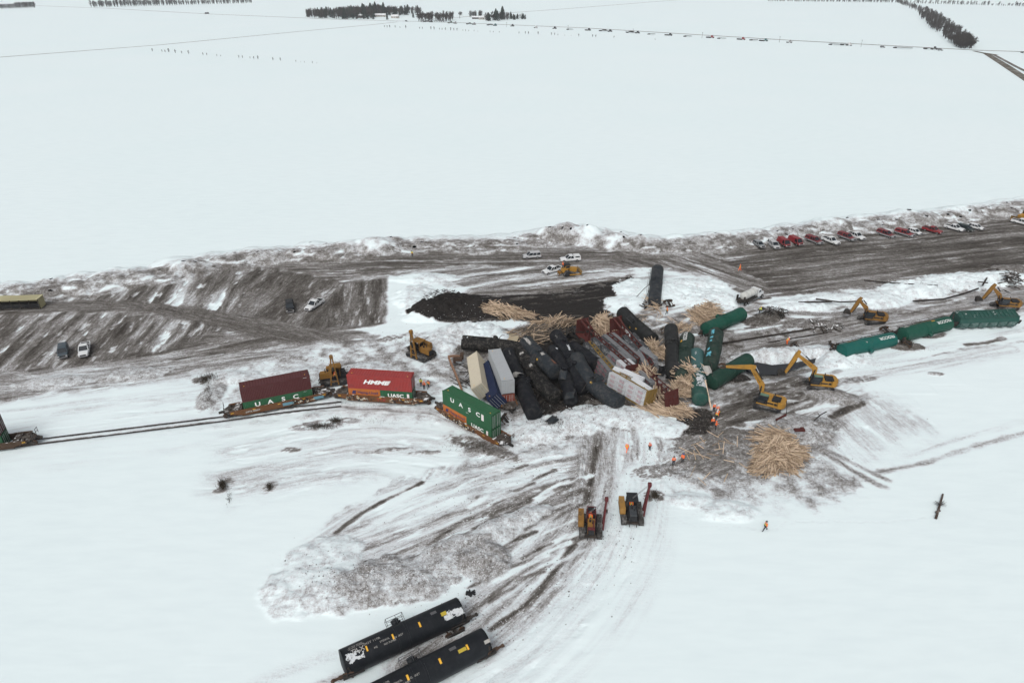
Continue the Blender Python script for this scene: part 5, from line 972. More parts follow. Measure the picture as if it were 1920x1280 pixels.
# ---------------------------------------------------------------- road vehicles
CARP = {n: paint('car_' + n, c, .28, .04, (.25, .23, .21) if n != 'white' else (.45, .43, .4), .25, fine=2) for n, c in dict(white=(.62, .64, .65), silver=(.22, .235, .245), red=(.21, .020, .025), darkred=(.15, .02, .024), black=(.018, .02, .022), slate=(.055, .075, .09), green=(.018, .03, .028), grey=(.42, .43, .44)).items()}
_car = {}
def car_proto(kind, col, cap=None):
    key = (kind, col, cap)
    if key in _car: return _car[key], False
    nm = {'pickup': 'pickup_truck', 'suv': 'suv_car', 'van': 'van', 'wagon': 'suv_car'}[kind]; t = link(bpy.data.objects.new(nm, None)); m = CARP[col]; L = {'pickup': 5.9, 'suv': 5.2, 'van': 5.4, 'wagon': 4.5}[kind]; h = L / 2; w = .98 if kind != 'wagon' else .9
    lo = CARP['silver'] if cap == 'two' or (kind == 'pickup' and cap == 'darkred') else m; zb, zw = .42, 1.12 if kind in ('pickup', 'suv') else 1.0
    def sec(x, z0, z1, ww): return [Vector((x, -ww, z0 + .1)), Vector((x, -ww * 1.0, z1 - .16)), Vector((x, -ww + .1, z1)), Vector((x, ww - .1, z1)), Vector((x, ww, z1 - .16)), Vector((x, ww, z0 + .1)), Vector((x, ww - .12, z0)), Vector((x, -ww + .12, z0))]
    hx = {'pickup': .95, 'suv': 1.1, 'van': 1.75, 'wagon': .75}[kind]; b = MB()
    b.rings([sec(-h, zb + .1, zw - .06, w - .06), sec(-h + .12, zb, zw, w), sec(hx, zb, zw, w), sec(h - .6, zb, zw - .06, w - .02), sec(h - .12, zb + .02, zw - .18, w - .12), sec(h, zb + .1, zw - .32, w - .2)], smooth=False); body = b.build('body', lo, t)
    if lo is not m: q = MB(); q.rings([sec(-h + .14, zw - .3, zw + .012, w + .006), sec(hx, zw - .3, zw + .012, w + .006), sec(h - .6, zw - .28, zw - .045, w - .015)], smooth=False); q.build('upper_body', m, body)
    c0, c1 = {'pickup': (-.95, 1.25), 'suv': (-h + .12, 1.4), 'van': (-h + .12, 1.9), 'wagon': (-h + .15, 1.05)}[kind]; zt = {'pickup': 1.86, 'suv': 1.84, 'van': 2.0, 'wagon': 1.62}[kind]
    f0, f1 = (.25 if kind == 'pickup' else .22), (.85 if kind != 'van' else .7)
    g = MB(); A_ = [(c0, -w + .05), (c1, -w + .08), (c1, w - .08), (c0, w - .05)]; T_ = [(c0 + f0, -w + .2), (c1 - f1, -w + .2), (c1 - f1, w - .2), (c0 + f0, w - .2)]
    g.rings([[Vector((x, y, zw - .02)) for x, y in A_], [Vector((x, y, zt - .05)) for x, y in T_]], smooth=False); gl = g.build('window', GLASS if kind != 'van' else GLASS, t)
    r = MB(); r.rings([[Vector((x * 1.0, y * 1.02, zt - .07)) for x, y in T_], [Vector((x, y * 1.0, zt)) for x, y in T_], [Vector(((x - (c0 + c1 - f1 + f0) / 2) * .93 + (c0 + c1 - f1 + f0) / 2, y * .88, zt + .05)) for x, y in T_]], smooth=False)
    for x_ in ([(c0, c0 + f0), (c1, c1 - f1)] + [((c0 * (1 - k) + c1 * k), (c0 + f0) * (1 - k) + (c1 - f1) * k) for k in ((.48,) if kind == 'pickup' else (.33, .64))]):
        for s in (-1, 1): r.beam((x_[0], s * (w - .055), zw), (x_[1], s * (w - .19), zt - .03), .11, .06)
    if kind == 'van':
        for s in (-1, 1): r.add([(c0 + .02, s * (w - .035), zw), (.5, s * (w - .045), zw), (.5, s * (w - .185), zt - .04), (c0 + f0, s * (w - .185), zt - .04)], [(0, 1, 2, 3)])
        r.add([(c0 - .01, -w + .06, zw), (c0 - .01, w - .06, zw), (c0 + f0 - .01, w - .2, zt), (c0 + f0 - .01, -w + .2, zt)], [(0, 1, 2, 3)])
    r.build('roof', m, t)
    if kind == 'pickup':
        if cap is None:
            b = MB(); b.box((-2.0, 0, zw + .006), (1.75, 1.55, .02)); b.build('bed', MBLACK, t)
            b = MB(); [b.box((-2.0, s * .88, zw + .05), (1.95, .12, .1)) for s in (-1, 1)]; b.box((-2.88, 0, zw + .05), (.1, 1.7, .1)); b.build('bed_rail', lo, t)
        else:
            b = MB(); b.rings([[Vector((x, y, z)) for x, y in ((-2.9, -w + .06), (-1.0, -w + .06), (-1.0, w - .06), (-2.9, w - .06))] if z < 1.3 else [Vector((x, y, z)) for x, y in ((-2.72, -w + .2), (-1.02, -w + .2), (-1.02, w - .2), (-2.72, w - .2))] for z in (zw, 1.84)], smooth=False); tp = b.build('canopy', m, t); q = MB(); [q.add([(-2.6, s * (w - .06), 1.3), (-1.25, s * (w - .06), 1.3), (-1.3, s * (w - .13), 1.66), (-2.5, s * (w - .13), 1.66)], [(0, 1, 2, 3)]) for s in (-1, 1)]; q.build('window', GLASS, tp)
    b = MB(); b.box((h - .05, 0, zb + .38), (.12, 1.1, .26)); b.build('grille', MBLACK, t); b = MB(); b.box((h - .0, 0, zb + .12), (.16, 1.7, .18)); b.box((-h, 0, zb + .12), (.14, 1.7, .18)); b.build('bumper', flatc('bumper_grey', (.2, .2, .21), .4), t)
    for s in (-1, 1):
        b = MB(); b.box((h - .10, s * .70, zb + .40), (.14, .30, .18)); b.build('headlight', LAMP, t); b = MB(); b.box((-h + .0, s * .82, zb + .45), (.08, .14, .32)); b.build('tail_light', flatc('tail_red', (.3, .01, .01), .3), t)
        b = MB(); b.box((c1 - .35, s * (w + .12), zw + .12), (.12, .22, .18)); b.build('mirror', MBLACK, t)
        for x in (h - 1.0, -h + 1.15): b = MB(); b.cyl((x, s * (w - .26), .39), (x, s * (w + .015), .39), .39, n=16); wh = b.build('wheel', TYRE, t); q = MB(); q.cyl((x, s * (w + .016), .39), (x, s * (w + .03), .39), .22, n=12); q.build('rim', RIM, wh)
    _car[key] = t; return t, True
def car(label, px, py, az, kind, col, cap=None, group=None, z=None):
    p = at(px, py, .8); M = TRZ((p.x, p.y, gh(p.x, p.y) + .03 if z is None else z), az); o, new = car_proto(kind, col, cap)
    if new: o.matrix_world = M; c = o
    else: c = copy_thing(o, M)
    for k in ('group',):
        if k in c: del c[k]
    tag(c, label, {'pickup': 'pickup truck', 'suv': 'suv', 'van': 'van', 'wagon': 'suv'}[kind], group); return c
GR = 'vehicles parked along the snow berm'; azr = -42
car('small silver suv at the left end of the row along the berm', 1423, 459, -75, 'wagon', 'silver', None, GR)
car('grey-white suv between the small silver one and the red vans', 1451, 457, -83, 'suv', 'grey', None, GR)
car('bright red van, left of the pair of red vans', 1470, 455, -79, 'van', 'red', None, GR)
car('bright red van, right of the pair of red vans', 1492, 453, -72, 'van', 'red', None, GR)
car('dark red and grey pickup with canopy next to the pair of red vans', 1527, 449, -64, 'pickup', 'darkred', 'two', GR)
car('white pickup with open bed between two dark red pickups', 1558, 450, -64, 'pickup', 'white', None, GR)
car('dark red and grey pickup with canopy touching the tail of a white pickup', 1588, 443, -64, 'pickup', 'darkred', 'two', GR)
car('white pickup with open bed right behind the dark red canopy truck', 1606, 441, -66, 'pickup', 'white', None, GR)
car('dark red and grey pickup standing alone in the middle of the row', 1662, 437, -62, 'pickup', 'darkred', 'two', GR)
car('dark red pickup with a white stripe, beside a small white suv', 1697, 436, -58, 'pickup', 'red', 'two', GR)
car('small white suv half hidden by a dark red pickup', 1716, 433, -64, 'wagon', 'white', None, GR)
car('all-red pickup with an open bed near the right end of the row', 1749, 430, -56, 'pickup', 'red', None, GR)
car('white pickup next to the dark green suv', 1790, 426, -58, 'pickup', 'white', None, GR)
car('dark green suv between a white pickup and a white car', 1810, 427, -58, 'suv', 'green', None, GR)
car('white car just right of the dark green suv', 1831, 425, -56, 'wagon', 'white', None, GR)
car('white pickup cut by the right edge below the bulldozer', 1917, 415, -53, 'pickup', 'white', None, GR)
car('blue-grey suv parked nose to the camera on the streaked ground, lower left', 118, 658, -62, 'suv', 'slate', None, None)
car('white pickup parked beside the blue-grey suv, lower left', 158, 655, -66, 'pickup', 'white', None, None)
car('black suv facing the camera beside the striped patch of mud', 543, 573, -72, 'suv', 'black', None, None)
car('white pickup angled away from the black suv on the striped mud', 589, 569, -112, 'pickup', 'white', None, None)
car('silver-white suv standing side-on north of the burnt ground', 997, 478, 192, 'suv', 'grey', None, None)
car('white pickup with white canopy behind the bulldozer', 1069, 483, 190, 'pickup', 'white', 'cap', None)
car('white pickup nosing away from the bulldozer blade', 1035, 504, 215, 'pickup', 'white', None, None)
# white tanker truck
p = at(1404, 566); t = thing('tanker_truck', 'white vacuum tanker truck with a crane-like rear rack beside the bright green tank car', 'tanker truck', TRZ((p.x, p.y, gh(p.x, p.y)), 40), None)
b = MB(); b.cyl((-3.0, 0, 2.15), (1.4, 0, 2.15), .95, n=24); b.ball((-3.0, 0, 2.15), .95, 8, (.3, 1, 1)); b.ball((1.4, 0, 2.15), .95, 8, (.3, 1, 1)); tk = b.build('tank', paint('truck_tank_white', (.55, .56, .54), .45, .1, (.25, .22, .18), .4), t)
for x in (-2.2, -.8, .6): b = MB(); b.cyl((x - .04, 0, 2.15), (x + .04, 0, 2.15), .99, n=24); b.build('tank_band', flatc('galvanised', (.35, .36, .36)), tk)
b = MB(); b.box((-.3, 0, 1.0), (8.4, .9, .3)); b.box((-3.7, 0, 1.3), (1.2, 2.2, .25)); [b.box((-3.9, s * 1.0, 1.9), (.5, .3, 1.2)) for s in (-1, 1)]; [b.box((-.8, s * 1.1, 1.15), (4.6, .4, .35)) for s in (-1, 1)]; b.build('chassis', DARK, t)
b = MB(); b.prism([(1.8, .9), (3.3, .9), (3.3, 2.0), (2.95, 2.75), (1.8, 2.75)], -1.1, 1.1); cb = b.build('cab', CARP['white'], t); b = MB(); b.prism([(3.3, .9), (4.7, .9), (4.7, 1.6), (3.3, 1.85)], -.85, .85); b.build('hood', CARP['white'], t); b = MB(); b.add([(3.33, -.95, 2.02), (3.33, .95, 2.02), (2.99, .9, 2.68), (2.99, -.9, 2.68)], [(0, 1, 2, 3)]); [b.prism([(2.0, 2.0), (3.1, 2.0), (2.85, 2.6), (2.0, 2.6)], s * 1.11 - .008, s * 1.11 + .008) for s in (-1, 1)]; b.build('window', GLASS, cb)
for s in (-1, 1):
    for x in (4.0, -1.9, -3.1): b = MB(); b.cyl((x, s * .75, .5), (x, s * 1.12, .5), .5, n=16); wh = b.build('wheel', TYRE, t); q = MB(); q.cyl((x, s * 1.121, .5), (x, s * 1.14, .5), .28, n=12); q.build('rim', RIM, wh)
    b = MB(); b.cyl((1.65, s * .95, 1.2), (1.65, s * .95, 3.1), .08, n=8); b.build('exhaust_stack', flatc('galvanised', (.35, .36, .36)), t)
# beige shed-like container with an open side
a, b_ = at(-25, 567, 1.5), at(77, 560, 1.5); M = frame(at(-60, 571, 0), at(76, 579, 0)); Ls = 17; dsh = (at(77, 578) - at(-30, 582)).normalized(); pr = at(76, 579)
M = frame(pr - dsh * Ls, pr); t = thing('storage_shed', 'long pale yellow corrugated box with an open dark side, at the left edge', 'storage container', M, None); BEI = paint('shed_beige', (.45, .42, .26), .6, .1, (.25, .22, .15), .3)
b = MB(); b.box((0, 2.6, 1.25), (Ls, .08, 2.5)); b.box((Ls / 2 - .04, 1.3, 1.25), (.08, 2.6, 2.5)); b.box((-Ls / 2 + .04, 1.3, 1.25), (.08, 2.6, 2.5))
for i in range(12): b.box((Ls / 2 + .02, .2 + i * .2, 1.25), (.05, .07, 2.4))
b.build('wall', BEI, t); b = MB(); b.prism([(-Ls / 2 - .1, 2.52), (Ls / 2 + .1, 2.52), (Ls / 2 + .1, 2.62), (3, 2.56), (-2, 2.7), (-Ls / 2 - .1, 2.62)], -.25, 2.7)
for i in range(int(Ls / .6)): b.box((-Ls / 2 + i * .6, 1.2, 2.66), (.07, 2.8, .05))
b.build('roof', BEI, t); b = MB(); [b.box((-Ls / 2 + i * Ls / 8, .05, 1.25), (.12, .12, 2.5)) for i in range(9)]; b.box((0, .05, .1), (Ls, .14, .14)); b.build('post', DARK, t); b = MB(); b.box((0, 1.5, .6), (Ls - .5, 1.6, .9)); b.build('interior_load', MBLACK, t)
# ---------------------------------------------------------------- people
def person_mesh(pose):
    """one continuous body grown over a skeleton"""
    J = {'pel': (0, 0, .95), 'chest': (0, 0, 1.28), 'neck': (0, 0, 1.5), 'head': (.02, 0, 1.64), 'top': (.01, 0, 1.74)}; Rr = {'pel': .15, 'chest': .17, 'neck': .06, 'head': .10, 'top': .07}
    E = [('pel', 'chest'), ('chest', 'neck'), ('neck', 'head'), ('head', 'top')]
    for s, n in ((1, 'l'), (-1, 'r')):
        st = pose.get('step', 0) * s; ar = pose.get('arm' + n, (0, 0)); sit = pose.get('sit')
        J['hip' + n] = (0, s * .1, .9); J['knee' + n] = ((.42, s * .13, .92) if sit else (st * .22 + .03, s * .11, .5)); J['ank' + n] = ((.45, s * .13, .48) if sit else (st * .38 - (.06 if st < 0 else 0), s * .12, .08)); J['toe' + n] = (J['ank' + n][0] + .18, s * .13, J['ank' + n][2] - .04)
        J['sh' + n] = (0, s * .2, 1.43); f, o = ar; J['el' + n] = (f * .2, s * (.26 + .1 * o), 1.43 - .27); J['wr' + n] = (f * .45, s * (.27 - .12 * f + .1 * o), 1.43 - .27 - .24 * (1 - .9 * f)); w = Vector(J['wr' + n]); d = (w - Vector(J['el' + n])).normalized(); J['palm' + n] = tuple(w + d * .07)
        Rr.update({'hip' + n: .10, 'knee' + n: .065, 'ank' + n: .05, 'toe' + n: .045, 'sh' + n: .075, 'el' + n: .05, 'wr' + n: .035, 'palm' + n: .032}); E += [('pel', 'hip' + n), ('hip' + n, 'knee' + n), ('knee' + n, 'ank' + n), ('ank' + n, 'toe' + n), ('chest', 'sh' + n), ('sh' + n, 'el' + n), ('el' + n, 'wr' + n), ('wr' + n, 'palm' + n)]
        sd = Vector((1, 0, 0)) if abs(d.x) < .8 else Vector((0, 1, 0))
        for k in range(4): J['f%d%s' % (k, n)] = tuple(Vector(J['palm' + n]) + d * (.075 - .012 * abs(k - 1.4)) + sd * (k - 1.5) * .022 + Vector((.012, 0, 0))); Rr['f%d%s' % (k, n)] = .0095; E.append(('palm' + n, 'f%d%s' % (k, n)))
        J['th' + n] = tuple(w + d * .05 + sd * .055); Rr['th' + n] = .011; E.append(('wr' + n, 'th' + n))
    ks = list(J); lean = pose.get('lean', 0); vs = []
    for k in ks:
        v = Vector(J[k])
        if v.z > .95 and lean: v = Vector((0, 0, .95)) + Matrix.Rotation(R(lean), 3, 'Y') @ (v - Vector((0, 0, .95)))
        vs.append(v)
    def grow(keys, scale, name, mat):
        ed = [(keys.index(a), keys.index(b)) for a, b in E if a in keys and b in keys]; me = bpy.data.meshes.new(name); me.from_pydata([vs[ks.index(k)] for k in keys], ed, []); ob = link(bpy.data.objects.new(name, me)); md = ob.modifiers.new('s', 'SKIN')
        for i, k in enumerate(keys): r = Rr[k] * scale + (.012 if scale > 1 else 0); me.skin_vertices[0].data[i].radius = (r, r)
        me.skin_vertices[0].data[0].use_root = True; ob.modifiers.new('u', 'SUBSURF').levels = 1; bpy.context.view_layer.update(); dg = bpy.context.evaluated_depsgraph_get(); out = bpy.data.meshes.new_from_object(ob.evaluated_get(dg)); out.materials.clear(); out.materials.append(mat); out.name = name; bpy.data.objects.remove(ob); return out
    body = grow(ks, 1, 'person', SKIN); up = ['chest', 'pel'] + [k + n for n in 'lr' for k in ('sh', 'el', 'wr')]; lg = ['pel'] + [k + n for n in 'lr' for k in ('hip', 'knee', 'ank', 'toe')]
    hd = vs[ks.index('top')]; hm = MB(); hm.ball(hd + Vector((0, 0, .0)), .135, 8, (1.08, .95, .8)); hm.cyl(hd + Vector((.02, 0, -.03)), hd + Vector((.02, 0, -.015)), .17, n=14)
    fc = MB(); h0 = vs[ks.index('head')]; fc.ball(h0 + Vector((.105, 0, -.005)), .022, 5); [fc.ball(h0 + Vector((.095, s * .035, .02)), .012, 5) for s in (-1, 1)]; fc.box(h0 + Vector((.10, 0, -.045)), (.01, .045, .01)); [fc.ball(h0 + Vector((0, s * .105, 0)), .025, 5) for s in (-1, 1)]
    return body, grow(up, 1.12, 'jacket', None), grow(lg, 1.12, 'trousers', None), hm.mesh('helmet', None), fc.mesh('face', SKIN), hd
_ps = {}
def person(label, px, py, az=-90, pose=None, jacket='orange', trousers='dark', helmet=(.7, .7, .7), group='workers in high-visibility clothing', z=None, pos=None):
    pose = pose or {}; key = str(sorted(pose.items()))
    if key not in _ps: _ps[key] = person_mesh(pose)
    body, jk, tr, hm, fc, hd = _ps[key]; p = at(px, py) if pos is None else Vector(pos); zz = (gh(p.x, p.y) if z is None else z)
    o = link(bpy.data.objects.new('person', body)); o.matrix_world = TRZ((p.x, p.y, zz), az); tag(o, label, 'person', group)
    JM = {'orange': ORANGEV, 'lime': LIMEV, 'red': flatc('hi_vis_red', (.9, .06, .03), .8), 'dark': TROU}; TM = {'dark': TROU, 'orange': ORANGEV, 'red': flatc('hi_vis_red', (.9, .06, .03))}
    for me, nm, mt in ((jk, 'jacket', JM[jacket]), (tr, 'trousers', TM[trousers]), (hm, 'helmet', flatc('helmet_%d%d%d' % tuple(int(c * 99) for c in helmet), helmet, .4)), (fc, 'face', SKIN)):
        k = (me.name, mt.name)
        if k not in _ps: m2 = me.copy(); m2.materials.clear(); m2.materials.append(mt); _ps[k] = m2
        c = link(bpy.data.objects.new(nm, _ps[k])); c.parent = o
    if jacket != 'dark':
        if ('st', key) not in _ps: q = MB(); lean = pose.get('lean', 0); Mx = Matrix.Translation((0, 0, .95)) @ Matrix.Rotation(R(lean), 4, 'Y') @ Matrix.Translation((0, 0, -.95)); [q.add([Mx @ Vector((.21 * math.cos(a + d), .22 * math.sin(a + d), z_)) for d in (0, .55) for z_ in (1.12, 1.18)], [(0, 1, 3, 2)]) for a in [i * .55 for i in range(12)]]; [q.add([Mx @ Vector((sx * .205, s * .1 + dy, z_)) for dy in (-.025, .025) for z_ in (1.05, 1.42)], [(0, 1, 3, 2)]) for s in (-1, 1) for sx in (-1, 1)]; _ps[('st', key)] = q.mesh('reflective_tape', LIMEV if jacket != 'lime' else ORANGEV)
        c = link(bpy.data.objects.new('reflective_tape', _ps[('st', key)])); c.parent = o
    return o
WK = dict(step=1); BD = dict(lean=28, armr=(1, 0), arml=(1, 0)); AR = dict(arml=(.9, 0), armr=(.4, 0))
Wh = (.7, .7, .7); Bk = (.03, .03, .04); Bl = (.03, .06, .25); Or = (.8, .15, .03)
person('person in a lime jacket standing alone on the far track', 773, 481, -80, {}, 'lime', 'dark', Bk)
person('person in lime jacket, left of the three by the red container', 789.5, 724, -70, AR, 'lime', 'dark', Bk)
person('short-looking person all in orange between two others by the red container', 795.5, 729, -100, {}, 'orange', 'dark', Or)
person('person in dark clothes and orange vest, right of the three by the red container', 803.5, 728, -120, WK, 'orange', 'dark', Bk)
person('person in orange walking far off on the brown lot', 1387, 506, 180, WK, 'orange', 'orange', Or)
person('person in orange alone in the snow between the lone black tank and the lumber', 1250, 589, 200, WK, 'orange', 'dark', Or)
person('person in full orange by the torn rail, bending forward', 1475, 645, 20, BD, 'orange', 'orange', Wh)
person('person in orange vest standing closest to the snowy green tank end', 1338, 771, 100, {}, 'orange', 'dark', Wh)
person('person in orange with white helmet, second behind the one at the tank end', 1345, 776, 120, AR, 'orange', 'dark', Wh)
person('person in orange bending, third in the line below the tank end', 1347.5, 781, 200, BD, 'orange', 'dark', Wh)
person('person in orange with white helmet, fourth in the line below the tank end', 1343, 786, 230, WK, 'orange', 'dark', Wh)
person('person in orange facing the camera, fifth in the line below the tank end', 1335.5, 798, -90, {}, 'orange', 'dark', Wh)
person('person in bright orange, nearest of the line below the tank end', 1341, 805, -20, AR, 'orange', 'dark', Or)
person('person in orange with lime boots, left one of the pair on the crossing track', 1175, 846, 60, WK, 'orange', 'orange', Wh)
person('person in bright red jacket, right one of the pair on the crossing track', 1217.5, 844, 40, AR, 'red', 'dark', Wh)
person('person in orange vest with black helmet, left one of the two on the grey snow', 1262, 872, -90, {}, 'orange', 'dark', Bk)
person('person in orange vest with blue helmet, right one of the two on the grey snow', 1279.5, 866, -130, AR, 'orange', 'dark', Bl)
person('person in orange walking alone across the clean snow, lower right', 1434, 994, 190, WK, 'orange', 'dark', Bk)
SIT = dict(sit=1, arml=(.8, 0), armr=(.8, 0))
for (pp, az, lb, hc) in ((pA, -95, 'person in orange seated in the red-framed pipelayer', Or), (pB, -93, 'person in orange seated under the black pipelayer roof', Or)):
    m = TRZ((pp.x, pp.y, gh(pp.x, pp.y)), az); s_ = m @ Vector((-.55, -.05, .78)); person(lb, 0, 0, az, SIT, 'orange', 'dark', hc, pos=(s_.x, s_.y, 0), z=s_.z)
m = TRZ((pD.x, pD.y, gh(pD.x, pD.y)), 15); s_ = m @ Vector((-1.7, 0, 2.0)); person('person in orange standing on the back of the bulldozer', 0, 0, 200, {}, 'orange', 'dark', Or, pos=(s_.x, s_.y, 0), z=s_.z)
pq = gp(627, 716); m = TRZ((pq.x, pq.y, gh(pq.x, pq.y)), 195); s_ = m @ Vector((-.3, 1.2, 1.1)); person('person in orange standing on the track of the pipelayer behind the well cars', 0, 0, -60, {}, 'orange', 'dark', Or, pos=(s_.x, s_.y, 0), z=s_.z)
person('person in yellow and black crouching at the rear of the tanker truck', 1423, 590, 30, BD, 'lime', 'dark', YELREF and (.6, .35, .03))
# ================================================================ track
def railpiece(label, pts, group=None, name='loose_rail', wide=.14):
    o = thing(name, label, 'rail', pts[0], group); b = MB(); P = [Vector(p) - Vector(pts[0]) for p in pts]; b.path(P, wide, .2); b.path([p + Vector((0, 0, -.12)) for p in P], wide * 2, .05); b.build('rail', RAILM, o); return o
RAILM = paint('rail_steel', (.035, .030, .027), .7, .3, (.1, .07, .05), .4); TIEM = paint('tie_wood', (.045, .038, .032), .9, .4, (.2, .2, .2), .3, snow=.3)
def track(label, px, za=.28):
    P = smooth_line([at(q[0], q[1], za) for q in px], 6); P = [Vector(p) for p in P]; t = thing('railway_track', label, 'railway track', P[0]); o0 = P[0]
    for s in (-1, 1):
        b = MB(); q = []
        for i, p in enumerate(P): d = (P[min(i + 1, len(P) - 1)] - P[max(i - 1, 0)]).normalized(); n_ = Vector((-d.y, d.x, 0)); q.append(p + n_ * s * .76 - o0)
        b.path(q, .13, .18); b.build('rail', RAILM, t)
    b = MB()
    for i in range(0):
        L = (P[i + 1] - P[i]).length; d = (P[i + 1] - P[i]).normalized(); n_ = Vector((-d.y, d.x, 0)); k = 0.
        while k < L: c = P[i] + d * k - o0; b.beam(c - n_ * 1.3 + Vector((0, 0, -.17)), c + n_ * 1.3 + Vector((0, 0, -.17)), .22, .16); k += .6
    return t
track('railway line in the snow running under the standing well cars at the left', [(-80, 848), (80, 826.5), (395, 788), (520, 770), (640, 757)])
o = at(1570, 609, .3)
railpiece('torn rail running from the crumpled tank to the muddy excavator, upper one', [at(1352, 643, .35), at(1460, 626, .3), at(1574, 607, .35)], 'bent rails lying loose on the snow', wide=.22)
railpiece('faint lower rail half buried in the snow beside the torn one', [at(1440, 642, .12), at(1500, 632, .12), at(1560, 622, .12)], 'bent rails lying loose on the snow')
for lb, pp in [('short straight rail on the snow left of the rail fragments', [(1497, 566), (1560, 565)]), ('long dark rail lying flat on the snow north of the muddy excavator', [(1530, 560), (1575, 566), (1618, 564)]), ('straight rail with a cross piece near the brown lot edge', [(1702, 532), (1758, 535)]), ('gently curved rail left of the straight one near the brown lot edge', [(1620, 525), (1660, 529), (1700, 532)]),
                ('long curved rail sweeping up to the excavator behind the hopper', [(1712, 564), (1770, 560), (1810, 549), (1835, 540)]), ('thin bent rail leading up to the pile of old ties', [(1842, 535), (1852, 518), (1872, 505)]), ('short rail at the foot of the tie pile', [(1834, 528), (1852, 530)]), ('short rail at the top of the snow ridge', [(1850, 506), (1872, 504)])]:
    railpiece(lb, [at(q[0], q[1], gh(*at(*q)[:2]) + .35) for q in pp], 'bent rails lying loose on the snow', wide=.2)
# loose wheel trucks and scrap
def loose_truck(label, px, py, az, roll=0, z=0.):
    p = at(px, py); t = thing('wheel_truck', label, 'railcar wheel truck', TRZ((p.x, p.y, gh(p.x, p.y) + z), az) @ Matrix.Rotation(R(roll), 4, 'X'), 'torn-off wheel trucks'); b = MB()
    for sy in (-1, 1): b.prism([(-1.2, .45), (-1.2, .6), (-.5, .85), (.5, .85), (1.2, .6), (1.2, .45), (.5, .3), (-.5, .3)], sy * 1.0 - .08, sy * 1.0 + .08)
    b.box((0, 0, .58), (.4, 2.2, .28)); b.build('side_frame', DARK, t)
    for sx in (-1, 1):
        wv = MB(); wv.cyl((sx * .88, -.85, .46), (sx * .88, .85, .46), .09, n=8); [wv.cyl((sx * .88, sy * .68, .46), (sx * .88, sy * .80, .46), .46, n=16) for sy in (-1, 1)]; wv.build('wheelset', RUST, t)
for a in [('small dark wheel truck in the snow behind the lone person by the rail', 1490, 652, 40, 30), ('wheel truck upside down at the near end of the teal tank', 1561, 654, 80, 20), ('wheel truck torn out between the teal and the green tank', 1660, 622, 20, 15), ('second wheel truck between the teal and the green tank', 1696, 650, 60, 30), ('wheel truck beside the lone black tank car', 1253, 572, 20, 30), ('wheel truck lying behind the slewed well car end', 945, 790, 70, 50),
          ('wheel truck in the wreck at the left end of the bright green tank', 1312, 628, 60, 70), ('wheel truck under the upper foreground tank car', 848, 1178, 30, 10, -.1), ('wheel truck at the top end of the dark green lettered tank', 1247, 622, 10, 50)]: loose_truck(*a)
def scrap(name, label, cat, px, py, n, R_, size, mat, zs=.8, seed=1, L0=1., L1=3., kind=None):
    p = at(px, py); z = gh(p.x, p.y); rr = random.Random(seed); b = MB()
    for i in range(n): r = R_ * math.sqrt(rr.random()); a = rr.uniform(0, 6.28); c = Vector((r * math.cos(a), r * math.sin(a) * .7, rr.uniform(0, zs) * (1 - r / R_ * .7))); L = rr.uniform(L0, L1) / 2; d = Vector((rr.uniform(-1, 1), rr.uniform(-1, 1), rr.uniform(-.25, .35))).normalized(); b.beam(c - d * L, c + d * L, rr.uniform(*size), rr.uniform(*size))
    o = b.build(name, mat, None, Matrix.Translation((p.x, p.y, z))); return tag(o, label, cat, None, kind)
scrap('scrap_metal', 'tangle of charred metal at the head of the black tank cars', 'wreckage', 1085, 634, 70, 6.5, (.08, .5), DARK, 3.2, 3, 1, 5, 'stuff')
scrap('scrap_metal', 'black fabric and metal wedged between the lumber and the dark green tank', 'wreckage', 1243, 700, 40, 3.5, (.1, .9), MBLACK, 2.5, 4, .6, 2.5, 'stuff')
scrap('scrap_metal', 'dark scrap under the middle of the tank pile', 'wreckage', 1040, 765, 50, 6, (.1, .5), DARK, .5, 5, .6, 2.5, 'stuff')
scrap('scrap_metal', 'crushed dark metal between the graffiti tank and the snowy one', 'wreckage', 1330, 700, 35, 3.5, (.1, .6), DARK, 2.0, 6, .6, 2.6, 'stuff')
scrap('scrap_metal', 'dark metal scraps around the torn end of the lone black tank', 'wreckage', 1222, 575, 25, 2.5, (.08, .3), DARK, 1.0, 7, .6, 2.2, 'stuff')
rr = random.Random(77)
for (lb, px, py, z) in [('torn curled sheet of tank jacket beside the bent black tank', 972, 705, 3.2), ('torn curled sheet of tank jacket over the soot-streaked tank', 1000, 675, 3.6), ('ripped jacket sheet standing up between two black tank cars', 1056, 705, 3.4), ('ripped jacket sheet near the numbered black tank', 1072, 742, 2.6), ('curled steel sheet at the crushed end of the graffiti tank', 1327, 697, 2.8), ('curled steel sheet hanging from the folded tank car', 1120, 712, 3.4), ('bent steel sheet in the snow south of the pile', 1034, 790, .8), ('curled black sheet beside the dark green lettered tank', 1270, 690, 2.4)]:
    p = at(px, py, z); q = MB(); A_ = [Vector((math.cos(k * .35) * .8, -1 + 2 * j + rr.uniform(-.2, .2), math.sin(k * .35) * .7 + rr.uniform(-.12, .12))) for k in range(9) for j in (0, 1)]; q.add(A_ + [v * .96 for v in A_], [(2 * k, 2 * k + 1, 2 * k + 3, 2 * k + 2) for k in range(8)] + [(18 + 2 * k, 18 + 2 * k + 2, 18 + 2 * k + 3, 18 + 2 * k + 1) for k in range(8)])
    o = q.build('torn_sheet', rr.choice([BARE, MBLACK, TGRY]), None, TRZ(p, rr.uniform(0, 360)) @ Matrix.Rotation(rr.uniform(-.6, .6), 4, 'X')); tag(o, lb, 'steel sheet', 'torn steel sheets in the pile')
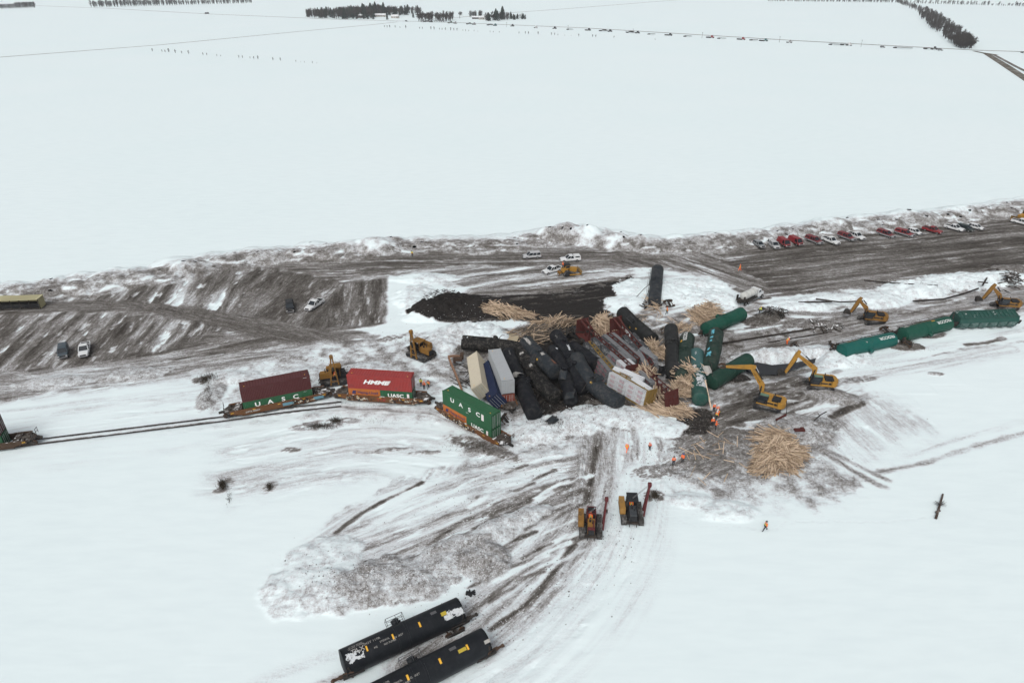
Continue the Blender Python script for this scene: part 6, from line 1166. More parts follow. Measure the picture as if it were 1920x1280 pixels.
for (lb, a_, c_, z) in [('thin pipe bent across the soot-streaked tank car', (985, 690), (1012, 705), 3.6), ('ladder rail dangling between the numbered and the folded tank', (1090, 735), (1105, 712), 2.0), ('rod sticking up behind the crosswise black tank', (930, 640), (946, 628), 3.4), ('long cable trailing from the lone black tank to the snow', (1205, 570), (1228, 520), .9), ('second cable trailing from the lone black tank', (1190, 560), (1222, 530), .8), ('rod leaning out of the gap behind the snowy green tank', (1326, 672), (1336, 706), 3.0)]:
    pa, pb = at(*a_, z), at(*c_, z + .5); q = MB(); m_ = (pb - pa) * .5 + Vector((.3, .2, .6)); q.path([Vector(), m_, pb - pa], .09); tag(q.build('bent_rod', DARK, None, Matrix.Translation(pa)), lb, 'steel rod', 'bent rods in the pile')
for (lb, px, py, az, k) in [('dark red broken steel bracket beside the big board pile', 1462, 800, 25, 1), ('dark red steel plate end lying on top of the big board pile', 1495, 822, 0, 2), ('rusty bent bar standing beside the steel bracket', 1472, 788, 80, 3), ('broken dark beam in the snow right of the big board pile', 1535, 795, 30, 4)]:
    p = at(px, py); t = thing('steel_fragment', lb, 'wreckage', TRZ((p.x, p.y, gh(p.x, p.y) + .7), az), 'steel fragments by the board pile'); b = MB()
    if k == 1: b.beam((-1.2, 0, .3), (1.2, .2, .5), .2, .35); b.beam((-1.1, 0, .3), (-.7, .5, -.3), .25, .3)
    elif k == 2: b.box((0, 0, .6), (1.8, .7, .3)); b.box((.5, 0, .8), (.6, .8, .25))
    elif k == 3: b.path([(0, 0, -.3), (.3, .1, 1.4), (1.2, .2, 2.2)], .1)
    else: b.path([(-1.6, 0, 0), (0, .2, .5), (1.4, 0, .9)], .14); b.beam((-.2, 0, .4), (.4, .8, .3), .1)
    b.build('bent_plate', CBRED if k < 3 else DARK, t)
# ---------------------------------------------------------------- spilled boards
WOOD = [paint('board_pine_%s' % n, c, .8, .12, (.25, .18, .11), .25) for n, c in (('light', (.62, .49, .365)), ('tan', (.48, .37, .26)), ('warm', (.27, .20, .14)))]; BURNT = paint('board_singed', (.13, .11, .09), .9, .5, (.3, .24, .17), .5)
_bm = []
for i, m_ in enumerate(WOOD + WOOD): b = MB(); L = (4.9, 4.3, 3.7, 3.0, 4.9, 2.4)[i]; b.box((0, 0, 0), (L, .12, .05)); _bm.append((b.mesh('board', m_), L))
bn = MB(); bs = [MB() for _ in WOOD]; b_burn = MB(); NB = [0]
def boards(label, cx, cy, rx, ry, n, ang, spread, z0, hump, ind, seed, fan=None, tilt=10, burnt=0., LL=(2.4, 4.9)):
    """px centre and px radii; ang from a pair of pixels; the last `ind` of each heap are boards of their own"""
    rr = random.Random(seed); a_, b_ = at(*ang[0]), at(*ang[1]); A0 = math.atan2(b_.y - a_.y, b_.x - a_.x); gz = 0
    for i in range(n):
        r = rr.random() ** .62; th = rr.uniform(0, 6.28); ro_ = r * (1 + .5 * (float(noise2(np.array([th * 1.6]), np.array([seed * 3.3]), seed)[0]) - .5)); px, py = cx + rx * ro_ * math.cos(th), cy + ry * ro_ * math.sin(th); p = at(px, py, z0); top = i >= n - ind
        fl_ = float(fbm(np.array([px * .045]), np.array([py * .08]), 2, seed)[0]) - .5; az = A0 + fl_ * R(spread) * 6.5 + R(rr.gauss(0, spread * .33)) + (rr.uniform(-1.5, 1.5) if rr.random() < .12 else 0) + (fan * (px - cx) / rx if fan else 0); zz = max(gh(p.x, p.y), 0) + z0 + hump * (1 - r * r) * (rr.uniform(.8, 1.0) if top else rr.random()) + .05
        ti = R(rr.gauss(0, tilt)); ro = R(rr.choice([0, 0, 90]) + rr.gauss(0, 12)); M = Matrix.Translation((p.x, p.y, zz)) @ Matrix.Rotation(az, 4, 'Z') @ Matrix.Rotation(ti, 4, 'Y') @ Matrix.Rotation(ro, 4, 'X')
        if top: me, L = _bm[rr.randrange(len(_bm))]; o = link(bpy.data.objects.new('board', me)); o.matrix_world = M; tag(o, label, 'board', label.replace('loose board', 'loose boards')); NB[0] += 1
        else:
            L = rr.uniform(*LL); q = b_burn if rr.random() < burnt else bs[rr.randrange(len(bs))]; q.add([M @ Vector((sx * L / 2, sy * .06, sz * .025)) for sx in (-1, 1) for sy in (-1, 1) for sz in (-1, 1)], [(0, 1, 3, 2), (4, 6, 7, 5), (0, 4, 5, 1), (2, 3, 7, 6), (0, 2, 6, 4), (1, 5, 7, 3)])
boards('loose board on the big tangled heap at the lower right', 1442, 870, 28, 18, 300, ((1410, 890), (1470, 860)), 30, .0, .6, 24, 1, LL=(3.2, 5.2))
boards('loose board on the big tangled heap at the lower right', 1476, 856, 25, 25, 400, ((1450, 840), (1500, 880)), 36, .0, .85, 46, 21, LL=(3.2, 5.2))
boards('loose board on the big tangled heap at the lower right', 1452, 846, 38, 15, 350, ((1410, 850), (1480, 832)), 22, .0, .95, 40, 22, LL=(3.2, 5.2))
boards('loose board on the big tangled heap at the lower right', 1448, 820, 38, 10, 110, ((1420, 810), (1480, 830)), 20, .1, .6, 10, 2)
boards('loose board on the heap behind the bright green tank', 1320, 592, 27, 16, 420, ((1310, 570), (1325, 600)), 55, .0, 2.2, 30, 3)
boards('loose board on the heap behind the bright green tank', 1278, 615, 26, 8, 60, ((1260, 620), (1300, 605)), 40, .0, .4, 0, 4)
boards('loose board in the long strip behind the black tank cars', 960, 590, 46, 8, 220, ((920, 580), (985, 603)), 16, .0, 1.3, 20, 5)
boards('loose board in the long strip behind the black tank cars', 1045, 606, 46, 5.5, 160, ((1000, 612), (1070, 600)), 34, .0, 1.4, 20, 6, burnt=.15)
boards('loose board in the long strip behind the black tank cars', 925, 582, 16, 9, 60, ((915, 572), (930, 592)), 50, .0, 1.2, 8, 7)
boards('singed board', 1010, 628, 55, 13, 190, ((970, 640), (1060, 615)), 22, .2, 1.4, 0, 8, burnt=.65)
boards('loose board spilled between the two tall red bulkheads', 1130, 612, 17, 17, 330, ((1115, 600), (1140, 635)), 30, .5, 2.4, 34, 9)
boards('loose board in the fan beside the black tank car with a platform', 1222, 655, 14, 13, 150, ((1205, 640), (1235, 670)), 20, .8, 2.0, 22, 10, fan=-.7)
boards('loose board in the fan beside the black tank car with a platform', 1243, 664, 15, 9, 60, ((1225, 655), (1265, 672)), 22, .8, 1.2, 6, 11)
boards('loose board fanned out over the near end of the gold-beamed car', 1210, 703, 14, 11, 150, ((1198, 690), (1218, 716)), 12, 1.8, 1.4, 20, 12, fan=-.4)
boards('loose board hanging down beside the gold end', 1230, 738, 10, 15, 90, ((1226, 725), (1232, 752)), 12, .4, 1.6, 8, 13, fan=.6, tilt=25)
boards('loose board scattered over the snowy green tank', 1290, 704, 26, 16, 310, ((1270, 690), (1310, 712)), 38, 1.4, 1.9, 30, 14)
boards('loose board scattered over the snowy green tank', 1285, 730, 24, 14, 260, ((1265, 745), (1310, 720)), 34, .6, 1.8, 18, 15)
boards('loose board on the snow in front of the lumber cars', 1250, 770, 44, 11, 250, ((1215, 758), (1290, 788)), 18, .0, .5, 24, 16)
boards('loose board in the torn end of the lone black tank', 1224, 572, 9, 9, 46, ((1215, 565), (1232, 585)), 45, .4, 1.6, 4, 17)
boards('loose board lying singly on the trampled snow', 1370, 860, 110, 50, 34, ((1350, 870), (1420, 850)), 60, .0, .1, 0, 18, tilt=3, LL=(1.2, 3.5))
boards('loose board lying singly on the trampled snow', 1200, 600, 70, 20, 40, ((1180, 600), (1240, 605)), 60, .0, .1, 0, 19, tilt=3)
for (a, c, lb) in [((1296, 668), (1330, 694), 'long board leaning from the pile onto the crumpled green tank'), ((1322, 712), (1334, 768), 'long pale board propped beside the snowy green tank end'), ((1150, 775), (1152, 776), '')][:2]:
    pa, pb = at(a[0], a[1], 3.0), at(c[0], c[1], 1.0 if c[1] > 750 else 3); b = MB(); b.beam((0, 0, 0), pb - pa, .22, .07); o = b.build('board', WOOD[0], None, Matrix.Translation(pa)); tag(o, lb, 'board')
allb = MB(); me_ = [(bs[i], WOOD[i]) for i in range(3)] + [(b_burn, BURNT)]; vs, fs, mi = [], [], []
for i, (q, m_) in enumerate(me_): o_ = len(vs); vs += q.v; fs += [tuple(k + o_ for k in f) for f in q.f]; mi += [i] * len(q.f)
me = bpy.data.meshes.new('spilled_boards'); me.from_pydata(vs, [], fs); [me.materials.append(m_) for _, m_ in me_]; me.polygons.foreach_set('material_index', mi); me.update(); tag(link(bpy.data.objects.new('spilled_boards', me)), 'smaller loose boards filling all the spilled heaps', 'boards', None, 'stuff')
# ties torn out of the track by the muddy excavator
rr = random.Random(19)
for i in range(20):
    p = at(1545 + rr.gauss(0, 16), 617 + rr.gauss(0, 4), .1); b = MB(); b.box((0, 0, 0), (rr.uniform(1.2, 2.6), .24, .2)); o = b.build('railway_tie', TIEM, None, Matrix.Translation((p.x, p.y, gh(p.x, p.y) + .12)) @ Matrix.Rotation(rr.uniform(0, 3.1), 4, 'Z') @ Matrix.Rotation(R(rr.gauss(0, 7)), 4, 'Y')); tag(o, 'dark tie torn from the track between the person and the muddy excavator', 'railway tie', 'ties torn out beside the muddy excavator')
# pile of old ties and the fallen pole
b = MB(); b.box((0, 0, 0), (2.6, .24, .2)); tm = b.mesh('railway_tie', TIEM); rr = random.Random(9)
for i in range(44):
    p = at(1893 + rr.gauss(0, 9), 530 + rr.gauss(0, 4.5), .5); d = math.hypot((p.x - at(1893, 530, .5).x), (p.y - at(1893, 530, .5).y)); o = link(bpy.data.objects.new('railway_tie', tm)); o.matrix_world = Matrix.Translation((p.x, p.y, gh(p.x, p.y) + .2 + rr.random() * max(0, 1.6 - d * .35))) @ Matrix.Rotation(rr.uniform(0, 3.1), 4, 'Z') @ Matrix.Rotation(R(rr.gauss(0, 16)), 4, 'Y'); tag(o, 'old dark railway tie in the heap near the right edge', 'railway tie', 'railway ties heaped near the right edge')
a, c = at(1768, 926, .3), at(1755, 971, .3); t = thing('fallen_pole', 'dark broken wooden pole lying alone in the clean snow, lower right', 'wooden pole', a); b = MB(); b.cyl((0, 0, 0), c - a, .13, .18, 10); q = (c - a) * .75; b.cyl(q - Vector((.35, .1, 0)), q + Vector((.3, 0, .3)), .2, .12, 8); b.build('pole', paint('old_wood', (.07, .05, .04), .9, .4, (.3, .28, .27), .4), t)
b = MB(); rr = random.Random(3); m0 = (c - a) * .45
for i in range(70): b.beam(m0, m0 + Vector((rr.uniform(-.9, .9), rr.uniform(-.6, .6), rr.uniform(0, .5))), .02)
b.build('twigs', paint('grey_twig', (.09, .085, .08), .9), t)
# oily water in the ditch
wt = NT('oily_water'); wt.b.inputs['Base Color'].default_value = (.012, .013, .015, 1); wt.b.inputs['Roughness'].default_value = .12
pud = [at(*q, -.12) for q in [(1392, 684), (1420, 679), (1448, 684), (1480, 681), (1510, 676), (1530, 671), (1528, 680), (1490, 692), (1455, 702), (1420, 703), (1400, 697)]]
b = MB(); b.add(pud, [tuple(range(len(pud)))]); tag(b.build('ditch_water', wt.m), kind='structure')
pud = [at(*q, -.05) for q in [(1018, 622), (1040, 612), (1080, 612), (1098, 618), (1090, 632), (1050, 632), (1025, 636)]]; b = MB(); b.add(pud, [tuple(range(len(pud)))]); tag(b.build('meltwater', wt.m), kind='structure')
b = MB(); b.add([at(*q, .7) for q in [(934, 632), (958, 625), (973, 630), (968, 645), (945, 646)]], [(0, 1, 2, 3, 4)]); tag(b.build('spilled_grain', paint('grain', (.40, .34, .24), .9)), 'tan patch of spilled grain behind the first black tank car', 'spill', None, 'stuff')
# ---------------------------------------------------------------- snow crumbs, weeds
def clods(name, label, regs, n, mats, s0, s1, seed):
    rr = random.Random(seed); ico = []
    q = MB(); V = [Vector(v).normalized() for v in ((1, 0, 0), (-1, 0, 0), (0, 1, 0), (0, -1, 0), (0, 0, 1), (0, 0, -1))]; F = [(0, 2, 4), (2, 1, 4), (1, 3, 4), (3, 0, 4), (2, 0, 5), (1, 2, 5), (3, 1, 5), (0, 3, 5)]
    for i in range(n):
        pg = regs[rr.randrange(len(regs))]; p = at(pg[0] + pg[2] * rr.gauss(0, .5), pg[1] + pg[3] * rr.gauss(0, .5)); s = s0 + (s1 - s0) * rr.random() ** 4
        m = Matrix.Rotation(rr.uniform(0, 6), 3, 'Z') @ Matrix.Rotation(rr.uniform(0, 3), 3, 'X'); c = Vector((p.x, p.y, gh(p.x, p.y) + s * .3)); q.add([c + m @ Vector((v.x * s * rr.uniform(.6, 1.2), v.y * s * rr.uniform(.6, 1.1), v.z * s * rr.uniform(.5, .9))) for v in V], F)
    return tag(q.build(name, mats), label, name.replace('_', ' '), None, 'stuff')
RG = [(640, 1080, 100, 50), (760, 1080, 120, 40), (880, 1040, 100, 60), (930, 960, 140, 50), (1060, 940, 80, 80), (980, 1060, 100, 90), (1150, 1000, 60, 120), (1000, 880, 160, 40), (1180, 800, 160, 60), (1080, 790, 120, 30), (1520, 830, 120, 70), (1450, 680, 120, 30), (900, 1160, 120, 60), (1240, 850, 90, 50), (640, 690, 200, 40), (860, 620, 90, 40), (1270, 550, 120, 50), (1500, 590, 250, 40), (1750, 560, 200, 40), (1040, 800, 120, 30)]
clods('snow_chunks', 'white crumbs of broken snow crust over the churned ground', RG, 16000, paint('snow_crumb', (.74, .76, .78), .9, .1, (.4, .4, .4), .3), .035, .11, 1)
clods('dirt_clods', 'dark clods of frozen mud over the churned ground', RG + [(200, 640, 300, 60), (1600, 480, 400, 50)], 6000, paint('mud_clod', (.07, .06, .052), .95, .4, (.3, .3, .3), .4), .04, .14, 2)
BRG = [(x, 560 - x * .115 + (30 if x < 400 else 0), 120, 14) for x in range(50, 1900, 120)]
def weeds(name, label, spots, mat, seed):
    rr = random.Random(seed); q = MB()
    for (px, py, rx, ry, n, h) in spots:
        for i in range(n):
            p = at(px + rx * rr.gauss(0, .5), py + ry * rr.gauss(0, .5)); z = gh(p.x, p.y); hh = h * rr.uniform(.4, 1.1); d = Vector((rr.gauss(0, .35), rr.gauss(0, .35), 1)) * hh; w = Vector((rr.uniform(-1, 1), rr.uniform(-1, 1), 0)).normalized() * .03; c = Vector((p.x, p.y, z - .02)); q.add([c - w, c + w, c + d], [(0, 1, 2)])
            if rr.random() < .5: q.add([c + d * .5, c + d * .55 + w, c + d * .5 + Vector((rr.gauss(0, .25), rr.gauss(0, .25), .25)) * hh], [(0, 1, 2)])
    return tag(q.build(name, mat), label, 'weeds', None, 'stuff')
weeds('dry_weeds', 'dark dry weeds sticking out of the snow', [(388, 712, 18, 8, 500, .8), (392, 742, 10, 22, 260, .5), (600, 800, 26, 5, 500, .7), (630, 790, 10, 6, 260, .9), (418, 912, 8, 9, 300, .9), (505, 915, 6, 6, 160, .8), (430, 935, 5, 12, 60, .5), (905, 840, 40, 14, 500, .45), (870, 835, 40, 8, 200, .35), (600, 712, 60, 8, 200, .4), (700, 790, 60, 10, 120, .35), (1040, 800, 26, 10, 350, .5), (1110, 770, 20, 10, 150, .6), (1228, 930, 7, 8, 260, .7), (1420, 605, 18, 10, 260, .4), (1550, 800, 30, 14, 120, .6), (1720, 655, 40, 4, 120, .3), (1600, 713, 40, 3, 200, .3), (760, 640, 30, 10, 120, .4), (1697, 645, 12, 6, 700, .9), (1610, 672, 20, 3, 80, .4), (1840, 505, 30, 6, 200, .5), (1545, 606, 20, 7, 200, .3), (1250, 880, 40, 14, 200, .4), (690, 760, 70, 6, 160, .3), (1630, 690, 60, 6, 60, .25)], paint('weed', (.055, .045, .033), .95, .4), 3)
scrap('torn_fitting', 'small dark torn fitting in the snow above the upper foreground tank', 'wreckage', 882, 1112, 12, .5, (.1, .3), MBLACK, .3, 22, .3, .7)
scrap('charred_debris', 'black charred debris heaped at the left end of the burnt ground', 'debris', 835, 576, 300, 5, (.03, .09), paint('char', (.022, .02, .018), .95, .5, (.14, .12, .10), .4), 2.4, 12, .2, 1.0, 'stuff')
scrap('charred_debris', 'black debris smeared in the snow north of the torn rail', 'debris', 1448, 592, 200, 3.5, (.04, .1), paint('char', (.022, .02, .018)), .5, 13, .2, 1.0, 'stuff')
# ================================================================ the far country
BARK = paint('winter_bark', (.06, .052, .046), .95, .3); TWIG = paint('winter_twig', (.055, .047, .043), .95, .25); CONF = paint('conifer_needles', (.022, .034, .028), .95, .4); SHED_ROOF = paint('snowy_roof', (.72, .74, .76), .8, .08); SIDING = paint('house_siding', (.42, .40, .37), .7, .1); BARN = paint('barn_wall', (.10, .09, .085), .8, .3)
def tree_mesh(kind, seed):
    rr = random.Random(seed); tr = MB(); cr = MB()
    if kind == 'conifer':
        H_ = 11; tr.cyl((0, 0, 0), (0, 0, H_), .22, .03, 6)
        for i in range(620):
            t = rr.random() ** .8; z = .6 + t * (H_ - .4); r = (1 - t) ** .8 * 2.5 + .12; a = rr.uniform(0, 6.28); k = rr.uniform(.35, 1.08) * (1 + .2 * math.sin(3 * a + seed)); c = Vector((r * k * math.cos(a), r * k * math.sin(a), z - k * .5)); e = c + Vector((math.cos(a), math.sin(a), -.4)) * .6; s = Vector((-math.sin(a), math.cos(a), 0)) * rr.uniform(.18, .4); cr.add([c - s, c + s, e, c + Vector((0, 0, .5))], [(0, 2, 3), (1, 3, 2)])
    else:
        H_ = 12 if kind == 'tall' else 9; lean = Vector((rr.gauss(0, .4), rr.gauss(0, .4), 0)); tr.cyl((0, 0, 0), lean + Vector((0, 0, H_ * .4)), .28, .18, 7)
        spread = .55 if kind == 'tall' else .85
        def grow(p, d, L, r, lev):
            q = p + d * L; (tr if lev < 2 else cr).cyl(p, q, r, r * .6, 5 if lev < 2 else 3, smooth=False, cap=False)
            if lev == 4: return
            for k in range(4 if lev < 3 else 5):
                nd = (d + Vector((rr.gauss(0, spread), rr.gauss(0, spread), rr.gauss(.1, .35)))).normalized(); grow(p + d * L * rr.uniform(.35, 1), nd, L * rr.uniform(.5, .78), max(r * .55, .085), lev + 1)
        for k in range(4): grow(lean * .7 + Vector((0, 0, H_ * rr.uniform(.2, .4))), Vector((rr.gauss(0, spread * .6), rr.gauss(0, spread * .6), 1)).normalized(), H_ * .30, .14, 1)
    return tr.mesh('trunk', BARK), cr.mesh('crown', CONF if kind == 'conifer' else TWIG)
TM = {k: [tree_mesh(k, s) for s in range(3)] for k in ('tall', 'round', 'conifer')}
rt = random.Random(21)
TREES = []
def tree(*a): TREES.append((a[3] / PXM(a[0], a[1]), a))
def plant(px, py, kind, h, label, group):
    p = at(px, py); k = rt.randrange(3); a, c = TM[kind][k]; s = h / (11 if kind == 'conifer' else 13 if kind == 'tall' else 10); s2 = s * rt.uniform(.85, 1.2)
    t = thing('conifer_tree' if kind == 'conifer' else 'bare_tree', label, 'tree', Matrix.Translation((p.x, p.y, 0)) @ Matrix.Rotation(rt.uniform(0, 6.28), 4, 'Z') @ Matrix.Diagonal((s2, s2, s, 1)), group)
    for me, nm in ((a, 'trunk'), (c, 'crown')): o = link(bpy.data.objects.new(nm, me)); o.parent = t
    return t
G1 = 'trees around the farmstead'
def lerp_tab(T, x):
    for i in range(len(T) - 1):
        if T[i][0] <= x <= T[i + 1][0]: k = (x - T[i][0]) / (T[i + 1][0] - T[i][0]); return [a + (b - a) * k for a, b in zip(T[i], T[i + 1])]
    return T[-1]
PXM = lambda px, py: (at(px, py).y * cp + CAMH * sp) / FPX       # metres per pixel at a ground pixel
# farmstead wood: x, near base y, far base y, top y
FW = [(575, 33.5, 28, 19), (600, 35, 28, 18), (640, 36.5, 28, 14), (680, 36.5, 27, 10), (700, 35, 26, 8), (730, 33, 26, 9), (752, 34, 28, 12)]
for i in range(260):
    x = rt.uniform(575, 752); T = lerp_tab(FW, x); y = rt.uniform(T[2], T[1]); kind = rt.choice(['tall', 'tall', 'round', 'tall', 'round', 'conifer']); h = (T[1] - T[3]) * PXM(x, T[1]) * rt.uniform(.62, .92)
    if x > 700 and y > 30: continue
    tree(x, y, kind, h, {'tall': 'bare leafless tree in the wood at the left of the farmstead', 'round': 'bare leafless tree in the wood at the left of the farmstead', 'conifer': 'dark conifer in the wood at the left of the farmstead'}[kind], {'conifer': 'dark conifers in the farmstead wood'}.get(kind, 'bare trees in the farmstead wood'))
for i in range(50):
    x = rt.uniform(700, 790); tree(x, rt.uniform(25, 30), rt.choice(['tall', 'tall', 'tall', 'round', 'conifer']), 13 * rt.uniform(.8, 1.3), 'tree rising behind the farmhouse roofs', 'trees behind the farmhouse roofs')
for (x, y, h) in [(662, 36, 9), (669, 36, 10), (682, 36.5, 7), (690, 36.5, 7), (700, 37, 9), (726, 37.5, 11), (775, 34, 11)]: tree(x, y, 'conifer', h, 'dark conifer standing along the farm road in front of the houses', 'conifers in front of the farmhouses')
for i in range(60):
    x = rt.uniform(785, 850); tree(x, 36 + (x - 785) * .03 + rt.uniform(-2, 4), rt.choice(['tall', 'round']), rt.uniform(9, 16), 'bare tree in the clump right of the farmhouses', 'bare trees right of the farmhouses')
for i in range(16): x = rt.uniform(786, 835); tree(x, 42.5, 'round', rt.uniform(3.5, 5), 'low bare bush along the farm road', 'low bushes along the farm road')
tree(862, 35, 'round', 17, 'single large spreading bare tree beside the parked farm machinery', None)
for i in range(64):
    x = rt.uniform(880, 985); c_ = 895 < x; k = 'conifer' if (915 < x < 945 and rt.random() < .7) or (x > 955 and rt.random() < .6) else rt.choice(['tall', 'round']); h = 19 if 918 < x < 943 else 12 if x < 960 else 8; tree(x, (33 if x < 905 else 40 - (x - 905) * .05) + rt.uniform(-2, 1), k, h * rt.uniform(.7, 1.1), {'conifer': 'dark conifer in the stand at the right of the farmstead'}.get(k, 'bare tree in the stand at the right of the farmstead'), {'conifer': 'conifers right of the farmstead'}.get(k, 'bare trees right of the farmstead'))
# tree rows at the top
for i in range(50): x = -15 + i * 1.65; tree(x + rt.uniform(-1, 1), 17.5 - x * .035, rt.choice(['tall', 'round']), 13 if x > 30 else 10, 'bare tree in the row at the top left corner', 'tree row at the top left corner')
for i in range(150): x = 173 + i * 2.0; tree(x + rt.uniform(-2, 2), 14.2 - (x - 173) * .026 + rt.uniform(-.3, .3), rt.choice(['tall', 'round']), rt.uniform(11, 17) if x < 330 else rt.uniform(9, 13), 'bare tree in the long thin row along the top edge', 'tree row along the top left edge')
for i in range(110): x = 1440 + i * 2.3; tree(x + rt.uniform(-2, 2), 3.0 + (x - 1440) * .011, 'round', rt.uniform(9, 13), 'bare tree in the distant row left of the shelterbelt', 'distant tree row left of the shelterbelt')
for i in range(90): x = 1692 + i * 2.8; tree(x + rt.uniform(-2, 2), 6.5 + (x - 1692) * .028, 'round', rt.uniform(7, 12) * (1 if rt.random() > .3 else .5), 'bare tree in the distant row right of the shelterbelt', 'distant tree row right of the shelterbelt')
# shelterbelt: rows narrowing to the distance
SB = [(1678, 1686, 4, 3), (1720, 1748, 24, 22), (1730, 1768, 42, 38), (1775, 1818, 76, 74), (1800, 1822, 92, 91)]
for i in range(430):
    f = rt.random() ** .8; k = f * 4; j = min(int(k), 3); u_ = k - j; a_, b2 = SB[j], SB[j + 1]; lx = a_[0] + (b2[0] - a_[0]) * u_; rx = a_[1] + (b2[1] - a_[1]) * u_; y = a_[2] + (b2[2] - a_[2]) * u_
    x = rt.uniform(lx, rx); tree(x, y + (1 - (x - lx) / (rx - lx + 1)) * -.0, rt.choice(['round', 'tall', 'round']), rt.uniform(8, 13) * (1. if f > .35 else .75), 'bare dark tree in the broad shelterbelt at the upper right', 'shelterbelt trees at the upper right')
# planted saplings in rows
def sap(x, y, hpx, k): tree(x, y, 'tall', hpx * PXM(x, y), 'small young tree in the planted row %s' % k, 'young trees in the planted row ' + k)
for x, h in [(286, 6), (304, 5), (310, 5), (317, 8), (329, 7), (341, 5), (354, 7), (381, 5), (388, 5), (407, 4), (414, 3), (448, 5), (455, 5), (469, 4), (476, 5), (484, 7), (512, 6), (526, 6), (555, 4), (564, 2), (571, 3), (586, 4), (594, 2)]: sap(x, 97 + (x - 286) * .074, h, 'left of centre')
for x, h in [(721, 4), (726, 4), (731, 5), (741, 5), (750, 3), (761, 6), (787, 4), (792, 4), (808, 6), (814, 6), (824, 4), (829, 4), (835, 5), (845, 6), (851, 5), (857, 5), (868, 3), (873, 3), (879, 3), (889, 3), (896, 2), (919, 3), (925, 3), (936, 3), (973, 4), (985, 5), (991, 5), (1009, 6), (1034, 5), (1040, 5), (1046, 3), (1059, 2), (1071, 2), (1085, 5), (1111, 5), (1117, 5), (1151, 4), (1228, 3)]: sap(x, 52 + (x - 721) * .0465, h, 'below the road')
TREES.sort(key=lambda t: -t[0]); nb = 0; rest = []
for hp, a in TREES:
    if a[2] != 'conifer': nb += 1
    if a[2] == 'conifer' or nb <= 298: plant(*a)
    else: rest.append(a)
far = MB(); proto = []
for sd in range(4):
    rr = random.Random(sd + 40); q = MB(); q.cyl((0, 0, 0), (rr.gauss(0, .2), rr.gauss(0, .2), 6), .28, .12, 4, False, False)
    for i in range(230):
        z = rr.uniform(1.5, 9.5); r = (1 - abs(z - 6) / 6) * 3 * rr.random() ** .5; a_ = rr.uniform(0, 6.28); c = Vector((r * math.cos(a_), r * math.sin(a_), z)); d = Vector((math.cos(a_) * rr.uniform(.1, 1), math.sin(a_) * rr.uniform(.1, 1), rr.uniform(.5, 1.6))) * .9; w = Vector((-math.sin(a_), math.cos(a_), 0)) * .12; q.add([c - w, c + w, c + d], [(0, 1, 2)]); q.add([c * .6 + Vector((0, 0, z * .3)) - w, c * .6 + Vector((0, 0, z * .3)) + w, c], [(0, 1, 2)])
    proto.append(q)
for a in rest:
    p = at(a[0], a[1]); q = proto[rt.randrange(4)]; s = a[3] / 10; ca, sa = math.cos(a[0]), math.sin(a[0]); far.add([(p.x + s * (v[0] * ca - v[1] * sa), p.y + s * (v[0] * sa + v[1] * ca), s * v[2]) for v in q.v], q.f)
tag(far.build('distant_trees', TWIG), 'thin far rows of bare trees and tiny saplings beyond those one can tell apart', 'trees', None, 'stuff')
# field roads and ditches
def road(name, px, w, mat, z=.06):
    P = [at(*q, z) for q in px]; q = MB(); L_, R_ = [], []
    for i, p in enumerate(P): d = (P[min(i + 1, len(P) - 1)] - P[max(i - 1, 0)]).normalized(); n_ = Vector((-d.y, d.x, 0)) * w[i if i < len(w) else -1] / 2; L_.append(p + n_); R_.append(p - n_)
    n = len(P); q.add(L_ + R_, [(i, i + 1, n + i + 1, n + i) for i in range(n - 1)]); return tag(q.build(name, mat), kind='structure')
RD = paint('field_road', (.13, .118, .108), .9, .3, (.5, .5, .5), .4, scale=.05, fine=.3); DG = paint('ditch_grass', (.10, .088, .065), .95, .4, (.5, .5, .5), .5, scale=.1, fine=.6)
road('field_road', [(-60, 4), (0, 8.5), (200, 16), (388, 26.5), (640, 37), (850, 42.5), (1100, 53), (1500, 77), (1830, 94.5), (1990, 99.5)], [5, 5, 5, 5, 5, 5.5, 6.5, 6.5, 6.5, 5], RD)
road('field_road', [(-60, 112), (0, 107.5), (300, 84.5), (560, 59.5), (700, 46.5), (745, 41.5)], [3.0], RD, .09)
road('field_road', [(940, 25.5), (1060, 17), (1236, 3), (1290, -1)], [5], RD, .09); road('field_road', [(785, 37), (860, 33), (940, 25.5)], [5], RD, .1)
road('field_edge', [(1220, 3), (1500, 9), (1920, 23), (1990, 25)], [1.6], paint('field_edge', (.5, .5, .5), .9), .07)
road('road', [(1826, 96), (1850, 101), (1890, 126), (1925, 149), (1990, 192)], [4.5, 6, 7, 7, 7], DG, .08); road('road', [(1836, 98), (1862, 102), (1905, 125), (1960, 152)], [3, 3.5, 3.5, 3.5], RD, .12); road('ditch', [(1846, 100), (1868, 103)], [6], DG, .15)
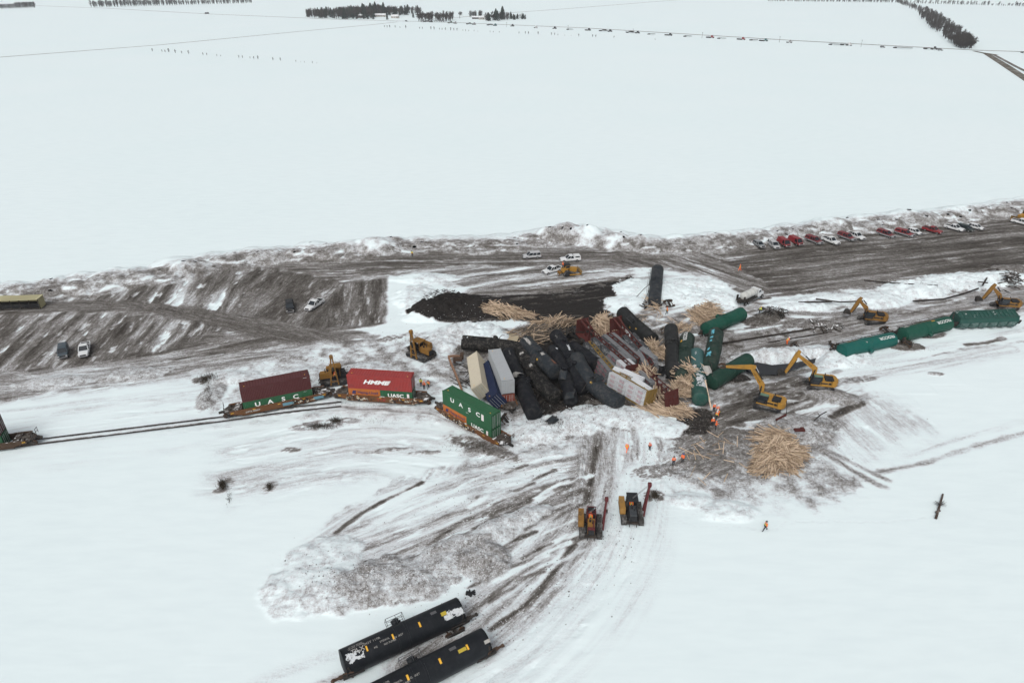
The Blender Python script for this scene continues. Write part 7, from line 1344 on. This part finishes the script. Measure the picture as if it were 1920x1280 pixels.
# farm buildings
def house(label, px, py, az, L, Wd, h, wall, group='farm buildings', chim=False):
    p = at(px, py); t = thing('farm_house', label, 'house', TRZ((p.x, p.y, 0), az), group); b = MB(); b.box((0, 0, h / 2), (L, Wd, h)); b.prism([(-Wd / 2 + .02, h), (Wd / 2 - .02, h), (0, h + Wd * .3)], -L / 2 + .02, L / 2 - .02) if False else None; b.build('wall', wall, t)
    b = MB(); rg = [[Vector((x, -Wd / 2 - .5, h - .1)), Vector((x, 0, h + Wd * .28)), Vector((x, Wd / 2 + .5, h - .1)), Vector((x, 0, h - .05))] for x in (-L / 2 - .4, L / 2 + .4)]; b.rings(rg, smooth=False); rf = b.build('roof', SHED_ROOF, t)
    if chim: b = MB(); b.box((L * .2, 0, h + Wd * .3), (.8, .8, 1.6)); b.build('chimney', BARN, rf)
    for i in range(int(L / 4)): b = MB(); b.box((-L / 2 + 2.2 + i * 4, -Wd / 2 - .03, h * .55), (1.4, .08, 1.2)); b.build('window', GLASS, t)
    b = MB(); b.box((L / 2 - 1.4, -Wd / 2 - .05, 1.1), (1.1, .1, 2.2)); b.build('door', BARN, t)
house('long white-roofed farmhouse in the gap of the farmstead trees', 712, 32, 3, 22, 9, 3.2, SIDING, chim=True); house('smaller white-roofed house right of the long farmhouse', 741, 34.5, -8, 13, 9, 3.4, SIDING); house('steep-roofed barn among the dark trees left of the farmhouse', 677, 34, 30, 11, 9, 4.0, BARN)
house('low dark-fronted shed left of the tall conifers', 893, 36, 2, 15, 7, 2.8, BARN); house('small gabled house beside the low shed', 903, 37, 20, 9, 8, 3.6, SIDING); house('low grey-green shed half hidden behind bare trees', 668, 30, 10, 8, 6, 3.5, BARN)
# utility poles along the road
for i, (x, y, h) in enumerate([(1316, 72, 10), (1461, 80, 10), (1614, 88.5, 12), (950, 51, 8), (1065, 56, 7), (1187, 62, 7)]):
    p = at(x, y); H_ = h * PXM(x, y) * 1.05; t = thing('utility_pole', 'thin wooden utility pole beside the road with the parked trucks', 'utility pole', (p.x, p.y, 0), 'utility poles along the road'); b = MB(); b.cyl((0, 0, 0), (0, 0, H_), .18, .13, 6); b.build('pole', BARK, t); b = MB(); b.box((0, 0, H_ - .6), (2.0, .14, .14)); b.build('crossarm', BARK, t)
# trucks parked along the road
rd_dir = (at(1500, 77) - at(1100, 53)).normalized(); raz = math.degrees(math.atan2(rd_dir.y, rd_dir.x)); TRK = {n: flatc('truck_' + n, c, .4) for n, c in dict(red=(.22, .02, .02), white=(.6, .6, .6), black=(.02, .02, .02), teal=(.04, .12, .12), green=(.05, .09, .06), grey=(.3, .3, .3)).items()}
def semi(label, px, py, col, load, L=15., tractor=True, trailer=True):
    p = at(px, py, .4); t = thing('semi_truck' if tractor else 'flatbed_trailer', label, 'truck' if tractor else 'trailer', TRZ((p.x, p.y, .06), raz), 'trucks and trailers queued on the far road'); x1 = L / 2
    if tractor:
        b = MB(); b.prism([(x1 - 3.6, .9), (x1 - 1.9, .9), (x1 - 1.9, 2.6), (x1 - 2.3, 3.2), (x1 - 3.6, 3.2)], -1.2, 1.2); b.build('cab', TRK[col], t); b = MB(); b.prism([(x1 - 1.9, .8), (x1, .8), (x1, 1.6), (x1 - 1.9, 1.9)], -.95, .95); b.build('hood', TRK[col], t); b = MB(); b.box((x1 - 1.93, 0, 2.45), (.1, 2.0, .6)); b.build('window', GLASS, t); b = MB(); b.box((x1 - 4.6, 0, .9), (4.2, 1.0, .3)); b.build('chassis', DARK, t)
        xs_ = [x1 - .9, x1 - 4.6, x1 - 5.8]
    else: xs_ = []
    if trailer: b = MB(); b.box((-1.8 if tractor else 0, 0, 1.15), (L - 4.4, 2.5, .35)); b.build('deck', DARK, t); xs_ += [-L / 2 + 1.2, -L / 2 + 2.4, -L / 2 + 3.6]
    for x in xs_: b = MB(); [b.cyl((x, s * .8, .52), (x, s * 1.2, .52), .52, n=12) for s in (-1, 1)]; b.build('wheel', TYRE, t)
    if load == 'machine':
        b = MB(); b.box((-2.5, 0, 1.75), (3.2, 2.3, .8)); b.box((-2.2, .2, 2.6), (1.5, 1.4, 1.1)); b.beam((-3.8, 0, 2.2), (-5.8, 0, 2.6), .4); b.build('carried_machine', TRK['green'], t)
    elif load == 'boxes': b = MB(); [b.box((x, 0, 1.75 + .1 * (i % 2)), (1.5, 2.2, .9 + .3 * (i % 3))) for i, x in enumerate((-5, -3, -1, .6))]; b.build('load', DARK, t)
    return t
for a in [('truck with a low load at the far left of the line beside the bushes', 803, 41.5, 'black', 'boxes'), ('truck carrying a dark machine, first right of the bushes', 848, 44, 'grey', 'machine'), ('truck carrying a dark machine, second right of the bushes', 883, 46, 'grey', 'machine'), ('truck with a row of boxes right of the two machine carriers', 922, 48, 'teal', 'boxes')]: semi(*a[:5], 21)
for (lb, x, y, c, ld, L, tr, tl) in [('dark boxy truck alone in the gap after the load of boxes', 959, 49.5, 'black', 'none', 10, True, False), ('small white truck on its own in the gap before the road bend', 1004, 52.5, 'white', 'none', 8, True, False), ('small black truck just before the thin trailer', 1039, 54, 'black', 'none', 8, True, False), ('thin empty trailer after the small black truck', 1069, 56, 'black', 'none', 14, False, True), ('black truck with stubby back between two trailers', 1102, 57.3, 'black', 'none', 10, True, True), ('long loaded truck left of the third pole', 1135, 59, 'black', 'boxes', 22, True, True), ('long loaded truck right of the third pole', 1186, 62, 'black', 'boxes', 22, True, True), ('thin empty trailer right of the loaded trucks', 1222, 65, 'black', 'none', 14, False, True),
        ('black truck before the short trailer', 1253, 66.5, 'black', 'none', 11, True, True), ('short empty trailer left of the fourth pole', 1290, 69, 'black', 'none', 14, False, True), ('dark red truck right of the fourth pole', 1331, 71, 'red', 'none', 11, True, True), ('empty trailer following the dark red truck', 1354, 73, 'black', 'none', 14, False, True), ('second dark red truck along the line', 1389, 74.5, 'red', 'none', 11, True, True), ('empty trailer in front of the teal truck', 1414, 76, 'black', 'none', 13, False, True), ('teal truck with a short deck', 1431, 77, 'teal', 'none', 11, True, True), ('small grey truck right of the fifth pole', 1477, 80, 'grey', 'none', 10, True, False), ('empty trailer left of the white truck', 1567, 84.5, 'black', 'none', 17, False, True), ('white truck with a dark deck left of the last pole', 1586, 85, 'white', 'none', 13, True, True),
        ('long empty trailer between the silver car and the last truck', 1694, 91, 'black', 'none', 22, False, True), ('black truck near the shelterbelt end', 1744, 92.5, 'black', 'none', 14, True, True), ('dark truck alone on the left stretch of the far road', 388, 26, 'black', 'boxes', 16, True, True), ('dark vehicle at the right edge on the far road', 1919, 99, 'black', 'none', 8, True, False)]: semi(lb, x, y, c, ld, L, tr, tl)
car('silver car parked on the far road between a trailer and the last pole', 1655, 88.5, raz, 'suv', 'silver', None, 'cars on the far road', z=.1); car('silver car parked on the far road next to the shelterbelt', 1763, 94, raz, 'suv', 'silver', None, 'cars on the far road', z=.1); car('grey car by the junction at the farmstead', 762, 40, raz, 'suv', 'slate', None, 'cars on the far road', z=.1)
build_ground()
# ---------------------------------------------------------------- air
hz = NT('haze_air'); hz.t.nodes.remove(hz.b); v = hz.n('ShaderNodeVolumePrincipled'); v.inputs['Density'].default_value = .00006; v.inputs['Color'].default_value = (.93, .95, 1, 1); hz.l(v, 0, hz.out, 'Volume')
if 1:
    b = MB(); b.box((0, 2900, 36.5), (14000, 9000, 77)); o = b.build('haze', hz.m); tag(o, kind='stuff'); o.display_type = 'WIRE'
